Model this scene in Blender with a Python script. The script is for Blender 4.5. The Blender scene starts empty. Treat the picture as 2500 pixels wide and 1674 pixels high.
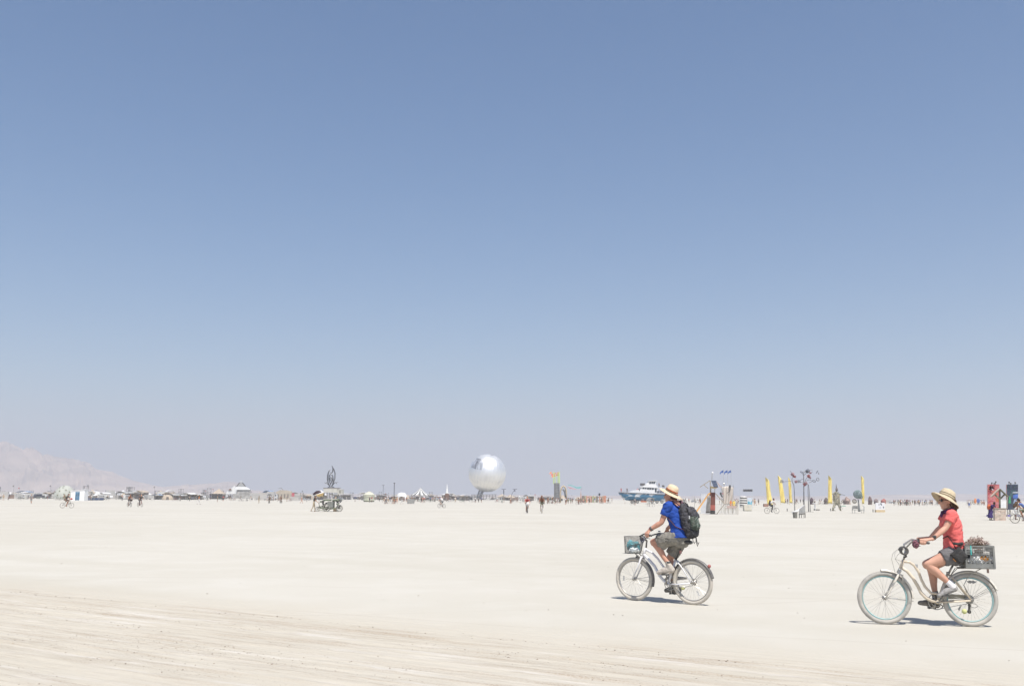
import bpy, bmesh, math, random
import numpy as np
from mathutils import Vector, Matrix, noise

random.seed(7)
V = Vector
SC = bpy.context.scene
COL = SC.collection

# ------------------------------------------------------------------ camera
FPX, CX, CY, CAM_H = 2400.0, 1250.0, 837.0, 1.6
PITCH = math.atan((1214.5 - CY) / FPX)
ROLL = 0.006
F_ = V((0, math.cos(PITCH), math.sin(PITCH)))
U0 = V((0, -math.sin(PITCH), math.cos(PITCH)))
R_ = V((1, 0, 0)) * math.cos(ROLL) + U0 * math.sin(ROLL)
U_ = U0 * math.cos(ROLL) - V((1, 0, 0)) * math.sin(ROLL)
CAMP = V((0, 0, CAM_H))
cam_d = bpy.data.cameras.new('camera')
cam = bpy.data.objects.new('camera', cam_d)
COL.objects.link(cam)
mw = Matrix.Identity(4)
for i_ in range(3):
    mw[i_][0], mw[i_][1], mw[i_][2], mw[i_][3] = R_[i_], U_[i_], -F_[i_], CAMP[i_]
cam.matrix_world = mw
cam_d.sensor_width = 36.0
cam_d.sensor_fit = 'HORIZONTAL'
cam_d.lens = 36.0 * FPX / 2500.0
cam_d.clip_start = 0.1
cam_d.clip_end = 40000
SC.camera = cam

# ------------------------------------------------------------------ light
SUN_DIR = V((0.165, -0.48, 1.0)).normalized()          # towards the sun
SUN_EL = math.asin(SUN_DIR.z)
SUN_AZ = math.atan2(SUN_DIR.x, SUN_DIR.y)             # clockwise from +Y
world = bpy.data.worlds.new("World")
SC.world = world
world.use_nodes = True
wn = world.node_tree
wn.nodes.clear()
sky = wn.nodes.new('ShaderNodeTexSky')
sky.sky_type = 'NISHITA'
sky.sun_disc = False
sky.sun_elevation = SUN_EL
sky.sun_rotation = SUN_AZ
sky.altitude = 1200
sky.air_density = 1.1
sky.dust_density = 3.0
sky.ozone_density = 1.0
hsv = wn.nodes.new('ShaderNodeHueSaturation')
hsv.inputs['Saturation'].default_value = 1.36
bg = wn.nodes.new('ShaderNodeBackground')
bg.inputs['Strength'].default_value = 0.076
wo = wn.nodes.new('ShaderNodeOutputWorld')
wn.links.new(sky.outputs[0], hsv.inputs['Color'])
wn.links.new(hsv.outputs[0], bg.inputs['Color'])
wn.links.new(bg.outputs[0], wo.inputs[0])

sun_d = bpy.data.lights.new('sun', 'SUN')
sun_d.energy = 4.0
sun_d.angle = math.radians(0.5)
sun_d.color = (1.0, 0.955, 0.89)
sun = bpy.data.objects.new('sun', sun_d)
COL.objects.link(sun)
sun.rotation_euler = SUN_DIR.to_track_quat('Z', 'Y').to_euler()
sun.location = (0, 0, 60)

SC.view_settings.view_transform = 'Standard'
SC.view_settings.look = 'None'
SC.view_settings.gamma = 1.0
SC.view_settings.exposure = 0.64
SC.view_settings.use_curve_mapping = False
SC.render.engine = 'CYCLES'
SC.cycles.use_denoising = True
SC.cycles.max_bounces = 8
SC.cycles.volume_bounces = 1
SC.cycles.sample_clamp_indirect = 6.0

# ------------------------------------------------------------------ picture <-> place
def ray(px, py):
    return F_ + R_ * ((px - CX) / FPX) + U_ * ((CY - py) / FPX)

def ground_at(px, py):
    d = ray(px, py)
    return CAMP + d * (CAM_H / -d.z)

def at_depth(px, py, y):
    d = ray(px, py)
    return CAMP + d * (y / d.y)

def project(p):
    d = V(p) - CAMP
    z = d.dot(F_)
    return CX + FPX * d.dot(R_) / z, CY - FPX * d.dot(U_) / z

class Spot:
    """A standing place on the ground; X / Z give metres from it for a point seen in the photograph."""
    def __init__(s, px, py=None, depth=None):
        if depth is not None:
            g = at_depth(px, 1207 + 0.006 * px, depth)
            s.loc = V((g.x, g.y, 0))
            s.px, s.py = project(s.loc)
        else:
            s.loc = ground_at(px, py)
            s.px, s.py = px, py
        s.s = (s.loc - CAMP).dot(F_) / FPX
    def X(s, px): return (px - s.px) * s.s
    def Z(s, py): return s.P(s.px, py).z
    def P(s, px, py, y=0.0):
        return at_depth(px, py, s.loc.y + y) - s.loc

# ------------------------------------------------------------------ materials
def S(r, g, b):
    f = lambda c: (c / 255 / 12.92) if c / 255 <= 0.04045 else ((c / 255 + 0.055) / 1.055) ** 2.4
    return (f(r), f(g), f(b))

_MATS = {}
def mat(name, rgb, rough=0.75, metal=0.0, var=0.12, scale=9.0, dust=0.0, bump=0.0, bscale=40.0, alpha=1.0, stretch=None):
    if name in _MATS:
        return _MATS[name]
    m = bpy.data.materials.new(name)
    m.use_nodes = True
    nt = m.node_tree
    b = nt.nodes['Principled BSDF']
    b.inputs['Roughness'].default_value = rough
    b.inputs['Metallic'].default_value = metal
    tc = nt.nodes.new('ShaderNodeTexCoord')
    src = tc.outputs['Object']
    if stretch:
        mp = nt.nodes.new('ShaderNodeMapping')
        mp.inputs['Scale'].default_value = stretch
        nt.links.new(src, mp.inputs[0]); src = mp.outputs[0]
    n = nt.nodes.new('ShaderNodeTexNoise')
    n.inputs['Scale'].default_value = scale
    n.inputs['Detail'].default_value = 5
    nt.links.new(src, n.inputs['Vector'])
    r = nt.nodes.new('ShaderNodeValToRGB')
    r.color_ramp.elements[0].position = 0.3
    r.color_ramp.elements[1].position = 0.7
    r.color_ramp.elements[0].color = (*[max(0, c * (1 - var)) for c in rgb], 1)
    r.color_ramp.elements[1].color = (*[min(1, c * (1 + var)) for c in rgb], 1)
    nt.links.new(n.outputs['Fac'], r.inputs[0])
    out = r.outputs[0]
    if dust > 0:
        n2 = nt.nodes.new('ShaderNodeTexNoise')
        n2.inputs['Scale'].default_value = scale * 0.6
        n2.inputs['Detail'].default_value = 8
        nt.links.new(src, n2.inputs['Vector'])
        mr = nt.nodes.new('ShaderNodeMapRange')
        mr.inputs[1].default_value = 0.35; mr.inputs[2].default_value = 0.7
        mr.inputs[3].default_value = dust * 0.35; mr.inputs[4].default_value = min(1, dust * 1.3)
        nt.links.new(n2.outputs['Fac'], mr.inputs[0])
        mx = nt.nodes.new('ShaderNodeMix'); mx.data_type = 'RGBA'
        mx.inputs[7].default_value = (0.52, 0.48, 0.42, 1)
        nt.links.new(mr.outputs[0], mx.inputs[0]); nt.links.new(out, mx.inputs[6])
        out = mx.outputs[2]
    nt.links.new(out, b.inputs['Base Color'])
    if bump:
        n3 = nt.nodes.new('ShaderNodeTexNoise')
        n3.inputs['Scale'].default_value = bscale
        n3.inputs['Detail'].default_value = 6
        nt.links.new(src, n3.inputs['Vector'])
        bp = nt.nodes.new('ShaderNodeBump')
        bp.inputs['Strength'].default_value = bump
        bp.inputs['Distance'].default_value = 0.01
        nt.links.new(n3.outputs['Fac'], bp.inputs['Height'])
        nt.links.new(bp.outputs[0], b.inputs['Normal'])
    if alpha < 1:
        b.inputs['Alpha'].default_value = alpha
    _MATS[name] = m
    return m

# ------------------------------------------------------------------ mesh building
def _ring(n):
    return [(math.cos(2 * math.pi * i / n), math.sin(2 * math.pi * i / n)) for i in range(n)]

class MB:
    def __init__(s):
        s.v, s.f, s.m = [], [], []
        s.mi = 0
    def add(s, vs, fs):
        o = len(s.v)
        s.v.extend([tuple(p) for p in vs])
        for f in fs:
            s.f.append(tuple(i + o for i in f)); s.m.append(s.mi)
        return s
    def box(s, c, size, rot=None):
        hx, hy, hz = size[0] / 2, size[1] / 2, size[2] / 2
        vs = [V((x, y, z)) for z in (-hz, hz) for y in (-hy, hy) for x in (-hx, hx)]
        if rot is not None: vs = [rot @ p for p in vs]
        c = V(c)
        return s.add([p + c for p in vs], [(0, 2, 3, 1), (4, 5, 7, 6), (0, 1, 5, 4), (2, 6, 7, 3), (0, 4, 6, 2), (1, 3, 7, 5)])
    def bar(s, a, b, w, d=None, ref=(0, 1, 0)):
        """square bar from a to b, w across, d along ref"""
        a, b = V(a), V(b); d = d or w
        t = (b - a).normalized(); r = V(ref)
        if abs(t.dot(r)) > 0.95: r = V((1, 0, 0))
        q = (r - t * t.dot(r)).normalized(); p = t.cross(q)
        vs = [e + p * (w / 2 * i) + q * (d / 2 * j) for e in (a, b) for i, j in ((-1, -1), (1, -1), (1, 1), (-1, 1))]
        return s.add(vs, [(3, 2, 1, 0), (4, 5, 6, 7), (0, 1, 5, 4), (1, 2, 6, 5), (2, 3, 7, 6), (3, 0, 4, 7)])
    def tube(s, pts, r, n=8, closed=False, caps=True, up=None, b=None, round_ends=False):
        """r: radius or list; b: second radius or list (along 'up')."""
        pts = [V(p) for p in pts]
        k = len(pts)
        ra = list(r) if isinstance(r, (list, tuple)) else [r] * k
        rb = (list(b) if isinstance(b, (list, tuple)) else [b] * k) if b is not None else list(ra)
        if round_ends and not closed:
            t0 = (pts[0] - pts[1]).normalized(); t1 = (pts[-1] - pts[-2]).normalized()
            m0, m1 = min(ra[0], rb[0]), min(ra[-1], rb[-1])
            pre, post = [], []
            for a in (0.35, 0.7, 0.94, 1.0):
                cs = math.sqrt(max(0.0004, 1 - a * a))
                pre.insert(0, (pts[0] + t0 * m0 * a, ra[0] * cs, rb[0] * cs))
                post.append((pts[-1] + t1 * m1 * a, ra[-1] * cs, rb[-1] * cs))
            pts = [p[0] for p in pre] + pts + [p[0] for p in post]
            ra = [p[1] for p in pre] + ra + [p[1] for p in post]
            rb = [p[2] for p in pre] + rb + [p[2] for p in post]
            k = len(pts)
        tan = []
        for i in range(k):
            if closed: t = pts[(i + 1) % k] - pts[i - 1]
            else: t = pts[min(i + 1, k - 1)] - pts[max(i - 1, 0)]
            tan.append(t.normalized() if t.length > 1e-9 else V((0, 0, 1)))
        if up is None:
            u = V((0, 1, 0)) if abs(tan[0].y) < 0.9 else V((1, 0, 0))
        else: u = V(up)
        vs = []
        for i in range(k):
            t = tan[i]
            u2 = u - t * u.dot(t)
            if u2.length < 1e-6: u2 = V((t.y, t.z, t.x)); u2 -= t * u2.dot(t)
            u2.normalize()
            if up is None: u = u2
            w = t.cross(u2)
            for c_, s_ in _ring(n): vs.append(pts[i] + w * (ra[i] * c_) + u2 * (rb[i] * s_))
        fs = []
        for i in range(k if closed else k - 1):
            a, c = i * n, ((i + 1) % k) * n
            for j in range(n):
                j2 = (j + 1) % n
                fs.append((a + j, a + j2, c + j2, c + j))
        if caps and not closed:
            fs.append(tuple(reversed(range(n)))); fs.append(tuple((k - 1) * n + j for j in range(n)))
        return s.add(vs, fs)
    def cap(s, a, b, r0, r1, n=10):
        a, b = V(a), V(b)
        if (b - a).length < 1e-4: b = a + V((0, 0, 1e-3))
        return s.tube([a, b], [r0, r1], n, round_ends=True)
    def ball(s, c, r, nu=12, nv=8, rot=None):
        r = r if isinstance(r, (list, tuple)) else (r, r, r)
        c = V(c); vs = [V((0, 0, -r[2]))]
        for j in range(1, nv):
            a = -math.pi / 2 + math.pi * j / nv
            for x, y in _ring(nu): vs.append(V((x * r[0] * math.cos(a), y * r[1] * math.cos(a), r[2] * math.sin(a))))
        vs.append(V((0, 0, r[2])))
        if rot is not None: vs = [rot @ p for p in vs]
        fs = [(0, 1 + (i + 1) % nu, 1 + i) for i in range(nu)]
        for j in range(nv - 2):
            a = 1 + j * nu
            for i in range(nu): fs.append((a + i, a + (i + 1) % nu, a + nu + (i + 1) % nu, a + nu + i))
        l = 1 + (nv - 2) * nu
        fs += [(l + i, l + (i + 1) % nu, l + nu) for i in range(nu)]
        return s.add([p + c for p in vs], fs)
    def lathe(s, prof, n=24, c=(0, 0, 0), rot=None, arc=None):
        c = V(c); k = len(prof); vs = []
        for r, z in prof:
            for i in range(n):
                a = 2 * math.pi * i / n
                p = V((r * math.cos(a), r * math.sin(a), z))
                if rot is not None: p = rot @ p
                vs.append(p + c)
        fs = []
        for j in range(k - 1):
            for i in range(n):
                i2 = (i + 1) % n
                fs.append((j * n + i, j * n + i2, (j + 1) * n + i2, (j + 1) * n + i))
        return s.add(vs, fs)
    def ring(s, c, R, r, axis=(0, 1, 0), n=40, k=8, b=None, a0=0.0, a1=None, ref=(0, 0, 1)):
        ax = V(axis).normalized(); e = V(ref); e = (e - ax * e.dot(ax)).normalized(); g = ax.cross(e); c = V(c)
        closed = a1 is None
        m = n if closed else n + 1
        span = 2 * math.pi if closed else (a1 - a0)
        pts = [c + (e * math.cos(a0 + span * i / n) + g * math.sin(a0 + span * i / n)) * R for i in range(m)]
        return s.tube(pts, r, k, closed=closed, up=ax, b=b)
    def prism(s, poly, ext):
        poly = [V(p) for p in poly]; e = V(ext); n = len(poly)
        fs = [tuple(range(n)), tuple(reversed(range(n, 2 * n)))]
        fs += [((i + 1) % n, i, n + i, n + (i + 1) % n) for i in range(n)]
        return s.add(poly + [p + e for p in poly], fs)
    def mesh(s, name, mats, smooth=False):
        me = bpy.data.meshes.new(name)
        me.from_pydata(s.v, [], s.f)
        mats = mats if isinstance(mats, (list, tuple)) else [mats]
        for m in mats: me.materials.append(m)
        if len(mats) > 1: me.polygons.foreach_set('material_index', s.m)
        if smooth: me.polygons.foreach_set('use_smooth', [True] * len(me.polygons))
        bm = bmesh.new(); bm.from_mesh(me)
        bmesh.ops.recalc_face_normals(bm, faces=bm.faces)
        bm.to_mesh(me); bm.free()
        me.update()
        return me
    def build(s, name, mats, parent=None, smooth=False, loc=None):
        o = bpy.data.objects.new(name, s.mesh(name, mats, smooth))
        COL.objects.link(o)
        if parent is not None: o.parent = parent
        if loc is not None: o.location = loc
        return o

def put(name, me, parent=None, loc=None, rotz=0.0):
    o = bpy.data.objects.new(name, me)
    COL.objects.link(o)
    if parent is not None: o.parent = parent
    if loc is not None: o.location = loc
    o.rotation_euler = (0, 0, rotz)
    return o

def tag(o, label=None, cat=None, group=None, kind=None):
    if label: o['label'] = label
    if cat: o['category'] = cat
    if group: o['group'] = group
    if kind: o['kind'] = kind
    return o

def thing(name, label, cat, loc=(0, 0, 0), rotz=0.0, group=None):
    o = bpy.data.objects.new(name, None)
    COL.objects.link(o)
    o.empty_display_size = 0.2
    o.location = loc
    o.rotation_euler = (0, 0, rotz)
    return tag(o, label, cat, group)

def dup(root, loc, rotz=0.0, label=None, group=None, scale=None):
    def rec(o, parent):
        c = o.copy(); COL.objects.link(c)
        if parent is not None: c.parent = parent
        for ch in list(o.children): rec(ch, c)
        return c
    c = rec(root, None)
    c.location = loc; c.rotation_euler = (0, 0, rotz)
    if scale is not None: c.scale = scale
    if label: c['label'] = label
    if group: c['group'] = group
    return c

def remeshed(mb, voxel, it=4, fac=0.5, disp=None):
    me = mb.mesh('tmp', [], False)
    o = bpy.data.objects.new('tmp', me); COL.objects.link(o)
    md = o.modifiers.new('r', 'REMESH'); md.mode = 'VOXEL'; md.voxel_size = voxel; md.adaptivity = 0
    if it:
        sm = o.modifiers.new('s', 'SMOOTH'); sm.iterations = it; sm.factor = fac
    bpy.context.view_layer.update()
    dg = bpy.context.evaluated_depsgraph_get()
    out = bpy.data.meshes.new_from_object(o.evaluated_get(dg))
    bpy.data.objects.remove(o); bpy.data.meshes.remove(me)
    if disp:
        for vt in out.vertices:
            vt.co += vt.normal * disp(vt.co)
    out.polygons.foreach_set('use_smooth', [True] * len(out.polygons))
    out.update()
    return out

def soft(name, mb, m, voxel, parent=None, it=4, disp=None):
    me = remeshed(mb, voxel, it, disp=disp)
    me.name = name; me.materials.clear(); me.materials.append(m)
    return put(name, me, parent)
# ------------------------------------------------------------------ the setting
TV = V((0.53, 0.848, 0)).normalized()        # across the vehicle tracks
TU = V((0.848, -0.53, 0)).normalized()       # along them

def ground_material():
    m = bpy.data.materials.new('playa_dust'); m.use_nodes = True
    nt = m.node_tree; N = nt.nodes.new; L = nt.links.new
    b = nt.nodes['Principled BSDF']
    b.inputs['Roughness'].default_value = 0.95
    b.inputs['Specular IOR Level'].default_value = 0.15
    geo = N('ShaderNodeNewGeometry')
    def dot(vec):
        n = N('ShaderNodeVectorMath'); n.operation = 'DOT_PRODUCT'
        n.inputs[1].default_value = vec; L(geo.outputs['Position'], n.inputs[0]); return n.outputs['Value']
    def noise_(vec, scale, detail=6, rough=0.55):
        n = N('ShaderNodeTexNoise'); n.inputs['Scale'].default_value = scale
        n.inputs['Detail'].default_value = detail; n.inputs['Roughness'].default_value = rough
        L(vec, n.inputs['Vector']); return n.outputs['Fac']
    def rng(v, a, c, d=0.0, e=1.0):
        n = N('ShaderNodeMapRange'); n.interpolation_type = 'SMOOTHSTEP'
        n.inputs[1].default_value = a; n.inputs[2].default_value = c
        n.inputs[3].default_value = d; n.inputs[4].default_value = e
        L(v, n.inputs[0]); return n.outputs[0]
    def math_(op, a, c):
        n = N('ShaderNodeMath'); n.operation = op
        for i, q in enumerate((a, c)):
            if isinstance(q, (int, float)): n.inputs[i].default_value = q
            else: L(q, n.inputs[i])
        return n.outputs[0]
    def mix(f, a, c):
        n = N('ShaderNodeMix'); n.data_type = 'RGBA'
        if isinstance(f, float): n.inputs[0].default_value = f
        else: L(f, n.inputs[0])
        for i, q in ((6, a), (7, c)):
            if isinstance(q, tuple): n.inputs[i].default_value = (*q, 1)
            else: L(q, n.inputs[i])
        return n.outputs[2]
    pos = geo.outputs['Position']
    u, v = dot(TU), dot(TV)
    def uv(su, sv, off=0.0):
        c = N('ShaderNodeCombineXYZ')
        L(math_('MULTIPLY', u, su), c.inputs[0]); L(math_('MULTIPLY', v, sv), c.inputs[1])
        c.inputs[2].default_value = off; return c.outputs[0]
    big = noise_(pos, 0.06, 4)
    mid = noise_(pos, 0.7, 6)
    fine = noise_(pos, 34.0, 5, 0.7)
    drift = noise_(uv(0.05, 0.5, 3.0), 1.0, 5)
    base = mix(rng(big, 0.3, 0.7), (0.515, 0.491, 0.432), (0.472, 0.446, 0.382))
    base = mix(math_('MULTIPLY', rng(mid, 0.42, 0.72), 0.32), base, (0.565, 0.547, 0.500))
    base = mix(math_('MULTIPLY', rng(drift, 0.5, 0.7), 0.35), base, (0.440, 0.413, 0.345))
    # the driven band
    wob = math_('MULTIPLY', math_('SUBTRACT', noise_(uv(0.12, 0.12, 5.0), 1.0, 3), 0.5), 2.2)
    vv = math_('ADD', v, wob)
    band = math_('SUBTRACT', 1.0, rng(vv, 9.2, 10.2))
    edge = math_('SUBTRACT', 1.0, rng(math_('ABSOLUTE', math_('SUBTRACT', vv, 9.75), 0), 0.02, 0.75))
    wide = math_('SUBTRACT', 1.0, rng(vv, 9.4, 12.6))
    base = mix(math_('MULTIPLY', wide, 0.62), base, (0.470, 0.425, 0.345))
    st1 = rng(noise_(uv(0.30, 5.0, 1.0), 1.0, 9, 0.66), 0.47, 0.66)
    st2 = rng(noise_(uv(0.9, 19.0, 2.0), 1.0, 8, 0.72), 0.50, 0.66)
    st3 = rng(noise_(uv(0.40, 4.5, 9.0), 1.0, 7, 0.62), 0.52, 0.70)
    gr = rng(noise_(uv(34.0, 60.0, 6.0), 1.0, 4, 0.75), 0.42, 0.62)
    lo = rng(noise_(uv(0.25, 0.9, 12.0), 1.0, 4), 0.30, 0.54)
    streak = math_('MULTIPLY', math_('ADD', math_('MULTIPLY', st1, 0.75), math_('MULTIPLY', st2, 0.75)), lo)
    streak = math_('MULTIPLY', streak, band)
    streak = math_('ADD', streak, math_('MULTIPLY', math_('MULTIPLY', edge, math_('MULTIPLY', rng(noise_(uv(0.45, 8.0, 4.0), 1.0, 9, 0.68), 0.46, 0.64), rng(noise_(uv(0.3, 0.3, 31.0), 1.0, 4), 0.38, 0.60))), 0.95))
    dk = math_('MULTIPLY', streak, math_('ADD', math_('MULTIPLY', gr, 1.05), 0.14))
    base = mix(math_('MULTIPLY', math_('MINIMUM', dk, 1.0), 0.85), base, (0.295, 0.215, 0.148))
    base = mix(math_('MULTIPLY', math_('MULTIPLY', st3, band), 0.55), base, (0.585, 0.560, 0.520))
    # single bicycle tracks crossing the flat
    for k_, (ax_, ay_, c_, w_) in enumerate(((0.20, 0.98, 17.5, .035), (-0.10, 0.995, 21.0, .04), (0.42, 0.907, 23.5, .04), (-0.28, 0.96, 14.2, .03), (0.05, 0.999, 29.0, .05), (0.33, 0.944, 12.3, .03))):
        dd = math_('ADD', math_('SUBTRACT', dot((ax_, ay_, 0)), c_), math_('MULTIPLY', math_('SUBTRACT', noise_(uv(0.09, 0.09, 40.0 + k_ * 7), 1.0, 2), 0.5), 3.0))
        ln = math_('MULTIPLY', math_('SUBTRACT', 1.0, rng(math_('ABSOLUTE', dd, 0), w_ * .4, w_ * 1.3)), rng(noise_(uv(0.5, 0.5, 80.0 + k_), 1.0, 5), 0.36, 0.62))
        base = mix(math_('MULTIPLY', ln, 0.42), base, (0.385, 0.345, 0.285))
    # far, faint vehicle lanes
    lane = rng(noise_(uv(0.012, 0.22, 20.0), 1.0, 5), 0.52, 0.70)
    base = mix(math_('MULTIPLY', lane, 0.22), base, (0.405, 0.365, 0.305))
    base = mix(math_('MULTIPLY', rng(fine, 0.35, 0.75), 0.14), base, (0.36, 0.325, 0.275))
    L(base, b.inputs['Base Color'])
    bp = N('ShaderNodeBump'); bp.inputs['Strength'].default_value = 0.5; bp.inputs['Distance'].default_value = 0.012
    h = math_('ADD', math_('MULTIPLY', fine, 0.5), math_('MULTIPLY', streak, 0.8))
    L(h, bp.inputs['Height']); L(bp.outputs[0], b.inputs['Normal'])
    return m

M_GROUND = ground_material()
mb = MB()
ring_r = [0.0, 6, 30, 120, 500, 2000, 9800]
vs, fs = [V((0, 0, 0))], []
NSEG = 96
for r in ring_r[1:]:
    vs += [V((x * r, y * r, 0)) for x, y in _ring(NSEG)]
fs += [(0, 1 + i, 1 + (i + 1) % NSEG) for i in range(NSEG)]
for k in range(len(ring_r) - 2):
    a = 1 + k * NSEG
    fs += [(a + i, a + NSEG + i, a + NSEG + (i + 1) % NSEG, a + (i + 1) % NSEG) for i in range(NSEG)]
mb.add(vs, fs)
tag(mb.build('ground', M_GROUND), 'pale cracked-dry dust flat reaching to the horizon', kind='structure')

# the driven band in the foreground: ruts with real depth, one sheet just above the flat
def rut(u, v):
    a = noise.noise(V((u * 0.25, v * 3.2, 1.3)))
    b = noise.noise(V((u * 0.7, v * 9.0, 4.1)))
    c = noise.noise(V((u * 5.0, v * 7.0, 8.0)))
    d = noise.noise(V((u * 14.0, v * 18.0, 2.0)))
    e = noise.noise(V((u * 1.1, v * 19.0, 6.6)))
    return 0.014 * a + 0.010 * b + 0.008 * e + 0.005 * c + 0.004 * d
nu_, nv_ = 560, 420
u0, u1, v0, v1 = -17.0, 14.0, 2.2, 11.4
mb = MB(); vs, fs = [], []
for j in range(nv_ + 1):
    v = v0 + (v1 - v0) * j / nv_
    for i in range(nu_ + 1):
        u = u0 + (u1 - u0) * i / nu_
        e = min(1.0, (v1 - v) / 2.4, (v - v0) / 1.0, (u - u0) / 2, (u1 - u) / 2)
        p = TU * u + TV * v
        vs.append((p.x, p.y, 0.004 + max(0.0, e) * max(-0.0, rut(u, v) + 0.012)))
w_ = nu_ + 1
fs = [(j * w_ + i, j * w_ + i + 1, (j + 1) * w_ + i + 1, (j + 1) * w_ + i) for j in range(nv_) for i in range(nu_)]
mb.add(vs, fs)
tag(mb.build('tire_tracks', M_GROUND, smooth=True), 'band of parallel tyre tracks pressed into the dust', kind='structure')

# crumbs of dried mud thrown up along the tracks
mb = MB()
OCT = [V((1, 0, 0)), V((-1, 0, 0)), V((0, 1, 0)), V((0, -1, 0)), V((0, 0, 1)), V((0, 0, -1))]
OF = [(0, 2, 4), (2, 1, 4), (1, 3, 4), (3, 0, 4), (2, 0, 5), (1, 2, 5), (3, 1, 5), (0, 3, 5)]
rc = random.Random(3)
lines = [rc.uniform(3.2, 9.8) for _ in range(26)]
for k in range(14000):
    v = rc.choice(lines) + rc.gauss(0, 0.07)
    u = rc.uniform(-16, 13)
    if noise.noise(V((u * 0.3, v * 2.0, 7))) < -0.05: continue
    p = TU * u + TV * v
    r = 0.0035 + 0.009 * rc.random() ** 4
    z = 0.004 + max(0, rut(u, v) + 0.012)
    mb.add([V((p.x, p.y, z)) + V((q.x * r * rc.uniform(.6, 1.4), q.y * r * rc.uniform(.6, 1.4), q.z * r * rc.uniform(.4, .9))) for q in OCT], OF)
for k in range(420):
    y = rc.uniform(10, 40); x = rc.uniform(-0.5, 0.5) * y * 1.1
    r = 0.004 + 0.011 * rc.random() ** 4
    mb.add([V((x, y, 0.004)) + V((q.x * r * rc.uniform(.6, 1.6), q.y * r * rc.uniform(.6, 1.4), q.z * r * .5)) for q in OCT], OF)
tag(mb.build('soil_crumbs', mat('mud_crumb', (0.25, 0.21, 0.17), 0.95, var=0.3, scale=3.0)), 'small crumbs of dried mud scattered along the tracks', kind='stuff')

# hills on the far side of the flat
def ridge(px):
    pts = [(-1600, 100), (-900, 124), (-400, 112), (-120, 122), (0, 126), (35, 121), (70, 115), (110, 98), (150, 90), (200, 83), (235, 64), (262, 58), (300, 44), (340, 33), (400, 22), (470, 30),
           (520, 34), (555, 42), (575, 38), (610, 18), (660, 14), (760, 10), (900, 8), (1300, 9), (1640, 8), (1760, 11), (1900, 10), (2050, 11), (2200, 16), (2350, 18), (2500, 17), (2800, 50), (3400, 70)]
    for (a, h), (b, g) in zip(pts, pts[1:]):
        if a <= px <= b:
            t = (px - a) / (b - a); t = t * t * (3 - 2 * t) * .5 + t * .5
            return h + (g - h) * t
    return 30
def spur(px):
    pts = [(-400, 60), (-60, 58), (10, 52), (72, 70), (100, 62), (140, 34), (190, 16), (260, 8), (330, 4)]
    for (a, h), (b, g) in zip(pts, pts[1:]):
        if a <= px <= b: return h + (g - h) * (px - a) / (b - a)
    return 0
mb = MB(); vs, fs = [], []
NP, NR = 900, 80
for i in range(NP + 1):
    px = -1200 + 4400 * i / NP
    d = ray(px, 1207 + .006 * px); d = V((d.x, d.y, 0))
    for j in range(NR + 1):
        t = j / NR
        y = 3900 + 1900 * t
        prof = math.sin(min(1, t / 0.72) * math.pi / 2) ** 1.5 if t < 0.72 else max(0, 1 - ((t - .72) / .28) ** 2)
        s1 = math.exp(-((t - 0.26) / 0.14) ** 2)
        h = ridge(px) * (.94 if px < 460 else .85) / FPX * 5268 * prof
        sp_ = spur(px) / FPX * 4394 * s1; front = sp_ > h; h = max(h, sp_)
        wx = px + 70 * t + 45 * noise.noise(V((px * .012, t * 4, 2)))
        q = V((wx * 0.020, t * 2.2, 0.5))
        rough = abs(noise.noise(q)) * 0.55 + abs(noise.noise(V((wx * .055, t * 4.5, 3)))) * 0.34 + abs(noise.noise(V((wx * .13, t * 9, 7)))) * 0.18
        h *= 1.10 - (0.60 if front else 0.95) * rough * (1.30 - prof * .95)
        p = d * (y / d.y)
        vs.append((p.x, p.y, h - (4 if j in (0, NR) else 0)))
w_ = NR + 1
fs = [(i * w_ + j, (i + 1) * w_ + j, (i + 1) * w_ + j + 1, i * w_ + j + 1) for i in range(NP) for j in range(NR)]
mb.add(vs, fs)
M_HILL = mat('dry_hillside', (0.41, 0.305, 0.225), 0.95, var=0.28, scale=0.006, bump=0.0, stretch=(1, .5, 2.2))
tag(mb.build('hills', M_HILL, smooth=False), 'bare dry hills fading into the haze along the horizon', kind='structure')

# the dusty air
hm = bpy.data.materials.new('dusty_air'); hm.use_nodes = True
hn = hm.node_tree
hn.nodes.remove(hn.nodes['Principled BSDF'])
pv = hn.nodes.new('ShaderNodeVolumePrincipled')
pv.inputs['Color'].default_value = (0.69, 0.72, 0.80, 1)
pv.inputs['Density'].default_value = 2.9e-4
pv.inputs['Anisotropy'].default_value = 0.25
hn.links.new(pv.outputs[0], hn.nodes['Material Output'].inputs['Volume'])
mb = MB(); mb.box((0, 0, 239), (20600, 20600, 480))
tag(mb.build('haze', hm), 'pale dusty air over the whole flat', kind='stuff')
# ------------------------------------------------------------------ shared materials
M_SKIN_M = mat('tanned_skin', S(188, 140, 118), 0.6, var=0.10, scale=14, bump=0.05, bscale=120)
M_SKIN_W = mat('light_tan_skin', S(196, 150, 128), 0.6, var=0.10, scale=14, bump=0.05, bscale=120)
M_BLUE = mat('blue_tee', (0.011, 0.055, 0.29), 0.9, var=0.26, scale=10, bump=0.25, bscale=22)
M_CORAL = mat('coral_tee', (0.66, 0.13, 0.12), 0.9, var=0.2, scale=9, bump=0.25, bscale=22)
M_SHORT_M = mat('grey_cargo_cloth', (0.20, 0.19, 0.165), 0.95, var=0.35, scale=16, dust=0.12, bump=0.3, bscale=26)
M_SHORT_W = mat('charcoal_shorts_cloth', (0.115, 0.112, 0.12), 0.95, var=0.2, scale=16, dust=0.08, bump=0.3, bscale=26)
M_STRAW = mat('straw', (0.64, 0.51, 0.35), 0.85, var=0.16, scale=30, stretch=(1, 1, 9), bump=0.3, bscale=160)
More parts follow.
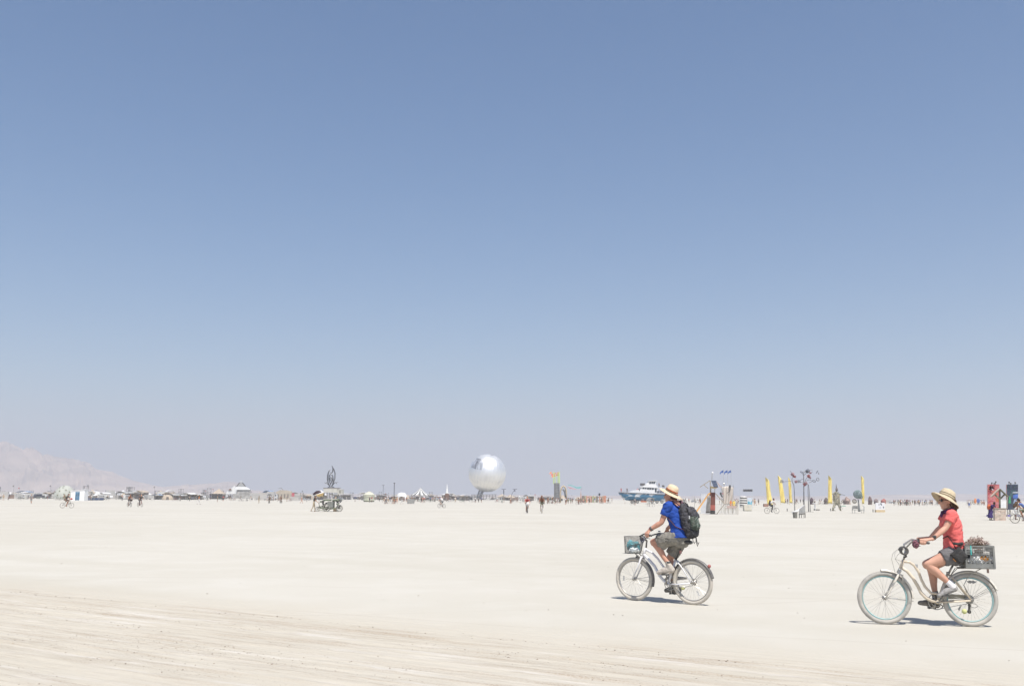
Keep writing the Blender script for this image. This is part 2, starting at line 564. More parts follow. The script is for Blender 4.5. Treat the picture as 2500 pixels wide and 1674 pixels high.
M_STRAW2 = mat('tan_straw', (0.53, 0.44, 0.30), 0.85, var=0.2, scale=30, stretch=(1, 1, 9), bump=0.3, bscale=160)
M_BAND = mat('rust_hatband', (0.36, 0.105, 0.045), 0.9, var=0.3, scale=40)
M_BAND2 = mat('olive_hatband', (0.17, 0.14, 0.085), 0.9, var=0.3, scale=40)
M_HAIR = mat('brown_hair', (0.085, 0.048, 0.030), 0.7, var=0.4, scale=60, stretch=(1, 1, 0.2))
M_SHOE_TAN = mat('dusty_trainer', (0.42, 0.37, 0.32), 0.9, var=0.3, scale=30, dust=0.4, bump=0.3, bscale=60)
M_SHOE_GREY = mat('grey_trainer', (0.24, 0.235, 0.235), 0.9, var=0.35, scale=40, dust=0.2, bump=0.3, bscale=60)
M_SHOE_DK = mat('dark_shoe', (0.06, 0.055, 0.05), 0.9, var=0.3, scale=30, dust=0.3)
M_SOCK = mat('white_sock', (0.78, 0.76, 0.76), 0.95, var=0.06)
M_BLACK = mat('black_plastic', (0.020, 0.020, 0.022), 0.55, var=0.3, dust=0.16, scale=14)
M_BLACKC = mat('black_cloth', (0.018, 0.018, 0.020), 0.95, var=0.4, scale=16, dust=0.05, bump=0.4, bscale=30)
M_WHITEP = mat('white_frame_paint', (0.72, 0.72, 0.74), 0.35, var=0.06, scale=12, dust=0.14)
M_CREAMP = mat('cream_frame_paint', (0.66, 0.57, 0.44), 0.35, var=0.10, scale=9, dust=0.2)
M_TYRE_D = mat('dusty_cream_tyre', (0.50, 0.465, 0.40), 0.95, var=0.12, scale=12, dust=0.6)
M_TYRE_G = mat('dusty_grey_tyre', (0.34, 0.33, 0.305), 0.95, var=0.2, scale=10, dust=0.5)
M_RIM_S = mat('steel_rim', (0.42, 0.41, 0.39), 0.4, metal=0.6, dust=0.35)
M_RIM_T = mat('teal_rim', (0.19, 0.42, 0.44), 0.5, dust=0.38)
M_STEEL = mat('dull_steel', (0.40, 0.39, 0.37), 0.38, metal=0.8, var=0.2, dust=0.25)
M_SPOKE = mat('spoke_wire', (0.45, 0.44, 0.42), 0.4, metal=0.6, dust=0.3)
M_FEND_B = mat('dark_fender', (0.045, 0.045, 0.05), 0.45, var=0.25, dust=0.22)
M_FEND_C = mat('cream_fender', (0.68, 0.64, 0.56), 0.45, var=0.08, dust=0.3)
M_RED = mat('red_reflector', (0.36, 0.06, 0.05), 0.4, dust=0.3)
M_TENNIS = mat('tennis_ball_felt', (0.52, 0.55, 0.20), 0.95, var=0.1, dust=0.25)
M_GUARD = mat('grey_guard', (0.30, 0.30, 0.31), 0.5, dust=0.3)
M_OLIVE = mat('olive_guard', (0.24, 0.22, 0.15), 0.6, dust=0.35)
M_WIRE = mat('grey_wire_mesh', (0.16, 0.16, 0.155), 0.5, metal=0.3, dust=0.25)

# ------------------------------------------------------------------ bicycle frame of reference
class Ride:
    """a bicycle's own axes: +x forward, +y its left side, z up, origin on the ground half-way between the wheels"""
    def __init__(s, front_px, rear_px, R):
        f, r = ground_at(*front_px), ground_at(*rear_px)
        f.z = r.z = 0
        s.loc = (f + r) / 2
        d = f - r
        s.L = d.length
        s.rot = math.atan2(d.y, d.x)
        s.fw = d.normalized(); s.lf = V((-s.fw.y, s.fw.x, 0)); s.R = R
    def P(s, px, py, off=0.0):
        d = ray(px, py)
        t = ((s.loc + s.lf * off) - CAMP).dot(s.lf) / d.dot(s.lf)
        q = CAMP + d * t - s.loc
        return V((q.dot(s.fw), off, q.z))

def hand(mb, wrist, grip, gdir, n, side, fr=0.0090):
    """palm, four bent fingers of unequal length and a thumb closed round a bar along gdir"""
    wrist, C, g, n = V(wrist), V(grip), V(gdir).normalized(), V(n).normalized()
    a = C - wrist; a = (a - g * a.dot(g)).normalized()
    n = (n - g * n.dot(g) - a * n.dot(a)).normalized()
    K = [C + g * (o * side) - a * 0.012 + n * 0.030 for o in (0.034, 0.012, -0.011, -0.032)]
    for k in K: mb.cap(wrist + n * 0.004 + (k - C) * 0.25 * 0, k, 0.019, 0.0145, 8)
    for i, k in enumerate(K):
        ln = (0.92, 1.05, 1.0, 0.82)[i]
        p1 = k + a * 0.034 * ln - n * 0.008
        p2 = p1 + a * 0.008 - n * 0.028 * ln
        p3 = p2 - a * 0.022 * ln - n * 0.008
        mb.cap(k, p1, fr * 1.1, fr, 8); mb.cap(p1, p2, fr, fr * .95, 8); mb.cap(p2, p3, fr * .95, fr * .8, 8)
    t0 = wrist + (C - wrist) * 0.42 + g * side * 0.026
    t1 = C + g * side * 0.058 - n * 0.004
    t2 = C + g * side * 0.046 + a * 0.016 - n * 0.028
    mb.cap(t0, t1, 0.0135, 0.0115, 8); mb.cap(t1, t2, 0.0112, 0.009, 8)

def head_prims(mb, c, fwd, up, s=1.0):
    """a head with jaw, nose, brow, lips and ears, c = centre between the ears"""
    c = V(c); f = V(fwd).normalized(); u = V(up); u = (u - f * u.dot(f)).normalized(); l = u.cross(f)
    R = Matrix((f, l, u)).transposed()
    P = lambda x, y, z: c + (f * x + l * y + u * z) * s
    mb.ball(P(-0.012, 0, 0.035), (0.098 * s, 0.076 * s, 0.088 * s), 18, 14, R)
    mb.ball(P(0.020, 0, -0.03), (0.075 * s, 0.063 * s, 0.085 * s), 16, 12, R)
    mb.ball(P(0.062, 0, -0.095), (0.026 * s, 0.026 * s, 0.022 * s), 12, 8, R)
    mb.cap(P(0.02, 0.045, -0.075), P(0.062, 0.012, -0.098), 0.021 * s, 0.020 * s)
    mb.cap(P(0.02, -0.045, -0.075), P(0.062, -0.012, -0.098), 0.021 * s, 0.020 * s)
    mb.cap(P(0.085, 0, 0.012), P(0.112, 0, -0.030), 0.010 * s, 0.0135 * s, 8)
    mb.cap(P(0.098, 0.010, -0.034), P(0.098, -0.010, -0.034), 0.010 * s, 0.010 * s, 8)
    mb.cap(P(0.080, 0.034, 0.026), P(0.080, -0.034, 0.026), 0.014 * s, 0.014 * s, 8)
    mb.cap(P(0.083, 0.018, -0.060), P(0.083, -0.018, -0.060), 0.010 * s, 0.010 * s, 8)
    mb.cap(P(0.080, 0.015, -0.072), P(0.080, -0.015, -0.072), 0.010 * s, 0.010 * s, 8)
    for sd in (1, -1):
        mb.ball(P(-0.008, 0.076 * sd, -0.012), (0.020 * s, 0.010 * s, 0.032 * s), 10, 8, R)
    return P, R, f, u, l

def limb(mb, pts, rs, n=12, b=None, up=None):
    mb.tube(pts, rs, n, round_ends=True, b=b, up=up)

def wrinkle(amp, sc, seed=0.0):
    def f(co):
        q = V((co.x * sc + seed, co.y * sc, co.z * sc * 1.7))
        return amp * (abs(noise.noise(q)) * 1.3 - 0.12 + 0.35 * noise.noise(q * 2.1))
    return f

def wheel(root, c, R, tyre_r, mt, mr, nsp=32, mh=None):
    """wheel (hub) > tyre, rim, spokes"""
    h = MB()
    h.tube([(0, -0.05, 0), (0, 0.05, 0)], 0.012, 10)
    h.tube([(0, -0.034, 0), (0, -0.029, 0)], 0.027, 14); h.tube([(0, 0.029, 0), (0, 0.034, 0)], 0.027, 14)
    h.tube([(0, -0.07, 0), (0, 0.07, 0)], 0.006, 8)
    w = h.build('wheel', mh or M_STEEL, root, True, c)
    t = MB(); t.ring((0, 0, 0), R - tyre_r, tyre_r, n=72, k=12, b=tyre_r * 0.94)
    for yy in (-.55, -.2, .2, .55):
        t.ring((0, yy * tyre_r, 0), R - tyre_r + math.sqrt(1 - yy * yy) * tyre_r - .0012, .0032, n=72, k=5)
    t.build('tyre', mt, w, True)
    r = MB(); r.ring((0, 0, 0), R - tyre_r * 2 - 0.006, 0.010, n=72, k=8, b=0.015)
    r.build('rim', mr, w, True)
    sp = MB(); rr = R - tyre_r * 2 - 0.010
    for i in range(nsp):
        a = 2 * math.pi * i / nsp; sd = 1 if i % 2 else -1
        a2 = a + (0.9 if (i // 2) % 2 else -0.9)
        sp.tube([(math.cos(a2) * 0.025, sd * 0.031, math.sin(a2) * 0.025), (math.cos(a) * rr, sd * 0.004, math.sin(a) * rr)], 0.00125, 4, caps=False)
    tag(sp.build('spokes', M_SPOKE, w), kind='stuff')
    return w

def fender(root, c, R, a0, a1, m, half=0.034, name='fender', n=40):
    mb = MB(); vs, fs = [], []
    prof = [(-half, -0.012), (-half * .75, 0.002), (-half * .35, 0.010), (0, 0.013), (half * .35, 0.010), (half * .75, 0.002), (half, -0.012)]
    prof2 = [(y * .93, z - 0.0035) for y, z in reversed(prof)]
    ring = prof + prof2; k = len(ring)
    for i in range(n + 1):
        a = a0 + (a1 - a0) * i / n
        for y, z in ring: vs.append((math.cos(a) * (R + z), y, math.sin(a) * (R + z)))
    for i in range(n):
        for j in range(k): fs.append((i * k + j, i * k + (j + 1) % k, (i + 1) * k + (j + 1) % k, (i + 1) * k + j))
    fs += [tuple(range(k)), tuple(n * k + j for j in reversed(range(k)))]
    mb.add(vs, fs)
    return mb.build(name, m, root, True, c)

def pedal(root, p, name='pedal'):
    mb = MB(); p = V(p)
    mb.box(p, (0.085, 0.075, 0.018)); mb.box(p + V((0.04, 0, 0)), (0.012, 0.085, 0.026)); mb.box(p - V((0.04, 0, 0)), (0.012, 0.085, 0.026))
    return mb.build(name, M_BLACK, root)

def crankset(root, bb, lp, rp, R=0.095):
    mb = MB(); bb = V(bb)
    mb.ring(bb + V((0, -0.05, 0)), R, 0.006, n=36, k=6); mb.ring(bb + V((0, -0.05, 0)), R * .62, 0.005, n=28, k=6)
    for i in range(5):
        a = i * 2 * math.pi / 5
        mb.bar(bb + V((0, -0.05, 0)), bb + V((math.cos(a) * R, -0.05, math.sin(a) * R)), 0.016, 0.005)
    mb.build('chainring', M_STEEL, root, True)
    c = MB(); lp, rp = V(lp), V(rp)
    c.tube([bb + V((0, -0.08, 0)), bb + V((0, 0.08, 0))], 0.014, 10)
    c.tube([bb + V((0, 0.08, 0)), V((lp.x, 0.085, lp.z)), lp], 0.011, 8)
    c.tube([bb + V((0, -0.08, 0)), V((rp.x, -0.085, rp.z)), rp], 0.011, 8)
    c.build('crank', M_STEEL, root, True)

def chain(root, bb, hub, R0=0.095, R1=0.045, y=-0.05):
    mb = MB(); bb, hub = V(bb), V(hub)
    pts = []
    for i in range(13):
        a = math.pi / 2 - math.pi * i / 12
        pts.append((bb.x + math.cos(a) * R0, y, bb.z + math.sin(a) * R0))
    for i in range(13):
        a = -math.pi / 2 - math.pi * i / 12
        pts.append((hub.x + math.cos(a) * R1, y, hub.z + math.sin(a) * R1))
    mb.tube(pts, 0.004, 5, closed=True)
    return mb.build('chain', M_STEEL, root)

# ------------------------------------------------------------------ the man in blue and his white cruiser
mk = Ride((1549.5, 1464.6), (1692.4, 1475.4), 0.335)
mz = lambda X, Y, off=0.0: mk.P(1480 + X / 4.75, 1160 + Y / 4.7515, off)

def build_man_bike():
    root = thing('bicycle', 'white cruiser bicycle with wire basket and dark fenders, ridden by the man in blue', 'bicycle', mk.loc, mk.rot)
    R, h = mk.R, mk.L / 2
    fh, rh = V((h, 0, R)), V((-h, 0, R))
    w = wheel(root, fh, R, 0.027, M_TYRE_D, M_RIM_S)
    rf = MB(); rf.box((0.19, 0.006, 0.0), (0.018, 0.008, 0.075)); rf.build('wheel_reflector', mat('clear_reflector', (0.55, 0.55, 0.53), 0.3), w)
    w = wheel(root, rh, R, 0.027, M_TYRE_D, M_RIM_S)
    rf = MB(); rf.box((-0.09, 0.006, -0.16), (0.018, 0.008, 0.075), Matrix.Rotation(0.5, 3, 'Y')); rf.build('wheel_reflector', mat('clear_reflector', (0.55, 0.55, 0.53), 0.3), w)
    ht, hb = mz(462, 838), mz(428, 935)
    bb = mz(722, 1258); st = mz(806, 968)
    f = MB()
    f.tube([ht, hb], 0.021, 12)
    f.tube([hb.lerp(ht, .25), mz(560, 1050), mz(622, 1165), mz(668, 1222), bb], [.0235, .0235, .0235, .0225, .022], 12)
    f.tube([hb.lerp(ht, .8), mz(530, 895), mz(600, 968), mz(660, 1055), mz(742, 1125)], [.0185, .018, .0175, .017, .016], 12)
    f.tube([bb, st], 0.0175, 12)
    f.tube([bb + V((0, -.03, 0)), bb + V((0, .03, 0))], 0.024, 12)
    for s in (1, -1):
        f.tube([bb + V((-.03, .028 * s, 0)), bb.lerp(rh, .45) + V((0, .05 * s, -.015)), rh + V((.012, .062 * s, -.012))], 0.0115, 10)
        f.tube([st + V((0, .018 * s, -.015)), st.lerp(rh, .35) + V((.0, .045 * s, .03)), rh + V((0, .062 * s, .006))], 0.010, 10)
    f.build('frame', M_WHITEP, root, True)
    k = MB()
    crown = hb + (hb - ht).normalized() * 0.03
    for s in (1, -1):
        k.tube([crown + V((0, 0, .02)), crown + V((0.0, .05 * s, .0)), crown.lerp(fh, .45) + V((-.012, .055 * s, 0)), fh + V((0, .058 * s, 0))], [.017, .017, .0145, .010], 10)
    k.build('fork', M_WHITEP, root, True)
    fender(root, fh, R + 0.016, math.radians(97), math.radians(197), M_FEND_B)
    fender(root, rh, R + 0.016, math.radians(14), math.radians(168), M_FEND_B)
    for s in (1, -1):
        for a in (186, 172):
            stays = MB(); stays.tube([fh + V((0, .06 * s, 0)), fh + V((math.cos(math.radians(a)), 0, math.sin(math.radians(a)))) * (R + .015) + V((0, .033 * s, 0))], 0.0028, 6); stays.build('fender_stay', M_STEEL, root)
        for a in (44, 30, 120):
            stays = MB(); stays.tube([rh + V((0, .06 * s, 0)), rh + V((-math.cos(math.radians(a)), 0, math.sin(math.radians(a)))) * (R + .015) + V((0, .033 * s, 0))], 0.0028, 6); stays.build('fender_stay', M_STEEL, root)
    tl = MB(); q = rh + V((-math.cos(math.radians(42)), 0, math.sin(math.radians(42)))) * (R + .045)
    tl.ball(q, (.026, .03, .028)); tl.build('tail_light', M_RED, root, True)
    # bars
    sm = MB(); stp = mz(472, 745)
    sm.tube([ht - V((0, 0, 0.01)), ht.lerp(stp, .9)], 0.0135, 10); sm.tube([ht.lerp(stp, .85), stp + V((.035, 0, .012))], 0.016, 10)
    sm.build('stem', M_BLACK, root, True)
    hbm = MB(); gl = mz(470, 690, .30); clamp = stp + V((.035, 0, .012))
    def side(s):
        g = V((gl.x, gl.y * s, gl.z)); gr = g + V((-.10, .035 * s, -.006))
        return [clamp, clamp + V((.02, .06 * s, .012)), clamp + V((0.0, .17 * s, .045)), V((g.x + .075, .25 * s, g.z + .012)), g, gr]
    for s in (1, -1):
        hbm.tube(side(s), 0.0112, 10)
    hbm.build('handlebar', M_BLACK, root, True)
    for s in (1, -1):
        g = MB(); p = side(s); g.tube([p[4].lerp(p[5], -.15), p[5]], 0.0165, 10, round_ends=True); g.build('grip', M_BLACK, root, True)
        b = MB(); b.tube([p[3], p[3] + V((.02, .01 * s, -.03)), p[4] + V((.015, 0, -.045)), p[5] + V((.02, 0, -.05))], 0.005, 6); b.build('brake_lever', M_BLACK, root, True)
    hl = MB(); hc = clamp + V((.045, .0, -.005)); hl.tube([hc - V((.02, 0, 0)), hc + V((.03, 0, 0))], [.026, .034], 14); hl.ring(hc + V((-.03, .05, -.01)), .035, .010, axis=(.3, 1, .2), n=20, k=6)
    hl.build('headlamp', mat('dark_blue_lamp', (.05, .055, .10), .4, dust=.15), root, True)
    bell = MB(); p = side(-1)[3]; bell.lathe([(.0, .022), (.016, .018), (.024, .006), (.025, 0)], 12, p + V((0, 0, .02))); bell.build('bell', M_STEEL, root, True)
    cb = MB()
    cb.tube([clamp + V((0, .10, .02)), clamp + V((.10, .12, -.03)), hb + V((.10, .07, .05)), crown + V((.02, .06, .02))], 0.0028, 5)
    cb.tube([clamp + V((0, -.10, .02)), clamp + V((.11, -.10, -.02)), hb + V((.06, -.03, .10)), hb + V((-.05, -.03, .02))], 0.0028, 5)
    cb.build('cable', M_BLACK, root, True)
    # basket
    o = .0
    tl_, tr_ = mz(245, 690), mz(412, 712); bl_, br_ = mz(222, 892), mz(400, 926)
    cx0, cx1 = tr_.x, tl_.x; zt = (tl_.z + tr_.z) / 2 - .005; zb = (bl_.z + br_.z) / 2 + .012
    bk = MB(); NB = 36
    def sec(t, i):   # D-shaped section: flat at the back
        a = 2 * math.pi * i / NB; sx = .5 * (cx1 - cx0) * (0.80 + .20 * t); sy = .135 + .05 * t
        ca, sa = math.cos(a), math.sin(a)
        ex = 0.62
        x = math.copysign(abs(ca) ** ex, ca) * sx; y = math.copysign(abs(sa) ** ex, sa) * sy
        x0 = (tl_.x + tr_.x) / 2 * t + (bl_.x + br_.x) / 2 * (1 - t)
        return V((x0 + x, y, zb + (zt - zb) * t))
    for i in range(NB):
        bk.tube([sec(0, i), sec(1, i)], 0.0019, 4, caps=False)
        bk.tube([sec(0, i), sec(1, i + 4)], 0.0015, 4, caps=False)
    for j in range(1, 15):
        bk.tube([sec(j / 15, i) for i in range(NB)], 0.0016, 4, closed=True, up=(0, 0, 1))
    for j in range(-9, 10):
        bk.tube([sec(0, 0) + V((-.0, j * .017, 0)), sec(0, NB // 2) + V((0, j * .017, 0))], .0016, 4)
    basket = tag(bk.build('basket', M_WIRE, root), kind='stuff')
    for t_ in (1, 0): rm = MB(); rm.tube([sec(t_, i) for i in range(NB)], 0.0045, 6, closed=True, up=(0, 0, 1)); rm.build('basket_rim', M_WIRE, basket, True)
    for s in (1, -1):
        for p_, q_ in ((crown + V((.02, .06 * s, 0)), sec(0, NB // 2) + V((.03, .06 * s, -.003))), (clamp + V((.02, .03 * s, -.01)), sec(.85, NB // 2) + V((0, .03 * s, 0)))):
            br = MB(); br.bar(p_, q_, .012, .004); br.build('basket_bracket', M_BLACK, basket)
    # saddle and post
    sd = MB(); sc = mz(885, 775)
    sd.tube([sc + V((-.13, 0, .0)), sc + V((-.08, 0, .012)), sc + V((.02, 0, .006)), sc + V((.14, 0, 0))], [.03, .035, .03, .016], 12, b=[.085, .11, .06, .02], up=(0, 1, 0), round_ends=True)
    soft('saddle', sd, M_BLACK, 0.008, root)
    pt = MB(); pt.tube([st - V((0, 0, .02)), sc + V((0.0, 0, -.03))], 0.0135, 10); pt.tube([st - V((0, .0, .012)), st + V((0, 0, .012))], .021, 10)
    for s in (1, -1): pt.tube([sc + V((-.11, .03 * s, -.02)), sc + V((-.03, .022 * s, -.045)), sc + V((.10, .02 * s, -.015))], .004, 6)
    pt.build('seat_post', M_BLACK, root, True)
    rr = MB(); q = st.lerp(sc, .42) + V((-.035, 0, 0)); rr.box(q, (.016, .05, .045)); rr.build('seat_reflector', M_RED, root)
    lp, rp = mz(684, 1150, .135), mz(775, 1368, -.135)
    pedal(root, lp); pedal(root, rp)
    crankset(root, bb, V((lp.x, .10, lp.z)), V((rp.x, -.10, rp.z)))
    chain(root, bb, rh)
    g = MB(); g.tube([bb + V((.10, -.062, .06)), bb + V((0, -.062, .105)), bb + V((-.12, -.062, .09)), rh + V((.13, -.062, .05))], [.012, .03, .032, .016], 10, b=.006, up=(0, 1, 0)); g.build('chain_guard', M_GUARD, root, True)
    cg = MB(); cg.tube([rh + V((0, -.04, 0)), rh + V((0, -.055, 0))], .042, 16); cg.build('sprocket', M_STEEL, root, True)
    tb = MB(); tb.ball(mz(890, 1302, .03), .033, 16, 10); tb.build('spoke_ball', M_TENNIS, root, True)
    tag(root.children[-1], 'yellow-green tennis ball stuck in the rear spokes')
    ks = MB(); ks.tube([bb + V((-.07, .06, -.02)), rh + V((.08, .09, -.07))], .008, 8); ks.build('kickstand', M_STEEL, root, True)
    return root, dict(gl=gl, side=side, sc=sc, lp=lp, rp=rp, clamp=clamp, bin=(cx0, cx1, zb, zt))

man_bike, MBK = build_man_bike()

def build_man():
    root = thing('person', 'man in blue T-shirt, cargo shorts and straw hat with rust band, cycling towards the left', 'person', mk.loc, mk.rot)
    sc = MBK['sc']
    hipc = V((sc.x + .015, 0, sc.z + .085))
    shl = mz(722, 352, .17); elb = mz(640, 545, .235); wr = mz(508, 627, .285)
    shl = V((shl.x, .18, shl.z))
    neck = V((shl.x - .035, 0, shl.z + .055)); headc = mz(752, 238)
    grip = MBK['side'](1)[4].lerp(MBK['side'](1)[5], .25); gdir = MBK['side'](1)[4] - MBK['side'](1)[5]
    mir = lambda p: V((p.x, -p.y, p.z))
    hl = V((hipc.x + .02, .095, hipc.z)); kl = mz(552, 772, .12); al = mz(718, 1020, .12)
    kr = mz(735, 965, -.115); ar = mz(785, 1285, -.12)
    body = MB()
    chest = shl.lerp(hipc, .22); chest.y = 0; waist = shl.lerp(hipc, .65); waist.y = 0
    limb(body, [hipc, waist, chest, V((neck.x, 0, neck.z - .03))], [.105, .098, .112, .07], 18, b=[.15, .135, .16, .09], up=(0, 1, 0))
    limb(body, [neck - V((0, 0, .02)), headc + V((-.02, 0, -.06))], [.062, .056], 14)
    for s in (1, -1):
        q = (lambda p: V((p.x, p.y * s, p.z)))
        limb(body, [q(shl), q(shl).lerp(q(elb), .4), q(elb), q(elb).lerp(q(wr), .3), q(wr)], [.057, .050, .040, .043, .027], 14)
        hand(body, q(wr), q(grip), q(gdir), (0.2, 0, 1), s)
    for h_, k_, a_ in ((hl, kl, al), (V((hl.x, -hl.y, hl.z)), kr, ar)):
        limb(body, [h_, h_.lerp(k_, .5), k_], [.088, .075, .056], 16)
        m = k_.lerp(a_, .3) + V((-.018, 0, 0))
        limb(body, [k_, m, k_.lerp(a_, .7), a_], [.056, .057, .042, .033], 16)
        body.cap(k_ + V((.012, 0, .0)), k_ + V((.01, 0, -.02)), .05, .045)
    fwd, up = V((1, 0.10, 0.08)), V((0, 0, 1))
    P, R, f, u, l = head_prims(body, headc, fwd, up, 1.0)
    soft('body', body, M_SKIN_M, 0.0062, root, it=3)
    hr = MB(); hr.ball(P(-.040, 0, .0), (.076, .078, .070), 16, 12, R); hr.ball(P(-.06, 0, -.04), (.042, .062, .05), 14, 10, R)
    soft('hair', hr, M_HAIR, .008, root, 2)
    for sd in (1, -1):
        e = MB(); e.ball(P(.079, .031 * sd, .012), .011, 10, 8); e.build('eye', mat('eye_dark', (.03, .025, .02), .3), root, True)
    # shirt
    t = MB()
    hem = V((hipc.x + .01, 0, hipc.z + .012)); hem2 = hem + V((.0, 0, -.022))
    t.tube([hem2, hem, waist, chest, shl.lerp(neck, .4) * 1.0 - V((0, shl.y * .6, .02)), neck - V((0.01, 0, .012))], [.160, .152, .127, .137, .105, .072], 22, b=[.212, .205, .168, .198, .165, .085], up=(0, 1, 0))
    for s in (1, -1):
        q = (lambda p: V((p.x, p.y * s, p.z)))
        a = q(shl) + V((0, -.03 * s, .0)); b_ = q(shl).lerp(q(elb), .58)
        t.tube([a, q(shl), q(shl).lerp(q(elb), .3), b_], [.078, .077, .072, .071], 16, round_ends=False)
    soft('shirt', t, M_BLUE, 0.0085, root, it=4, disp=wrinkle(.015, 10))
    s_ = MB()
    s_.tube([hem + V((0, 0, .02)), hipc, hipc + V((-.0, 0, -.06))], [.115, .130, .12], 20, b=[.16, .175, .165], up=(0, 1, 0), round_ends=True)
    for h_, k_ in ((hl, kl), (V((hl.x, -hl.y, hl.z)), kr)):
        d = (k_ - h_)
        s_.tube([h_ - d * .05, h_ + d * .4, h_ + d * .80], [.113, .108, .108], 18, b=[.115, .113, .112])
    # loose hanging hem of the near leg
    s_.tube([hl.lerp(kl, .40) + V((0, 0, -.03)), hl.lerp(kl, .66) + V((0, 0, -.12))], [.085, .040], 14, round_ends=True)
    soft('shorts', s_, M_SHORT_M, .0095, root, 4, disp=wrinkle(.014, 15, 4))
    pk = MB(); c = hl.lerp(kl, .55) + V((0, .108, .005)); pk.box(c, (.13, .018, .11), Matrix.Rotation(.12, 3, 'Y'))
    soft('cargo_pocket', pk, M_SHORT_M, .008, root, 4, disp=wrinkle(.006, 20))
    lp, rp = MBK['lp'], MBK['rp']
    for a_, p_, pit in ((al, lp, -.16), (ar, rp, .0)):
        sh = MB(); d = V((math.cos(pit), 0, math.sin(pit)))
        toe = p_ + d * .115 + V((0, 0, .042)); heel = V((p_.x - .115, a_.y, p_.z + .058 - math.sin(pit) * .12))
        toe.y = a_.y + .012 * (1 if a_.y > 0 else -1)
        mid = toe.lerp(heel, .45) + V((0, 0, .016))
        sh.tube([heel, mid, toe], [.048, .050, .034], 14, b=[.040, .046, .040], up=(0, 1, 0), round_ends=True)
        sh.cap(heel.lerp(toe, .12) + V((0, 0, .04)), heel.lerp(toe, .55) + V((0, 0, .03)), .042, .034)
        sh.cap(heel + V((.015, 0, .01)), a_ + V((.005, 0, .0)), .046, .044)
        soft('shoe', sh, M_SHOE_TAN if a_ is al else M_SHOE_DK, .007, root, 3, disp=wrinkle(.005, 24))
        so = MB(); so.tube([a_ + V((0, 0, -.01)), a_ + V((-.004, 0, .032))], [.044, .041], 12); so.build('sock', mat('dark_sock', (.05, .05, .05), .95), root, True)
    wv = elb - wr
    wt = MB(); c = wr + wv * .12; wt.tube([c - wv.normalized() * .014, c + wv.normalized() * .014], .037, 14); wt.build('watch', M_BLACK, root, True)
    wt = MB(); c = wr + wv * .03; wt.tube([c - wv.normalized() * .007, c + wv.normalized() * .007], .034, 14); wt.build('wristband', M_RED, root, True)
    # hat
    ax = (mz(765, 110) - mz(738, 222)); tilt = Matrix.Rotation(-0.47, 3, 'Y') @ Matrix.Rotation(0.07, 3, 'X')
    hc = mz(752, 203)
    h_ = MB()
    crown = [(.192, -.014), (.190, -.019), (.150, -.004), (.108, .004), (.090, .008), (.094, .010), (.100, .014), (.097, .055), (.090, .095), (.070, .120), (.040, .131), (.0, .133)]
    inner = [(.192, -.014), (.150, .002), (.100, .011), (.088, .015)]
    prof = list(reversed(crown))[:-1] + [(.194, -.016)] + inner[1:] + [(.086, .06), (.06, .115), (.0, .126)]
    h_.lathe(list(reversed(crown)), 40, hc, tilt)
    h_.lathe(inner + [(.090, .06), (.070, .110), (.0, .125)], 40, hc, tilt)
    me = h_.build('hat', M_STRAW, root, True)
    b1 = MB(); b1.lathe([(.0995, .012), (.1035, .013), (.1015, .030), (.0985, .031)], 40, hc, tilt); b1.build('hat_band', M_BAND2, me, True)
    b2 = MB(); b2.lathe([(.0985, .031), (.1020, .031), (.0995, .055), (.0960, .056)], 40, hc, tilt); b2.build('hat_band', M_BAND, me, True)
    return root, dict(shl=shl, neck=neck, chest=chest, waist=waist, hipc=hipc, headc=headc)

man, MAN = build_man()

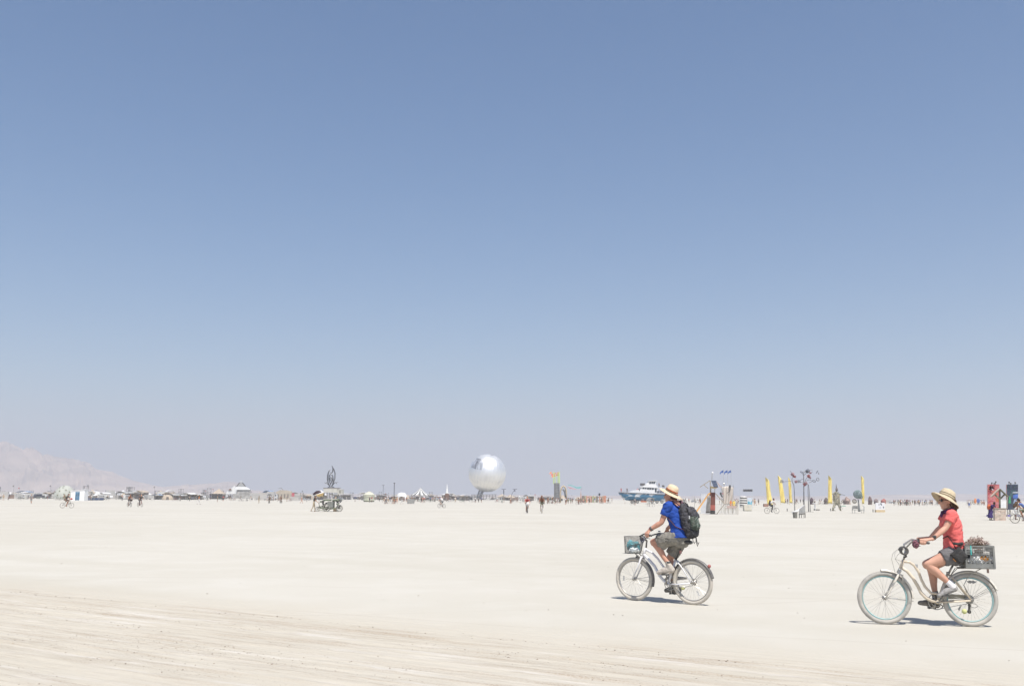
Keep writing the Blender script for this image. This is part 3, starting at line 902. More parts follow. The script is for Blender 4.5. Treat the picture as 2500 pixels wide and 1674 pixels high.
def build_backpack():
    root = thing('backpack', 'dark hiking backpack with green net pocket on the back of the man in blue', 'backpack', mk.loc, mk.rot)
    top = mz(880, 395); bot = mz(935, 690); cen = top.lerp(bot, .5)
    ch, wa = MAN['chest'], MAN['waist']
    M1 = mat('charcoal_nylon', (.030, .030, .037), .8, var=.85, scale=30, dust=.03, bump=.6, bscale=35)
    M2 = mat('green_net_cloth', (.022, .044, .031), .85, var=.8, scale=34, dust=.10, bump=.6, bscale=45)
    # back line follows the wearer's back, body leans away from it
    b0 = ch + V((-.165, 0, .045)); b1 = wa + V((-.175, 0, -.02)); b2 = V((MAN['hipc'].x - .16, 0, MAN['hipc'].z + .055))
    mb = MB()
    mb.tube([b0 + V((0.02, 0, .045)), b0, b0.lerp(b1, .5) + V((-.02, 0, 0)), b1 + V((-.02, 0, 0)), b2], [.05, .085, .115, .118, .085], 18, b=[.10, .135, .15, .155, .13], up=(0, 1, 0), round_ends=True)
    soft('pack_body', mb, M1, .010, root, 3, disp=wrinkle(.02, 15, 2))
    mb = MB(); mb.tube([b0 + V((-.10, 0, .0)), b0.lerp(b1, .35) + V((-.145, 0, 0))], [.05, .055], 14, b=[.105, .115], up=(0, 1, 0), round_ends=True)
    soft('lid_pocket', mb, M1, .010, root, 3, disp=wrinkle(.016, 18, 6))
    mb = MB(); mb.tube([b0.lerp(b1, .5) + V((-.125, .03, 0)), b1 + V((-.125, .03, .02))], [.062, .065], 14, b=[.10, .105], up=(0, 1, 0), round_ends=True)
    soft('net_pocket', mb, M2, .010, root, 3, disp=wrinkle(.014, 20, 9))
    mb = MB(); mb.tube([b1 + V((-.09, .0, -.05)), b2 + V((-.06, 0, -.01))], [.06, .055], 14, b=[.12, .11], up=(0, 1, 0), round_ends=True)
    soft('lower_pocket', mb, M1, .010, root, 3, disp=wrinkle(.012, 20, 3))
    cords = MB(); rc = random.Random(5)
    for i in range(9):
        z0 = rc.random(); p = b0.lerp(b1, .35 + .65 * z0) + V((-.205, rc.uniform(-.02, .13), 0)); q = b0.lerp(b1, .35 + .65 * rc.random()) + V((-.195, rc.uniform(-.05, .13), 0))
        cords.tube([p, p.lerp(q, .5) + V((-.008, 0, 0)), q], .0032, 5)
    cords.build('bungee_cord', mat('pale_cord', (.20, .24, .21), .8), root)
    mb = MB(); p = b0.lerp(b1, .34) + V((-.13, .150, -.02)); mb.box(p, (.014, .012, .05)); mb.build('buckle', mat('pale_buckle', (.6, .6, .6), .5), root)
    shl, neck = MAN['shl'], MAN['neck']
    for s in (1, -1):
        st = MB(); st.tube([b0 + V((.03, .09 * s, .05)), V((shl.x - .06, .115 * s, shl.z + .075)), V((shl.x + .03, .125 * s, shl.z + .055)), V((ch.x + .135, .135 * s, ch.z + .02)), V((wa.x + .10, .175 * s, wa.z + .13)), V((wa.x - .04, .185 * s, wa.z - .01)), b2 + V((.03, .13 * s, .05))],
                [.007] * 7, 8, b=[.03, .03, .03, .028, .016, .014, .012], up=(0, .9, .45 * s))
        st.build('shoulder_strap', mat('striped_strap', (.10, .05, .07), .9, var=.6, scale=60), root, True)
    hd = MB(); hd.tube([b0 + V((.03, .03, .075)), b0 + V((.0, .02, .115)), b0 + V((-.05, .0, .085)), b0 + V((-.06, 0, .04))], .008, 8); hd.build('grab_loop', M_BLACKC, root, True)
    for i, (dx, dy, ln) in enumerate(((-.05, .05, .10), (-.09, .02, .14), (-.12, .06, .11))):
        p = b2 + V((dx, dy, -.05)); hg = MB(); hg.tube([p, p + V((-.01, 0, -ln * .6)), p + V((-.03, 0, -ln)), p + V((-.045, 0, -ln * .7))], .006, 6); hg.build('hanging_strap', M_BLACKC, root, True)
    return root
build_backpack()

# what lies in the man's basket
x0, x1, zb_, zt_ = MBK['bin']
r_ = thing('bag', 'crumpled teal and white bag lying in the wire basket of the white bicycle', 'bag', mk.loc, mk.rot)
b = MB(); c = V(((x0 + x1) / 2 + .0, .03, zb_ + .10)); b.ball(c, (.10, .11, .085), 14, 10); b.ball(c + V((.03, .04, .05)), (.06, .05, .05), 12, 8)
soft('cloth', b, mat('teal_cloth', (.10, .33, .38), .8, var=.45, scale=14), .01, r_, 2, disp=wrinkle(.03, 16, 1))
b = MB(); b.ball(c + V((-.02, .04, -.04)), (.09, .08, .045), 14, 10)
soft('white_wrap', b, mat('white_wrap', (.66, .70, .70), .7, var=.15, scale=14), .01, r_, 2, disp=wrinkle(.03, 16, 3))
# ------------------------------------------------------------------ the woman in coral and her cream cruiser
wk = Ride((2162.5, 1523.0), (2372.5, 1529.0), 0.338)
wz = lambda X, Y, off=0.0: wk.P(2070 + X / 4.1256, 1170 + Y / 4.1263, off)

def build_woman_bike():
    root = thing('bicycle', 'cream cruiser bicycle with teal rims and a rear rack, ridden by the woman in coral', 'bicycle', wk.loc, wk.rot)
    R, h = wk.R, wk.L / 2
    fh, rh = V((h, 0, R)), V((-h, 0, R))
    w = wheel(root, fh, R, 0.029, M_TYRE_G, M_RIM_T)
    rf = MB(); rf.box((-.13, .006, -.004), (.075, .008, .014)); rf.build('wheel_reflector', mat('clear_reflector', (0.55, 0.55, 0.53), 0.3), w)
    w = wheel(root, rh, R, 0.029, M_TYRE_G, M_RIM_T)
    rf = MB(); rf.box((.13, .006, -.10), (.020, .008, .08), Matrix.Rotation(-.5, 3, 'Y')); rf.build('wheel_reflector', mat('grey_reflector', (.3, .3, .28), 0.4), w)
    ms = MB(); c = V((-.03, .012, .225)); ms.prism([c + V((x, 0, z)) for x, z in ((-.062, .012), (-.045, -.012), (-.015, -.022), (0, -.010), (.015, -.022), (.045, -.012), (.062, .012), (.04, .008), (.022, .020), (0, .012), (-.022, .020), (-.04, .008))], (0, .004, 0))
    ms.build('spoke_plate', mat('grey_plate', (.22, .22, .21), .6, dust=.25), w)
    tb = MB(); tb.ball((.085, .03, -.145), .033, 16, 10); tb.build('spoke_ball', M_TENNIS, w, True)
    ht, hb = wz(560, 808), wz(530, 893)
    bb = wz(900, 1232); st = wz(1008, 940)
    f = MB()
    f.tube([ht, hb], .020, 12)
    f.tube([hb.lerp(ht, .15), wz(600, 925), wz(655, 990), wz(700, 1065), wz(738, 1140), wz(790, 1192), wz(850, 1222), bb], .0215, 12)
    f.tube([hb.lerp(ht, .80), wz(620, 830), wz(670, 865), wz(712, 930), wz(742, 1010), wz(778, 1080), wz(835, 1140), wz(925, 1155)], [.0175] * 8, 12)
    f.tube([bb, st], .0168, 12)
    f.tube([bb + V((0, -.03, 0)), bb + V((0, .03, 0))], .025, 12)
    for s in (1, -1):
        f.tube([bb + V((-.03, .028 * s, 0)), bb.lerp(rh, .5) + V((0, .052 * s, -.004)), rh + V((.01, .062 * s, -.008))], .011, 10)
        f.tube([st + V((0, .016 * s, -.012)), st.lerp(rh, .4) + V((.0, .042 * s, .012)), rh + V((0, .062 * s, .006))], .0105, 10)
    f.build('frame', M_CREAMP, root, True)
    k = MB(); crown = hb + (hb - ht).normalized() * .03
    for s in (1, -1):
        k.tube([crown + V((0, 0, .02)), crown + V((0, .05 * s, 0)), crown.lerp(fh, .4) + V((-.004, .056 * s, 0)), crown.lerp(fh, .78) + V((-.012, .057 * s, 0)), fh + V((0, .058 * s, 0))], [.016, .0165, .014, .0115, .010], 10)
    k.build('fork', M_FEND_C, root, True)
    for s in (1, -1): br = MB(); br.bar(crown + V((-.02, .055 * s, -.05)), crown + V((-.025, .045 * s, -.13)), .018, .01); br.box(crown + V((-.03, .040 * s, -.14)), (.05, .012, .014)); br.build('brake', M_STEEL, root)
    fender(root, fh, R + .017, math.radians(85), math.radians(180), M_FEND_C)
    fender(root, rh, R + .017, math.radians(10), math.radians(160), M_FEND_C)
    for s in (1, -1):
        stays = MB(); stays.tube([fh + V((0, .06 * s, 0)), fh + V((-math.cos(.1), 0, -math.sin(.1))) * (R + .02) + V((0, .034 * s, 0))], .0026, 6); stays.build('fender_stay', M_STEEL, root)
        for a in (32, 24): stays = MB(); stays.tube([rh + V((0, .06 * s, 0)), rh + V((-math.cos(math.radians(a)), 0, math.sin(math.radians(a)))) * (R + .015) + V((0, .034 * s, 0))], .0026, 6); stays.build('fender_stay', M_STEEL, root)
    # stem and bars: near and far halves overlap in the side view
    clamp = wz(585, 700)
    sm = MB(); sm.tube([ht - V((0, 0, .01)), ht.lerp(clamp, .95)], .0135, 10); sm.tube([ht.lerp(clamp, .85), clamp], .016, 10); sm.build('stem', M_STEEL, root, True)
    gl = wz(770, 632, .27)
    def side(s):
        g = V((gl.x - (.075 if s < 0 else 0), gl.y * s, gl.z))
        return [clamp, clamp + V((.01, .06 * s, .02)), clamp + V((-.005, .15 * s, .055)), V((g.x + .13, .23 * s, g.z + .018)), V((g.x + .05, .26 * s, g.z + .004)), g + V((-.05, .008 * s, -.008))]
    hb_ = MB()
    for s in (1, -1): hb_.tube(side(s), .0112, 10)
    hb_.build('handlebar', M_STEEL, root, True)
    for s in (1, -1):
        p = side(s); g = MB(); g.tube([p[4].lerp(p[5], -.1), p[5]], .0162, 10, round_ends=True); g.build('grip', M_BLACK, root, True)
        b = MB(); b.tube([p[3], p[3] + V((-.01, .0, -.035)), p[4] + V((.0, 0, -.055))], .0048, 6); b.build('brake_lever', M_BLACK, root, True)
    lk = MB(); c = wz(550, 712, .09)
    lk.tube([c + V((math.cos(a * .3) * .045, .004 * a, math.sin(a * .3) * .045)) for a in range(46)], .011, 8)
    lk.tube([c + V((-.02, .06, -.03)), c + V((-.03, .07, -.075)), c + V((.0, .06, -.09))], .013, 8)
    lk.build('coil_lock', M_BLACK, root, True)
    cb = MB()
    cb.tube([side(1)[3], wz(520, 690, .14), wz(455, 740, .10), wz(440, 800, .07), wz(470, 915, .05), wz(480, 960, .04)], .0027, 5)
    cb.tube([side(-1)[3], wz(530, 685, -.06), wz(470, 745, -.03), wz(478, 800, .0), wz(520, 862, .0)], .0027, 5)
    cb.tube([side(1)[3] + V((0, -.02, 0)), wz(500, 760, .05), wz(480, 800, .03), wz(560, 830, .03)], .0025, 5)
    cb.build('cable', M_STEEL, root, True)
    # saddle hidden under the rider
    sc = wz(1062, 836)
    sd = MB(); sd.tube([sc + V((-.12, 0, .0)), sc + V((-.06, 0, .010)), sc + V((.03, 0, .004)), sc + V((.13, 0, 0))], [.028, .032, .026, .015], 12, b=[.08, .10, .05, .02], up=(0, 1, 0), round_ends=True)
    soft('saddle', sd, M_BLACK, .008, root)
    pt = MB(); pt.tube([st - V((0, 0, .02)), sc + V((.0, 0, -.02))], .0135, 10); pt.tube([st - V((0, 0, .012)), st + V((0, 0, .014))], .021, 10); pt.build('seat_post', M_STEEL, root, True)
    # rear rack
    rk = MB(); zr = wz(1300, 893).z; xa, xb = wz(1110, 893).x, wz(1475, 893).x
    for y in (-.055, 0, .055): rk.tube([(xa, y, zr), (xb, y, zr)], .0055, 8)
    for i in range(5): x = xa + (xb - xa) * (i + .2) / 4.6; rk.tube([(x, -.058, zr), (x, .058, zr)], .005, 6)
    for s in (1, -1):
        rk.tube([wz(1340, 898, .06 * s), wz(1250, 945, .068 * s), wz(1200, 1000, .068 * s), wz(1168, 1062, .062 * s), rh + V((.0, .066 * s, .02))], .0055, 8)
        rk.tube([V((xa + .02, .05 * s, zr)), wz(1030, 970, .03 * s)], .005, 6)
    rk.build('rear_rack', M_STEEL, root, True)
    rr = MB(); rr.box(wz(1132, 888), (.07, .10, .02)); rr.build('rack_clip', M_BLACK, root)
    tl = MB(); tl.box(wz(1410, 920), (.016, .05, .05)); tl.build('rack_reflector', mat('dusty_red', (.25, .10, .08), .5, dust=.4), root)
    lp, rp = wz(985, 1172, .13), wz(845, 1290, -.13)
    pedal(root, lp); pedal(root, rp)
    crankset(root, bb, V((lp.x, .10, lp.z)), V((rp.x, -.10, rp.z)), .10)
    chain(root, bb, rh, .10, .05)
    g = MB(); g.prism([wz(1040, 1150, -.065), wz(1188, 1165, -.065), wz(1180, 1200, -.065), wz(1030, 1200, -.065), wz(930, 1200, -.065)], (0, .008, 0)); g.build('chain_guard', M_OLIVE, root)
    cg = MB()
    for i in range(5): cg.tube([rh + V((0, -.036 - .004 * i, 0)), rh + V((0, -.038 - .004 * i, 0))], .058 - .007 * i, 18)
    cg.build('sprocket', M_STEEL, root, True)
    dr = MB(); dr.bar(rh + V((.0, -.07, -.02)), wz(1225, 1262, -.07), .025, .012); dr.bar(wz(1225, 1262, -.07), wz(1222, 1330, -.07), .03, .010)
    dr.tube([wz(1222, 1330, -.07) + V((0, -.012, 0)), wz(1222, 1330, -.07) + V((0, .012, 0))], .024, 12); dr.tube([wz(1225, 1265, -.07) + V((0, -.012, 0)), wz(1225, 1265, -.07) + V((0, .012, 0))], .02, 12)
    dr.tube([wz(1222, 1240, -.07), wz(1290, 1255, -.08), wz(1310, 1275, -.08), wz(1280, 1292, -.08), wz(1235, 1280, -.07)], .003, 5)
    dr.build('derailleur', M_BLACK, root)
    sn = MB(); sn.box(wz(688, 868), (.035, .03, .04)); sn.build('frame_clip', mat('grey_clip', (.35, .36, .36), .5), root)
    return root, dict(gl=gl, side=side, sc=sc, lp=lp, rp=rp, zr=zr)

woman_bike, WBK = build_woman_bike()

def build_woman():
    root = thing('person', 'woman in coral T-shirt, dark shorts and wide straw hat, cycling towards the left', 'person', wk.loc, wk.rot)
    sc = WBK['sc']
    hipc = V((wz(1085, 735).x, 0, wz(1085, 738).z))
    shl = wz(1052, 355, .155); elb = wz(985, 488, .20); wr = wz(852, 600, .25)
    shl = V((shl.x, .155, shl.z))
    neck = V((shl.x + .01, 0, shl.z + .055)); headc = wz(1000, 215)
    p = WBK['side'](1); grip = p[4].lerp(p[5], .35); gdir = p[4] - p[5]
    hl = V((hipc.x + .015, .09, hipc.z - .01)); kl = wz(795, 850, .11); al = wz(1035, 1052, .11)
    kr = wz(835, 885, -.105); ar = wz(880, 1150, -.11)
    body = MB()
    chest = shl.lerp(hipc, .25); chest.y = 0; waist = shl.lerp(hipc, .66); waist.y = 0
    limb(body, [hipc, waist, chest, V((neck.x, 0, neck.z - .03))], [.110, .085, .10, .06], 18, b=[.155, .122, .138, .08], up=(0, 1, 0))
    limb(body, [neck - V((0.01, 0, .03)), headc + V((-.022, 0, -.06))], [.053, .048], 14)
    for s in (1, -1):
        q = (lambda v: V((v.x, v.y * s, v.z)))
        bk_ = V((.075 if s < 0 else 0, 0, 0)); e_, w_ = q(elb) - bk_ * .4, q(wr) - bk_
        limb(body, [q(shl), q(shl).lerp(e_, .4), e_, e_.lerp(w_, .3), w_], [.050, .047, .036, .038, .023], 14)
        hand(body, w_, q(grip) - bk_, q(gdir), (0.3, 0, 1), s, .0085)
    for h_, k_, a_ in ((hl, kl, al), (V((hl.x, -hl.y, hl.z)), kr, ar)):
        limb(body, [h_, h_.lerp(k_, .5), k_], [.098, .080, .056], 16)
        m = k_.lerp(a_, .28); n_ = (a_ - k_).normalized(); side_ = V((-abs(n_.z), 0, n_.x * (1 if n_.z < 0 else -1))); m = m + V((-.3, 0, -.2)).normalized() * .015
        limb(body, [k_, m, k_.lerp(a_, .68), a_], [.055, .057, .042, .032], 16)
        body.cap(k_ + V((.012, 0, .0)), k_ + V((.008, 0, -.02)), .049, .045)
    P, R, f, u, l = head_prims(body, headc, V((1, 0.06, -.02)), V((0, 0, 1)), .97)
    soft('body', body, M_SKIN_W, .0062, root, 3)
    hr = MB(); hr.ball(P(-.040, 0, -.01), (.074, .077, .066), 16, 12, R)
    hr.tube([P(-.050, 0, -.01), P(-.072, 0, -.07), P(-.085, 0, -.13)], [.05, .046, .028], 14, b=[.068, .062, .04], up=l, round_ends=True)
    hr.cap(P(-.02, .07, .02), P(-.035, .068, -.07), .022, .018); hr.cap(P(-.02, -.07, .02), P(-.035, -.068, -.07), .022, .018)
    soft('hair', hr, M_HAIR, .007, root, 2, disp=wrinkle(.008, 40))
    sg = MB()
    for s in (1, -1):
        sg.ball(P(.083, .034 * s, .010), (.012, .028, .022), 12, 8, R); sg.tube([P(.082, .058 * s, .015), P(.03, .076 * s, .014), P(-.01, .079 * s, .008)], .0045, 6)
    sg.tube([P(.098, .012, .014), P(.098, -.012, .014)], .004, 6)
    sg.build('sunglasses', mat('dark_lens', (.012, .011, .012), .15, var=.05), root, True)
    t = MB(); hem = V((hipc.x + .015, 0, hipc.z + .045))
    t.tube([hem, waist, chest, V((shl.x, 0, shl.z + .0)), neck - V((0.01, 0, .02))], [.132, .116, .127, .098, .064], 22, b=[.176, .152, .170, .150, .078], up=(0, 1, 0))
    for s in (1, -1):
        q = (lambda v: V((v.x, v.y * s, v.z)))
        t.tube([q(shl) + V((0, -.03 * s, 0)), q(shl), q(shl).lerp(q(elb), .3), q(shl).lerp(q(elb), .56)], [.071, .071, .066, .067], 16)
    for s in (1, -1): t.ball(chest + V((.075, .055 * s, .01)), (.055, .06, .06), 12, 8)
    soft('shirt', t, M_CORAL, .0082, root, 5, disp=wrinkle(.015, 10, 5))
    s_ = MB()
    s_.tube([hem + V((0, 0, .015)), hipc, hipc + V((0, 0, -.05))], [.122, .135, .115], 20, b=[.165, .180, .16], up=(0, 1, 0), round_ends=True)
    for h_, k_ in ((hl, kl), (V((hl.x, -hl.y, hl.z)), kr)):
        d = (k_ - h_); s_.tube([h_ - d * .05, h_ + d * .2, h_ + d * .46], [.112, .110, .104], 18, b=[.112, .11, .108])
    soft('shorts', s_, M_SHORT_W, .009, root, 4, disp=wrinkle(.011, 16, 8))
    sf = MB(); c = neck + V((0.012, 0, .0))
    sf.tube([c + V((math.cos(a * .5236) * .066 - .004, math.sin(a * .5236) * .074, -.004 + .030 * math.cos(a * .5236 + math.pi))) for a in range(12)], .018, 10, closed=True, up=(0, 0, 1), b=.025)
    sf.ball(c + V((.068, 0, -.060)), (.022, .05, .045), 12, 8)
    soft('neck_scarf', sf, mat('purple_scarf', (.085, .025, .085), .9, var=.6, scale=30), .0075, root, 3, disp=wrinkle(.01, 26))
    for a_, p_, pit, mt in ((al, WBK['lp'], -.42, M_SHOE_GREY), (ar, WBK['rp'], .10, M_SHOE_DK)):
        sh = MB(); d = V((math.cos(pit), 0, math.sin(pit)))
        toe = p_ + d * .085 + V((0, 0, .034)); heel = p_ - d * .135 + V((0, 0, .042)); toe.y = a_.y + .01 * (1 if a_.y > 0 else -1); heel.y = a_.y
        if mt is M_SHOE_DK: toe, heel = p_ + d * .15 + V((0, 0, .045)), p_ - d * .07 + V((0, 0, .045)); toe.y = heel.y = a_.y
        mid = toe.lerp(heel, .45) + V((0, 0, .012))
        sh.tube([heel, mid, toe], [.040, .042, .027], 14, b=[.034, .040, .034], up=(0, 1, 0), round_ends=True)
        sh.cap(heel.lerp(toe, .1) + V((0, 0, .01)), a_.lerp(heel, .45), .040, .040)
        soft('shoe', sh, mt, .0065, root, 3, disp=wrinkle(.004, 26))
        so = MB(); so.tube([heel.lerp(a_, .35) + V((.01, 0, 0)), a_, a_ + (V((kl.x, a_.y, kl.z)) - a_) * .10 if mt is M_SHOE_GREY else a_ + V((0, 0, .02))], [.045, .043, .040], 14, round_ends=True); soft('sock', so, M_SOCK if mt is M_SHOE_GREY else M_SHOE_DK, .007, root, 2)
    wv = (elb - wr).normalized(); c = wr + wv * .025
    wt = MB(); wt.tube([c - wv * .010, c + wv * .010], .0285, 14); wt.ball(c + V((-.01, .022, .018)), (.019, .010, .019), 12, 8); wt.build('watch', M_BLACK, root, True)
    # hat
    hc = wz(988, 190); tilt = Matrix.Rotation(-0.50, 3, 'Y') @ Matrix.Rotation(0.16, 3, 'X')
    h_ = MB()
    crown = [(.0, .130), (.044, .127), (.078, .112), (.095, .078), (.103, .030), (.104, .006), (.112, -.004), (.150, -.018), (.182, -.038), (.187, -.044)]
    inner = [(.187, -.044), (.180, -.033), (.150, -.012), (.110, .001), (.100, .008), (.097, .05), (.085, .085), (.05, .112), (0, .122)]
    h_.lathe(crown, 44, hc, tilt); h_.lathe(inner, 44, hc, tilt)
    hat = h_.build('hat', M_STRAW2, root, True)
    for v in hat.data.vertices:      # the brim is not quite flat
        q = tilt.transposed() @ (v.co - hc); r = math.hypot(q.x, q.y)
        if r > .1:
            a = math.atan2(q.y, q.x); q.z += (r - .1) * (.22 * math.cos(a) + .14 * math.cos(2 * a + .4)); v.co = hc + tilt @ q
    for z, r in ((.018, .1045), (.046, .1015)):
        b1 = MB(); b1.ring(hc + tilt @ V((0, 0, z)), r, .0045, axis=tilt @ V((0, 0, 1)), n=40, k=6, ref=(1, 0, 0)); b1.build('hat_band', M_BAND2, hat, True)
    ed = MB(); ed.ring(hc, .1, .003, n=8); 
    cs = MB(); cs.tube([P(.02, .07, -.04), P(.045, .03, -.13), P(.05, 0, -.19), P(.055, .004, -.26), P(.05, .0, -.31)], .0035, 5); cs.ball(P(.05, 0, -.185), .010, 8, 6); cs.build('chin_cord', mat('tan_cord', (.30, .21, .13), .9), root, True)
    return root, dict(hipc=hipc, hem=hem, waist=waist)
woman, WO = build_woman()

def build_hip_bag():
    root = thing('hip_bag', 'black pouch slung at the left hip of the woman in coral', 'bag', wk.loc, wk.rot)
    c = wz(1118, 765, .20); r = Matrix.Rotation(.72, 3, 'Y')
    b = MB(); b.box(c, (.155, .085, .155), r); b.box(c + r @ V((0, .045, -.02)), (.12, .04, .10), r)
    soft('pouch', b, M_BLACKC, .009, root, 6, disp=wrinkle(.006, 22))
    s = MB(); hp, wa = WO['hipc'], WO['waist']
    s.tube([c + V((.03, -.03, .09)), wz(1075, 672, .197), wz(1040, 612, .172), wz(1008, 572, .115), V((wa.x + .128, .03, wa.z + .02))], .004, 6, b=.017, up=(0, 1, .2))
    s.tube([c + V((-.02, -.03, .09)), wz(1135, 672, .19), wz(1166, 640, .12)], .004, 6, b=.017, up=(0, 1, .2))
    s.tube([wz(1060, 640, .192), wz(1110, 650, .195), wz(1160, 640, .15)], .004, 6, b=.02, up=(0, 0, 1))
    s.build('strap', M_BLACKC, root, True)
    z = MB(); z.box(c + r @ V((.085, .03, .0)), (.008, .01, .05), r); z.build('zip_pull', mat('orange_tab', (.65, .25, .05), .7), root)
build_hip_bag()

def build_crate():
    zr = WBK['zr'] + .008
    x1, x0 = wz(1188, 780, .165).x, wz(1473, 780, .165).x
    zr = max(zr, wz(1300, 893, .165).z); ht = wz(1300, 667, .165).z - zr; cx = (x0 + x1) / 2; L, W = x1 - x0, .33
    root = thing('milk_crate', 'grey plastic crate strapped on the rear rack of the cream bicycle', 'crate', wk.loc, wk.rot)
    M = mat('grey_crate_plastic', (.15, .16, .155), .6, var=.3, scale=14, dust=.2)
    def panel(ax, at, half):
        b = MB()
        def pt(u, z): return V((cx + u, at, zr + z)) if ax == 'y' else V((cx + at, u, zr + z))
        ref = (0, 1, 0) if ax == 'y' else (1, 0, 0); e = .008
        for z0, z1 in ((.0, .19), ):
            z = (z0 + z1) / 2 * ht; b.bar(pt(-half, z), pt(half, z), z1 * ht, e, ref) if ax == 'y' else b.bar(pt(-half, z), pt(half, z), z1 * ht, e, ref)
        for z in (.20, .62, .69, .755, .82, .885): b.bar(pt(-half, z * ht), pt(half, z * ht), .007, .010, ref)
        b.bar(pt(-half, .975 * ht), pt(half, .975 * ht), .018, .02, ref)
        for u in (-1, 1):
            b.bar(pt(u * half * .985, 0), pt(u * half * .985, ht), .022, .022, ref); b.bar(pt(u * half * .66, .0), pt(u * half * .66, ht * .62), .010, .012, ref)
        for k in range(-8, 9): b.bar(pt(k * half / 8.5, .62 * ht), pt(k * half / 8.5, ht), .004, .006, ref)
        n = 5; dx = 2 * half * .66 / n
        for k in range(-2, n):
            for sgn in (1, -1):
                a0 = max(0, -k) / 2; u0, u1 = k * dx, (k + 2) * dx; t0, t1 = 0.0, 1.0
                if u0 < 0: t0 = (0 - u0) / (u1 - u0)
                if u1 > n * dx: t1 = (n * dx - u0) / (u1 - u0)
                if t1 - t0 < .05: continue
                P0, P1 = u0 + (u1 - u0) * t0, u0 + (u1 - u0) * t1
                if sgn < 0: P0, P1 = n * dx - P0, n * dx - P1
                b.bar(pt(P0 - n * dx / 2, (.20 + .42 * t0) * ht), pt(P1 - n * dx / 2, (.20 + .42 * t1) * ht), .006, .006, ref)
        return b.build('side_panel', M, root)
    panel('y', W / 2, L / 2); panel('y', -W / 2, L / 2); panel('x', L / 2, W / 2); panel('x', -L / 2, W / 2)
    f = MB(); f.box((cx, 0, zr + .006), (L * .97, W * .97, .008)); f.build('base', M, root)
    st = MB(); st.box((x1 - .065, W / 2 + .009, zr + ht * .8), (.012, .006, ht * .42)); st.build('teal_strap', mat('teal_strap', (.05, .45, .42), .7), root)
    rc = random.Random(11)
    # inside
    jug = thing('bottle', 'orange bottle lying inside the grey crate', 'bottle', wk.loc, wk.rot)
    b = MB(); c = V((cx - .03, .115, zr + ht * .42)); b.tube([c + V((-.06, 0, .0)), c + V((.04, 0, .0)), c + V((.065, 0, 0)), c + V((.09, 0, 0))], [.042, .042, .018, .016], 14, round_ends=True); b.build('bottle_body', mat('orange_plastic', (.75, .30, .03), .45), jug, True)
    b = MB(); b.tube([c + V((.09, 0, 0)), c + V((.112, 0, 0))], .02, 12); b.build('cap', mat('white_plastic', (.7, .7, .7), .5), jug, True)
    for nm, lab, col, pos, sz in (('cloth', 'bundle of white cloth stuffed low inside the grey crate', (.66, .66, .64), (.02, .105, .10), (.13, .055, .07)),
                                  ('cloth', 'bundle of dark cloth stuffed into the front of the grey crate', (.04, .045, .045), (.10, .0, .12), (.07, .12, .10)),
                                  ('cloth', 'pale sack filling the rear of the grey crate', (.48, .47, .45), (-.10, .02, .11), (.09, .13, .10)),
                                  ('cup', 'brown bowl near the rim of the grey crate', (.14, .06, .03), (-.01, .10, .205), (.055, .045, .035))):
        o = MB(); o.ball((cx + pos[0], pos[1], zr + pos[2]), sz, 16, 12)
        ob = soft(nm, o, mat('crate_' + str(len(_MATS)), col, .9, var=.3, scale=20), .01, None, 2, disp=wrinkle(.03 if nm == 'cloth' else .004, 18, pos[0] * 40))
        ob.location = wk.loc; ob.rotation_euler = (0, 0, wk.rot); tag(ob, lab, nm)
    fl = thing('dried_flowers', 'bunch of dried pinkish flowers heaped on top of the grey crate', 'flowers', wk.loc, wk.rot)
    stm, pet = MB(), MB()
    for i in range(150):
        a, r = rc.uniform(0, 6.283), rc.random() ** .5
        base = V((cx - .02 + rc.uniform(-.06, .06), rc.uniform(-.05, .05), zr + ht * .85))
        tip = V((cx - .015 + math.cos(a) * r * .155, math.sin(a) * r * .13, zr + ht * (1.02) + .105 * (1 - r * r * .9) * rc.uniform(.5, 1.15)))
        stm.tube([base, base.lerp(tip, .6) + V((0, 0, .02)), tip], .0016, 4, caps=False)
        for k in range(5):
            q = tip + V((rc.uniform(-.014, .014), rc.uniform(-.014, .014), rc.uniform(-.01, .012)))
            d1 = V((rc.gauss(0, 1), rc.gauss(0, 1), rc.gauss(0, 1))).normalized() * rc.uniform(.006, .012); d2 = d1.orthogonal().normalized() * .006
            pet.add([q - d1, q + d2, q + d1, q - d2], [(0, 1, 2, 3)])
    tag(stm.build('stems', mat('dry_stem', (.30, .22, .15), .9), fl), kind='stuff')
    tag(pet.build('petals', mat('dried_petal', (.54, .44, .39), .9, var=.4, scale=60), fl), kind='stuff')
build_crate()

def build_posy():
    rc = random.Random(4)
    for s, lab in ((1, 'purple cloth flowers wound round the near end of the cream bicycle handlebar'), ):
        r_ = thing('flower_garland', lab, 'flowers', wk.loc, wk.rot)
        c = wz(683, 650, .245); pet = MB(); core = MB()
        core.ball(c, (.028, .03, .035), 10, 8)
        for i in range(230):
            d = V((rc.gauss(0, 1), rc.gauss(0, 1), rc.gauss(0, 1))).normalized()
            q = c + V((d.x * .042, d.y * .045, d.z * .055)) * rc.uniform(.65, 1.0)
            a = d.orthogonal().normalized(); b = d.cross(a); z = rc.uniform(.008, .014)
            pet.add([q - a * z, q - b * z + d * .006, q + a * z, q + b * z + d * .006], [(0, 1, 2, 3)])
        core.build('flower_core', mat('dark_purple', (.06, .02, .035), .9), r_, True)
        tag(pet.build('petals', mat('mauve_petal', (.27, .12, .15), .85, var=.55, scale=70), r_), kind='stuff')
build_posy()
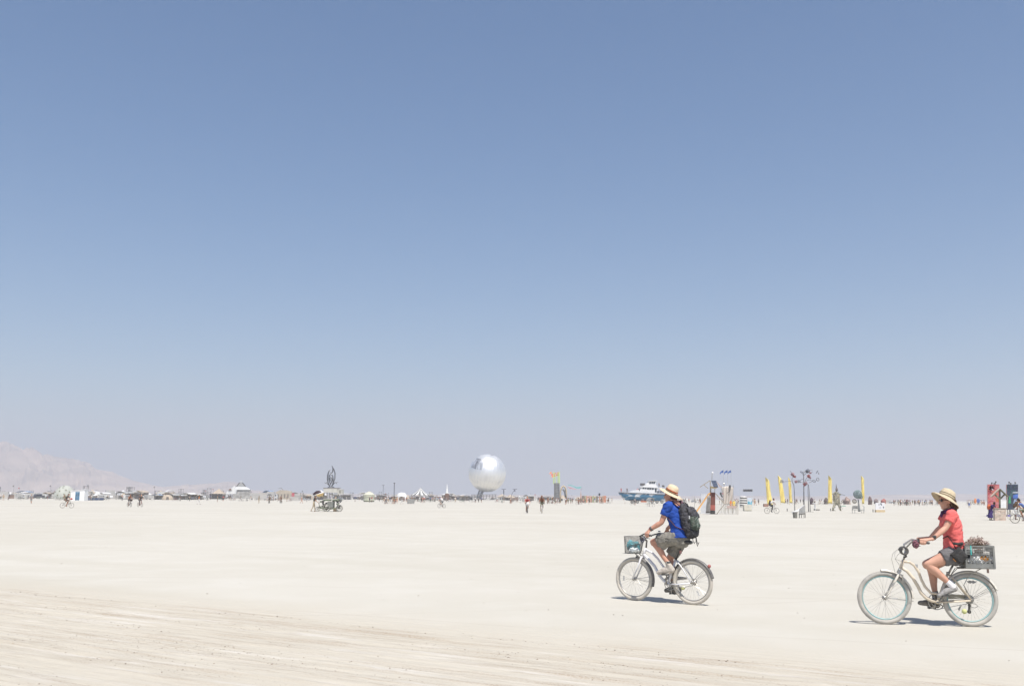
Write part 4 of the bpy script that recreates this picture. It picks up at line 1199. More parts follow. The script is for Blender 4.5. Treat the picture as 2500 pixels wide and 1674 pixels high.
# ------------------------------------------------------------------ distant people: one continuous body, clothes as its surfaces
TAGS = ('skin', 'top', 'legs', 'hair', 'shoe')
def figure_mesh(name, prims, voxel=0.02):
    mb = MB()
    for a, b, r0, r1, t in prims: mb.cap(a, b, r0, r1, 8)
    me = remeshed(mb, voxel, 2)
    n = len(me.polygons)
    c = np.empty(n * 3); me.polygons.foreach_get('center', c); c = c.reshape(-1, 3)
    best = np.full(n, 1e9); idx = np.zeros(n, int)
    for a, b, r0, r1, t in prims:
        a_, b_ = np.array(a), np.array(b); ab = b_ - a_
        h = np.clip(((c - a_) @ ab) / max(1e-9, ab @ ab), 0, 1)
        d = np.linalg.norm(c - a_ - h[:, None] * ab, axis=1) - (r0 + (r1 - r0) * h)
        m = d < best; best[m] = d[m]; idx[m] = TAGS.index(t)
    me.name = name; me.materials.clear()
    for t in TAGS: me.materials.append(None)
    me.polygons.foreach_set('material_index', idx.astype(np.int32))
    me.update()
    return me

def fig(hip, neck, head, sh, el, wr, kn, an, leglen=1.0, top='top', legs='legs', low='skin', sleeve='skin', toe=.14, hat=None):
    """prims of a person facing +x; sh/el/wr/kn/an are (left, right) pairs"""
    hip, neck, head = V(hip), V(neck), V(head); ch = hip.lerp(neck, .72); wa = hip.lerp(neck, .38)
    P = []
    for s in (1, -1):
        P += [(hip + V((0, .07 * s, 0)), wa + V((0, .06 * s, 0)), .105, .092, legs if s else top), (wa + V((0, .055 * s, 0)), ch + V((0, .085 * s, 0)), .098, .108, top),
              (ch + V((0, .085 * s, 0)), V((neck.x, .11 * s, neck.z - .05)), .105, .07, top)]
    P += [(neck - V((0, 0, .03)), neck.lerp(head, .6), .052, .05, 'skin'), (head - V((-.015, 0, .045)), head + V((.005, 0, .03)), .078, .09, 'skin'), (head + V((-.03, 0, .02)), head + V((-.02, 0, .055)), .092, .088, 'hair')]
    for i, s in ((0, 1), (1, -1)):
        S_, E, W = V(sh[i]), V(el[i]), V(wr[i])
        P += [(S_, S_.lerp(E, .5), .06, .05, top), (S_.lerp(E, .45), E, .045, .038, sleeve), (E, W, .039, .028, sleeve), (W, W + (W - E).normalized() * .12, .034, .025, 'skin')]
        H, K, A = hip + V((0, .09 * s, -.02)), V(kn[i]), V(an[i])
        P += [(H, K, .092, .062, legs), (K, A, .055, .036, low), (A + V((-.03, 0, -.035)), A + V((toe, 0, -.045)), .042, .034, 'shoe')]
    if hat: P += [(head + V((0, 0, .07)), head + V((0, 0, .12)), .10, .08, 'hair'), (head + V((-.12, 0, .06)), head + V((.16, 0, .06)), .03, .03, 'hair'), (head + V((0, -.13, .06)), head + V((0, .13, .06)), .03, .03, 'hair')]
    return P

sy = lambda x, y, z: ((x, y, z), (x, -y, z))
FM = {}
FM['stand'] = figure_mesh('standing_figure', fig((0, 0, .93), (0, 0, 1.45), (.02, 0, 1.62), sy(0, .19, 1.39), sy(-.02, .235, 1.12), sy(.05, .24, .87), sy(.02, .1, .5), sy(-.01, .11, .085)))
FM['trousers'] = figure_mesh('standing_figure', fig((0, 0, .93), (0, 0, 1.45), (.02, 0, 1.62), sy(0, .19, 1.39), ((-.02, .235, 1.12), (.05, -.24, 1.13)), ((.05, .24, .87), (.25, -.17, 1.2)), sy(.02, .1, .5), sy(-.01, .11, .085), low='legs'))
FM['walk'] = figure_mesh('walking_figure', fig((0, 0, .92), (.02, 0, 1.44), (.05, 0, 1.61), sy(.01, .19, 1.38), ((.10, .23, 1.13), (-.12, -.23, 1.13)), ((.24, .22, .93), (-.12, -.23, .88)), ((.17, .1, .52), (-.03, -.1, .50)), ((.24, .1, .10), (-.32, -.1, .17))))
FM['walk_trousers'] = figure_mesh('walking_figure', fig((0, 0, .92), (.02, 0, 1.44), (.05, 0, 1.61), sy(.01, .19, 1.38), ((.10, .23, 1.13), (-.12, -.23, 1.13)), ((.24, .22, .93), (-.12, -.23, .88)), ((.17, .1, .52), (-.03, -.1, .50)), ((.24, .1, .10), (-.32, -.1, .17)), low='legs', hat=True))
def ride_fig(lean=0.0, **k):
    nx = .06 + lean * .25
    return fig((-.24, 0, 1.0), (nx, 0, 1.47 - lean * .06), (nx + .09, 0, 1.63 - lean * .07), sy(nx, .19, 1.41 - lean * .06), sy(nx + .12, .25, 1.18), sy(.36, .26, 1.07), ((.17, .10, .93), (.10, -.10, .74)), ((.02, .115, .57), (-.06, -.115, .24)), **k)
FM['ride'] = figure_mesh('cycling_figure', ride_fig())
FM['ride_trousers'] = figure_mesh('cycling_figure', ride_fig(.5, low='legs'))
FM['ride_hat'] = figure_mesh('cycling_figure', ride_fig(.3, hat=True))
FM['bend'] = figure_mesh('leaning_figure', fig((0, 0, .93), (.30, 0, 1.32), (.44, 0, 1.42), sy(.28, .19, 1.27), sy(.40, .2, 1.02), sy(.62, .12, .98), sy(.02, .1, .5), sy(-.01, .11, .085)))
FM['push'] = figure_mesh('pushing_figure', fig((0, 0, .92), (.06, 0, 1.44), (.10, 0, 1.61), sy(.05, .19, 1.38), ((.14, .22, 1.16), (.20, -.22, 1.18)), ((.16, .13, 1.42), (.42, -.2, 1.02)), ((.10, .1, .5), (-.06, -.1, .5)), ((.08, .1, .085), (-.26, -.1, .12)), low='legs'))

C_SK = [mat('skin_' + str(i), c, .65, var=.1) for i, c in enumerate(((.42, .21, .13), (.33, .15, .085), (.50, .28, .19), (.20, .085, .045)))]
PAL = {}
for k_, c_ in dict(white=(.62, .61, .59), black=(.022, .022, .025), grey=(.20, .20, .20), khaki=(.36, .29, .19), blue=(.06, .12, .34), red=(.42, .05, .05), pink=(.55, .20, .27), orange=(.62, .20, .05),
                   olive=(.12, .13, .07), purple=(.10, .04, .20), teal=(.06, .28, .30), brown=(.14, .075, .045), yellow=(.65, .48, .07), tan=(.44, .33, .22)).items():
    PAL[k_] = mat('cloth_' + k_, c_, .9, var=.2, scale=8, dust=.12)
M_DKHAIR = mat('dark_hair', (.03, .022, .018), .8)

def dress(o, skin, top, legs, hair=None, shoe=None):
    ms = [C_SK[skin], C_SK[skin] if top == 'bare' else PAL[top], C_SK[skin] if legs == 'bare' else PAL[legs], hair or M_DKHAIR, shoe or PAL['brown']]
    for i, m in enumerate(ms):
        o.material_slots[i].link = 'OBJECT'; o.material_slots[i].material = m
    return o

def person(pose, loc, rot, label, skin, top, legs, hair=None, shoe=None, group=None, scale=1.0):
    o = put('person', FM[pose], None, loc, rot)
    o.scale = (scale,) * 3
    dress(o, skin, top, legs, hair, shoe)
    return tag(o, label, 'person', group)

# a plain bicycle for the middle distance
def make_bike(frame_m, tyre_m):
    r = thing('bicycle', 'x', 'bicycle')
    f = MB(); R = .33; fh, rh = V((.54, 0, R)), V((-.54, 0, R)); ht, hb, st, bb = V((.34, 0, .86)), V((.38, 0, .70)), V((-.20, 0, .78)), V((-.06, 0, .30))
    f.tube([ht, hb], .022, 6); f.tube([hb, bb], .022, 6); f.tube([ht.lerp(hb, .2), st], .02, 6); f.tube([bb, st, V((-.24, 0, .93))], .018, 6)
    for s in (1, -1):
        f.tube([bb, rh + V((0, .05 * s, 0))], .013, 5); f.tube([st, rh + V((0, .05 * s, 0))], .012, 5); f.tube([hb, hb + V((.01, .05 * s, -.05)), fh + V((0, .05 * s, 0))], .014, 5)
    f.tube([bb + V((0, .12, -.12)), bb + V((0, .07, -.12)), bb + V((0, -.07, .12)), bb + V((0, -.12, .12))], .014, 5)
    f.ring(bb, .09, .012, n=14, k=5)
    f.build('frame', frame_m, r, True)
    h = MB(); h.tube([ht, V((.33, 0, 1.02))], .014, 6); h.tube([V((.30, .29, 1.03)), V((.38, .2, 1.05)), V((.34, 0, 1.02)), V((.38, -.2, 1.05)), V((.30, -.29, 1.03))], .015, 6); h.build('handlebar', M_BLACK, r, True)
    s = MB(); s.tube([V((-.36, 0, .94)), V((-.28, 0, .955)), V((-.12, 0, .94))], [.03, .035, .02], 8, b=[.08, .08, .025], up=(0, 1, 0), round_ends=True); s.build('saddle', M_BLACK, r, True)
    for c in (fh, rh):
        w = MB(); w.ring((0, 0, 0), R - .026, .026, n=28, k=6); wo = w.build('wheel', tyre_m, r, True, c)
        sp = MB()
        for i in range(12):
            a = i * math.pi / 6; sp.tube([(0, .02 * (-1) ** i, 0), (math.cos(a) * (R - .04), 0, math.sin(a) * (R - .04))], .003, 3, caps=False)
        sp.tube([(0, -.05, 0), (0, .05, 0)], .02, 6)
        tag(sp.build('spokes', M_SPOKE, wo), kind='stuff')
    return r
BIKES = {}
def bike(col, loc, rot, label, group=None):
    if col not in BIKES:
        fm = {'black': mat('black_frame', (.03, .03, .032), .4, dust=.15), 'grey': mat('grey_frame', (.25, .25, .26), .4, dust=.2), 'red': mat('red_frame', (.30, .035, .03), .4, dust=.15), 'white': M_WHITEP, 'green': mat('green_frame', (.05, .16, .08), .4, dust=.15)}[col]
        BIKES[col] = make_bike(fm, mat('dusty_dark_tyre', (.13, .125, .115), .95, dust=.3) if col != 'white' else M_TYRE_D)
        r = BIKES[col]; r.location = loc; r.rotation_euler = (0, 0, rot); r['label'] = label
        if group: r['group'] = group
        return r
    r = dup(BIKES[col], loc, rot, label)
    if 'group' in r and not group: del r['group']
    if group: r['group'] = group
    return r

def local(loc, rot, v):
    return V(loc) + Matrix.Rotation(rot, 3, 'Z') @ V(v)

# ------------------------------------------------------------------ cyclists of the middle distance
M_HELM = mat('orange_cap', (.55, .20, .06), .8)
sp = Spot(163, 1239.5); R0 = math.radians(4)
bike('black', sp.loc, R0, 'black bicycle under the dark-clad cyclist riding past the white booth')
person('ride', sp.loc, R0, 'cyclist in dark top riding right in front of the white booth', 0, 'black', 'brown', scale=1.02)
pk = MB(); pk.tube([(-.30, 0, 1.15), (-.22, 0, 1.42)], [.11, .10], 10, b=[.14, .13], up=(0, 1, 0), round_ends=True)
o = soft('backpack', pk, PAL['olive'], .02, None, 2); o.location = sp.loc; o.rotation_euler = (0, 0, R0); tag(o, 'olive backpack on the cyclist in front of the white booth', 'backpack')
hb = MB(); hb.ball((.50, 0, 1.13), (.13, .15, .13), 10, 8); o = hb.build('handlebar_bag', PAL['red'], None, True, sp.loc); o.rotation_euler = (0, 0, R0); tag(o, 'dark red bundle on the handlebar of the bicycle before the white booth', 'bag')

sp = Spot(315.5, 1236.8); R1 = math.radians(-48)
bike('grey', sp.loc, R1, 'grey bicycle under the bare-backed cyclist with a dark front basket')
person('ride', sp.loc, R1, 'bare-chested cyclist with dark front basket, left of the riding pair', 1, 'bare', 'black')
hb = MB(); hb.tube([(.56, 0, .80), (.58, 0, 1.06)], [.15, .19], 12); o = hb.build('basket', mat('dark_wicker', (.06, .04, .035), .9, var=.5, scale=40), None, False, sp.loc); o.rotation_euler = (0, 0, R1); tag(o, 'dark round basket on the front of the bare-chested cyclist\'s bicycle', 'basket')
sp = Spot(341.5, 1236.8); R1 = math.radians(-44)
bike('red', sp.loc, R1, 'red bicycle under the cyclist in black with an orange cap')
person('ride_trousers', sp.loc, R1, 'cyclist in black with an orange cap, right of the riding pair', 2, 'black', 'black', M_HELM)

sp = Spot(1078, 1239.4); R1 = math.radians(140)
bike('grey', sp.loc, R1, 'grey bicycle under the cyclist in white left of the silver sphere')
person('ride', sp.loc, R1, 'cyclist in white shirt riding left of the silver sphere', 2, 'white', 'grey', hair=PAL['white'])
sp = Spot(1287, 1251.8); R1 = math.radians(-86)
bike('grey', sp.loc, R1, 'bicycle ridden straight at the viewer with a white front bag')
person('ride', sp.loc, R1, 'cyclist in dusty red riding towards the viewer with a white front bag', 0, 'red', 'grey')
hb = MB(); hb.ball((.56, .03, .98), (.12, .2, .19), 12, 8); o = soft('handlebar_bag', hb, PAL['white'], .02, None, 2, disp=wrinkle(.03, 9)); o.location = sp.loc; o.rotation_euler = (0, 0, R1); tag(o, 'white bag on the handlebar of the bicycle coming towards the viewer', 'bag')
sp = Spot(1323, 1251.8); R1 = math.radians(-96)
bike('white', sp.loc, R1, 'pale bicycle under the bare-chested rider near the dark tower')
person('ride', sp.loc, R1, 'tanned bare-chested cyclist riding towards the viewer near the dark tower', 3, 'bare', 'olive', scale=1.06)

sp = Spot(1884.5, 1253.2); R1 = math.radians(2)
bike('grey', sp.loc, R1, 'grey bicycle with rear basket beside the leftmost yellow flag')
person('ride_trousers', sp.loc, R1, 'cyclist in white T-shirt and black trousers riding right by the leftmost yellow flag', 1, 'white', 'black', shoe=PAL['black'])
pk = MB(); pk.tube([(-.25, 0, 1.18), (-.16, 0, 1.44)], [.10, .09], 10, b=[.14, .13], up=(0, 1, 0), round_ends=True)
o = soft('backpack', pk, PAL['black'], .02, None, 2); o.location = sp.loc; o.rotation_euler = (0, 0, R1); tag(o, 'black backpack on the cyclist by the leftmost yellow flag', 'backpack')
bs = MB(); bs.box((-.66, 0, .77), (.50, .34, .03))
for s in (1, -1): bs.box((-.66, .17 * s, .93), (.5, .02, .34)); bs.box((-.66 + .25 * s, 0, .93), (.02, .34, .34))
o = bs.build('basket', mat('wicker_brown', (.30, .19, .15), .9, var=.4), None, False, sp.loc); o.rotation_euler = (0, 0, R1); tag(o, 'brown basket behind the cyclist by the leftmost yellow flag', 'basket')

for i, (px, py, rot, lab, sk, tp, lg, pose) in enumerate((
        (657, 1228.5, -88, 'distant cyclist in dark clothes under a black umbrella, right of the pyramid tent', 0, 'khaki', 'brown', 'ride'),
        (686, 1228.5, -95, 'distant cyclist in dark brown before the sand-coloured building', 1, 'brown', 'brown', 'ride_trousers'))):
    sp = Spot(px, py)
    bike('black', sp.loc, math.radians(rot), 'black bicycle of the ' + ('umbrella-carrying cyclist' if i == 0 else 'dark brown cyclist before the sand-coloured building'))
    person(pose, sp.loc, math.radians(rot), lab, sk, tp, lg)
    if i == 0:
        u = thing('umbrella', 'small black umbrella over the distant cyclist right of the pyramid tent', 'umbrella', local(sp.loc, math.radians(rot), (.15, 0, 0)))
        b = MB(); b.lathe([(.55, 1.82), (.42, 1.98), (.22, 2.08), (0, 2.12), (0, 2.10), (.42, 1.955)], 12); b.build('canopy', PAL['black'], u, True)
        b = MB(); b.tube([(0, 0, 1.15), (0, 0, 2.15)], .012, 5); b.build('shaft', M_STEEL, u)

for px, py, rot, pose, lab, sk, tp, lg, low in (
        (76, 1229, -80, 'walk', 'lone walker in grey far left of the spotted dome', 0, 'grey', 'grey', 0),
        (485, 1231, 20, 'walk_trousers', 'walker in orange top and white trousers before the camps', 1, 'orange', 'white', 0),
        (632, 1227.5, 170, 'trousers', 'standing walker in olive left of the umbrella cyclist', 0, 'olive', 'khaki', 0),
        (736, 1228, 10, 'walk', 'bare-skinned walker right of the red sign', 2, 'bare', 'bare', 0),
        (749, 1224, -60, 'trousers', 'walker in dark clothes left of the pedal cart', 1, 'black', 'grey', 0),
        (1844, 1233, -30, 'walk_trousers', 'walker in white shirt and dark trousers left of the yellow flags', 1, 'white', 'grey', 0),
        (1852, 1231, 60, 'stand', 'walker in grey beside the white-shirted walker left of the flags', 0, 'grey', 'black', 0),
        (2367, 1240.5, -110, 'walk', 'walker in white top and blue shorts left of the red panel', 1, 'white', 'blue', 0)):
    sp = Spot(px, py); person(pose, sp.loc, math.radians(rot), lab, sk, tp, lg, hair=PAL['white'] if 'white shirt' in lab else None)

# ------------------------------------------------------------------ landmarks, left to right
# spotted dome
sp = Spot(158, depth=430)
r = thing('spotted_dome', 'pale round dome with dark spots far behind the white booth', 'dome', sp.loc)
rad = 26 * sp.s; hgt = sp.Z(1184)
b = MB(); b.lathe([(rad * math.cos(a), hgt * math.sin(a)) for a in [i * math.pi / 2 / 8 for i in range(8)]] + [(.01, hgt)], 28); b.build('dome_shell', mat('dome_cloth', (.40, .41, .36), .8, var=.12, scale=.5), r)
for a, e in ((-100, 35), (-85, 55), (-60, 40), (-120, 55), (-70, 20), (-105, 15), (-88, 70), (-40, 30), (-135, 30)):
    a, e = math.radians(a), math.radians(e); n_ = V((math.cos(a) * math.cos(e), math.sin(a) * math.cos(e), math.sin(e) * .9)).normalized()
    p = V((math.cos(a) * math.cos(e) * rad, math.sin(a) * math.cos(e) * rad, math.sin(e) * hgt))
    b = MB(); b.tube([p, p + n_ * .08], .30, 10, up=(0, 0, 1)); b.build('spot', PAL['olive'], r)

# white booth
sp = Spot(189, 1221.6)
X, Z = sp.X, sp.Z
r = thing('white_booth', 'white box booth with blue doors behind the dark-clad cyclist', 'booth', sp.loc)
b = MB(); d = 2.6
b.prism([(X(172), 0, 0), (X(205), 0, 0), (X(205), 0, Z(1194.5)), (X(199), 0, Z(1195.5)), (X(172), 0, Z(1198.5))], (0, d, 0)); b.build('wall', mat('white_board', (.78, .78, .77), .6, var=.03), r)
b = MB(); b.prism([(X(171), -.15, Z(1198.7)), (X(205.7), -.15, Z(1194.6)), (X(205.7), -.15, Z(1193.6)), (X(171), -.15, Z(1197.7))], (0, d + .3, 0)); b.build('roof', mat('white_board', (.78, .78, .77)), r)
for a, c in ((183, 188), (188.4, 193.4)):
    b = MB(); b.box(((X(a) + X(c)) / 2, -.02, (Z(1200.5) + .1) / 2 + .05), (X(c) - X(a), .06, Z(1200.5) - .1)); dr = b.build('door', mat('blue_door', (.07, .17, .27), .4, var=.6, scale=.9), r)
    b = MB(); b.box((X(c - .8), -.07, Z(1211)), (.06, .05, .3)); b.build('handle', M_STEEL, dr)
# solar panels on the ground to its right
for i in range(4):
    sp = Spot(210 + 12.2 * i, 1221.0)
    r = thing('solar_collector', ('leftmost', 'second', 'third', 'rightmost')[i] + ' dark solar panel in the row right of the white booth', 'solar panel', sp.loc, 0, 'solar panels beside the white booth')
    b = MB(); b.box((0, .3, .42), (1.42, .05, .8), Matrix.Rotation(-.5, 3, 'X')); b.build('panel', mat('solar_glass', (.045, .06, .10), .25), r)
    b = MB(); b.box((-.6, .5, .25), (.05, .05, .5)); b.build('leg', M_STEEL, r); b = MB(); b.box((.6, .5, .25), (.05, .05, .5)); b.build('leg', M_STEEL, r)

# the big pale pyramid tent
sp = Spot(588, depth=640); P = sp.P
r = thing('pyramid_tent', 'big pale pyramid tent with grey middle panel rising above the far camps', 'tent', sp.loc)
MW, MGR = mat('white_canvas', (.66, .66, .64), .8, var=.06, scale=.4), mat('grey_canvas', (.26, .26, .255), .85, var=.1, scale=.4)
k = sp.s; apex = V((0, 6 * k, sp.Z(1174.5)))
low = [P(568, 1216, 0), P(612, 1216, 0), P(612, 1216, 14 * k), P(568, 1216, 14 * k)]
mid = [P(577, 1188), P(601, 1188), P(601, 1188, 11 * k), P(577, 1188, 11 * k)]; top = [P(585, 1177.5, 4 * k), P(592, 1177.5, 4 * k), P(592, 1177.5, 8 * k), P(585, 1177.5, 8 * k)]
b = MB(); b.add(mid + top, [(0, 1, 5, 4), (1, 2, 6, 5), (2, 3, 7, 6), (3, 0, 4, 7), (4, 5, 6, 7)]); b.build('upper_canvas', MGR, r)
for q0, q1 in ((mid[0], top[0]), (mid[1], top[1])):
    b = MB(); b.tube([q0 + V((0, -.15, .1)), q1 + V((0, -.15, .1))], .22, 5); b.build('ridge_pole', mat('dark_scaffold', (.055, .055, .05), .7, dust=.1), r)
flare = [P(573, 1195), P(610, 1195), P(612, 1194, 13 * k), P(571, 1196, 13 * k)]
b = MB(); b.add([q + V((0, -.3, .2)) for q in mid] + [q + V((0, -.6, 0)) for q in flare], [(0, 1, 5, 4), (1, 2, 6, 5), (2, 3, 7, 6), (3, 0, 4, 7)]); b.build('lower_canvas', MW, r)
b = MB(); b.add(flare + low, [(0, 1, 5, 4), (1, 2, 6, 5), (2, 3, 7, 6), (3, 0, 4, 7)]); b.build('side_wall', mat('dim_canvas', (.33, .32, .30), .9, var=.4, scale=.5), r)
b = MB(); b.ball(P(588.5, 1175.5, 6 * k), 1.5 * k, 10, 8)
for s in (-1, 1): b.cap(P(588.5, 1176, 6 * k), P(588.5 + 4 * s, 1174.5, 6 * k), .6 * k, .35 * k)
b.build('finial', MW, r, True)
sp = Spot(563, depth=620); P = sp.P; k = sp.s
r = thing('wing_tent', 'white slanting tent with a brown top, joined left of the pyramid tent', 'tent', sp.loc)
b = MB(); b.prism([P(552, 1205), P(575, 1205), P(576, 1197), P(571, 1185.5), P(563, 1194), P(553, 1200)], (0, 9 * k, 0)); b.build('canopy', MW, r)
b = MB(); b.prism([P(558, 1197), P(566, 1195.5), P(563, 1192), P(560, 1193.5)], (0, -.5, 0)); b.build('top_cloth', PAL['brown'], r)
# scaffold wall of dark boxes
sp = Spot(530, depth=520); P = sp.P
r = thing('scaffold_wall', 'dark scaffold wall of stacked open boxes left of the pyramid tent', 'scaffold', sp.loc)
for i in range(4):
    for j in range(3):
        x, y = 516 + 7.8 * i, 1217 - 5 * j; b = MB()
        a, c, d_, e = P(x - 3.1, y + 2.1), P(x + 3.1, y + 2.1), P(x + 3.1, y - 2.1), P(x - 3.1, y - 2.1)
        for p, q in ((a, c), (c, d_), (d_, e), (e, a), (a, d_), (c, e)): b.bar(p, q, .14, 1.2)
        b.build('open_box', mat('dark_scaffold', (.055, .055, .05), .7, dust=.1), r)
# sand coloured ruin with a boom
sp = Spot(692, depth=560); P = sp.P; k = sp.s
r = thing('sand_building', 'sand-coloured ruin-like building with a slanting boom, right of the umbrella cyclist', 'building', sp.loc)
MS = mat('sand_board', (.40, .35, .28), .95, var=.15, scale=.6)
b = MB(); b.prism([P(672, 1222), P(712, 1222), P(712, 1199), P(700, 1196.5), P(684, 1195.5), P(674, 1200)], (0, 8 * k, 0)); b.build('wall', MS, r)
for x in (679, 687, 695, 703):
    b = MB(); b.box(P(x, 1210, -.05), (2.6 * k, .2, 9 * k)); b.build('opening', mat('dim_opening', (.16, .14, .12), .9), r)
b = MB(); b.bar(P(680, 1192, 2), P(686, 1190, 2), .25); b.bar(P(686, 1190, 2), P(692, 1196.5, 2), .3); b.build('boom', M_STEEL, r)
# red sign board
sp = Spot(715, depth=420); P = sp.P
r = thing('red_sign', 'tall red sign board left of the pedal cart', 'sign', sp.loc)
for j, (y0, y1) in enumerate(((1203, 1208), (1208.6, 1213.6), (1214.2, 1219.2))):
    b = MB(); b.prism([P(712, y1), P(718.5, y1), P(718.5, y0), P(712, y0)], (0, .3, 0)); b.build('panel', mat('faded_red', (.46, .10, .12), .7, var=.2), r)
b = MB(); b.box(P(715, 1214, .35), (.2, .2, sp.Z(1203))); b.build('post', M_STEEL, r)

# pedal-driven art cart with a steel flame sculpture
sp = Spot(802, 1248.3); P = sp.P; X, Z = sp.X, sp.Z
r = thing('pedal_cart', 'green pedal-driven art cart with pale canopy and three spoked wheels', 'art cart', sp.loc)
MC, MGn, MDk = mat('pale_board', (.48, .47, .43), .8, var=.12, scale=2), mat('dull_green', (.17, .215, .13), .7, var=.5, scale=4, dust=.15), mat('dark_green_grey', (.15, .16, .145), .7, var=.4, scale=4, dust=.1)
b = MB(); b.prism([P(790, 1202), P(824, 1202), P(824, 1192.5), P(790, 1192.5)], (0, 1.5, 0)); b.build('canopy_board', MC, r)
b = MB(); b.prism([P(788.5, 1192.3), P(826, 1192.3), P(825, 1190), P(789.5, 1190)], (0, 1.7, 0)); b.build('roof', mat('grey_roof', (.22, .21, .20), .8), r)
b = MB(); b.prism([P(824.2, 1206, .1), P(835, 1206, .1), P(834, 1194, .1), P(824.2, 1192.8, .1)], (0, 1.3, 0)); b.build('side_board', MC, r)
for x in (829, 832):
    b = MB(); b.box(P(x, 1199, .08), (.06, .06, .3)); b.build('louvre', MDk, r)
for x in (792, 798.5, 805, 811.5, 818, 822.5):
    for y in (0.05, 1.45):
        b = MB(); b.bar(P(x, 1217.5, y), P(x, 1202, y), .06); b.build('post', MDk, r)
b = MB(); b.prism([P(790, 1222), P(826, 1222), P(826, 1217.5), P(790, 1217.5)], (0, 1.4, 0)); b.build('cabin_wall', MGn, r)
b = MB(); b.prism([P(789.5, 1218.3, -.06), P(823, 1218.3, -.06), P(823, 1216.7, -.06), P(789.5, 1216.7, -.06)], (0, .05, 0)); b.build('rail', MC, r)
b = MB(); b.prism([P(800, 1240), P(813, 1240), P(814, 1224), P(799, 1224)], (0, .9, 0)); b.build('chassis', MDk, r)
b = MB(); b.prism([P(779, 1241, .2), P(828, 1241, .2), P(828, 1239, .2), P(779, 1239, .2)], (0, .8, 0)); b.build('floor_plate', MGn, r)
for a, c in (((792, 1222), (778, 1227)), ((790, 1232), (775, 1241)), ((775, 1238), (790, 1238)), ((803, 1243), (826, 1240)), ((822, 1224), (826, 1240)), ((778, 1226), (780, 1235)), ((790, 1204), (790, 1240)), ((826, 1206), (826, 1232)), ((780, 1212), (792, 1208)), ((776, 1244), (792, 1245))):
    for y in (.2, 1.1):
        b = MB(); b.bar(P(*a, y), P(*c, y), .055); b.build('tube_bar', MGn if a[1] > 1225 else MDk, r)
rc = random.Random(9)
for i in range(26):
    x, y = rc.uniform(780, 832), rc.uniform(1219, 1242); b = MB(); yy = rc.uniform(.0, 1.2)
    b.box(P(x, y, yy), (rc.uniform(.1, .4), rc.uniform(.1, .3), rc.uniform(.1, .35)), Matrix.Rotation(rc.uniform(-1, 1), 3, 'Y')); b.build('fitting', rc.choice([MGn, MDk, MC, M_BLACK, M_BLACK]), r)
def cart_wheel(px, py, rad, y):
    b = MB(); c = P(px, py, y); c.z = rad
    b.ring((0, 0, 0), rad - .03, .03, n=28, k=6)
    for i in range(12):
        a = i * math.pi / 6; b.tube([(0, 0, 0), (math.cos(a) * (rad - .04), 0, math.sin(a) * (rad - .04))], .008, 4, caps=False)
    b.tube([(0, -.08, 0), (0, .08, 0)], .05, 8)
    b.build('wheel', mat('cart_wheel', (.24, .235, .21), .8, dust=.25), r, True, c)
cart_wheel(775.5, 1242, .26, .1); cart_wheel(796, 1239, .40, -.12); cart_wheel(827.5, 1240, .36, .1); cart_wheel(798, 1239, .40, 1.35); cart_wheel(829, 1240, .36, 1.3)
b = MB(); b.box(P(818, 1243, .5), (.35, .3, .45)); b.build('yellow_box', PAL['tan'], r)
b = MB(); b.prism([P(771, 1207, .9), P(790, 1202, .9), P(790, 1211, .9), P(777, 1213, .9)], (0, .25, 0)); b.build('straw_bundle', mat('straw_tan', (.50, .36, .16), .9, var=.3, scale=6), r)
# sculpture on its roof
r = thing('flame_sculpture', 'tall curling steel flame sculpture standing on the roof of the pedal cart', 'sculpture', sp.loc)
MSt = mat('brushed_steel', (.20, .205, .22), .35, metal=.7, var=.3, scale=6)
def blade(pts, w):
    b = MB(); w *= .78; q = [P(x, y, .7) for x, y in pts]; n = len(q)
    b.tube(q, [w * (.35 + .65 * math.sin(math.pi * min(1, (i + .6) / n))) for i in range(n)], 8, b=[.05] * n, up=(0, 1, 0)); b.build('steel_blade', MSt, r, True)
blade([(807, 1189), (801.5, 1180), (799.8, 1170), (800.5, 1158), (803, 1150), (806.3, 1145.5)], .11)
blade([(808, 1189), (813.5, 1180), (817.5, 1168), (818, 1155), (815.5, 1146), (812, 1140), (810.2, 1136)], .085)
blade([(806.5, 1153), (810, 1154), (812.5, 1150), (812.5, 1143), (810.6, 1136.5)], .09)
blade([(809, 1188), (812.5, 1180), (813.5, 1170), (812, 1161), (808, 1156), (804.5, 1160), (803.5, 1169), (805, 1177), (808, 1184)], .09)
blade([(806, 1182), (809, 1177), (811, 1170), (808, 1163), (805.5, 1168), (807, 1174)], .10)
blade([(806, 1187), (801, 1180), (798, 1176), (794.5, 1180)], .05); blade([(810, 1187), (815, 1179), (820, 1177), (823, 1181)], .05)
blade([(805, 1186), (797, 1179), (792, 1177.5)], .035); blade([(811, 1186), (818, 1177), (826, 1176.5)], .035)
b = MB(); b.tube([P(808, 1191, .7), P(808, 1187, .7)], [.5, .25], 12); b.build('base', MSt, r)
# man with umbrella pushing the cart
sp2 = Spot(765.5, 1248.2)
person('push', sp2.loc, math.radians(5), 'man in dark waistcoat and khaki trousers holding an umbrella, left of the pedal cart', 1, 'black', 'khaki', hair=PAL['tan'])
u = thing('umbrella', 'maroon-black umbrella tilted over the man beside the pedal cart', 'umbrella', sp2.loc)
b = MB(); T = Matrix.Rotation(-.35, 3, 'Y'); c = V((.33, 0, 1.92))
b.lathe([(.52, 0), (.42, .15), (.22, .26), (0, .31), (0, .295), (.40, .13)], 10, c, T); b.build('canopy', mat('maroon_cloth', (.035, .018, .022), .8), u, True)
b = MB(); b.tube([c + T @ V((0, 0, .34)), c + T @ V((.0, 0, -.75))], .012, 5); b.build('shaft', M_STEEL, u)

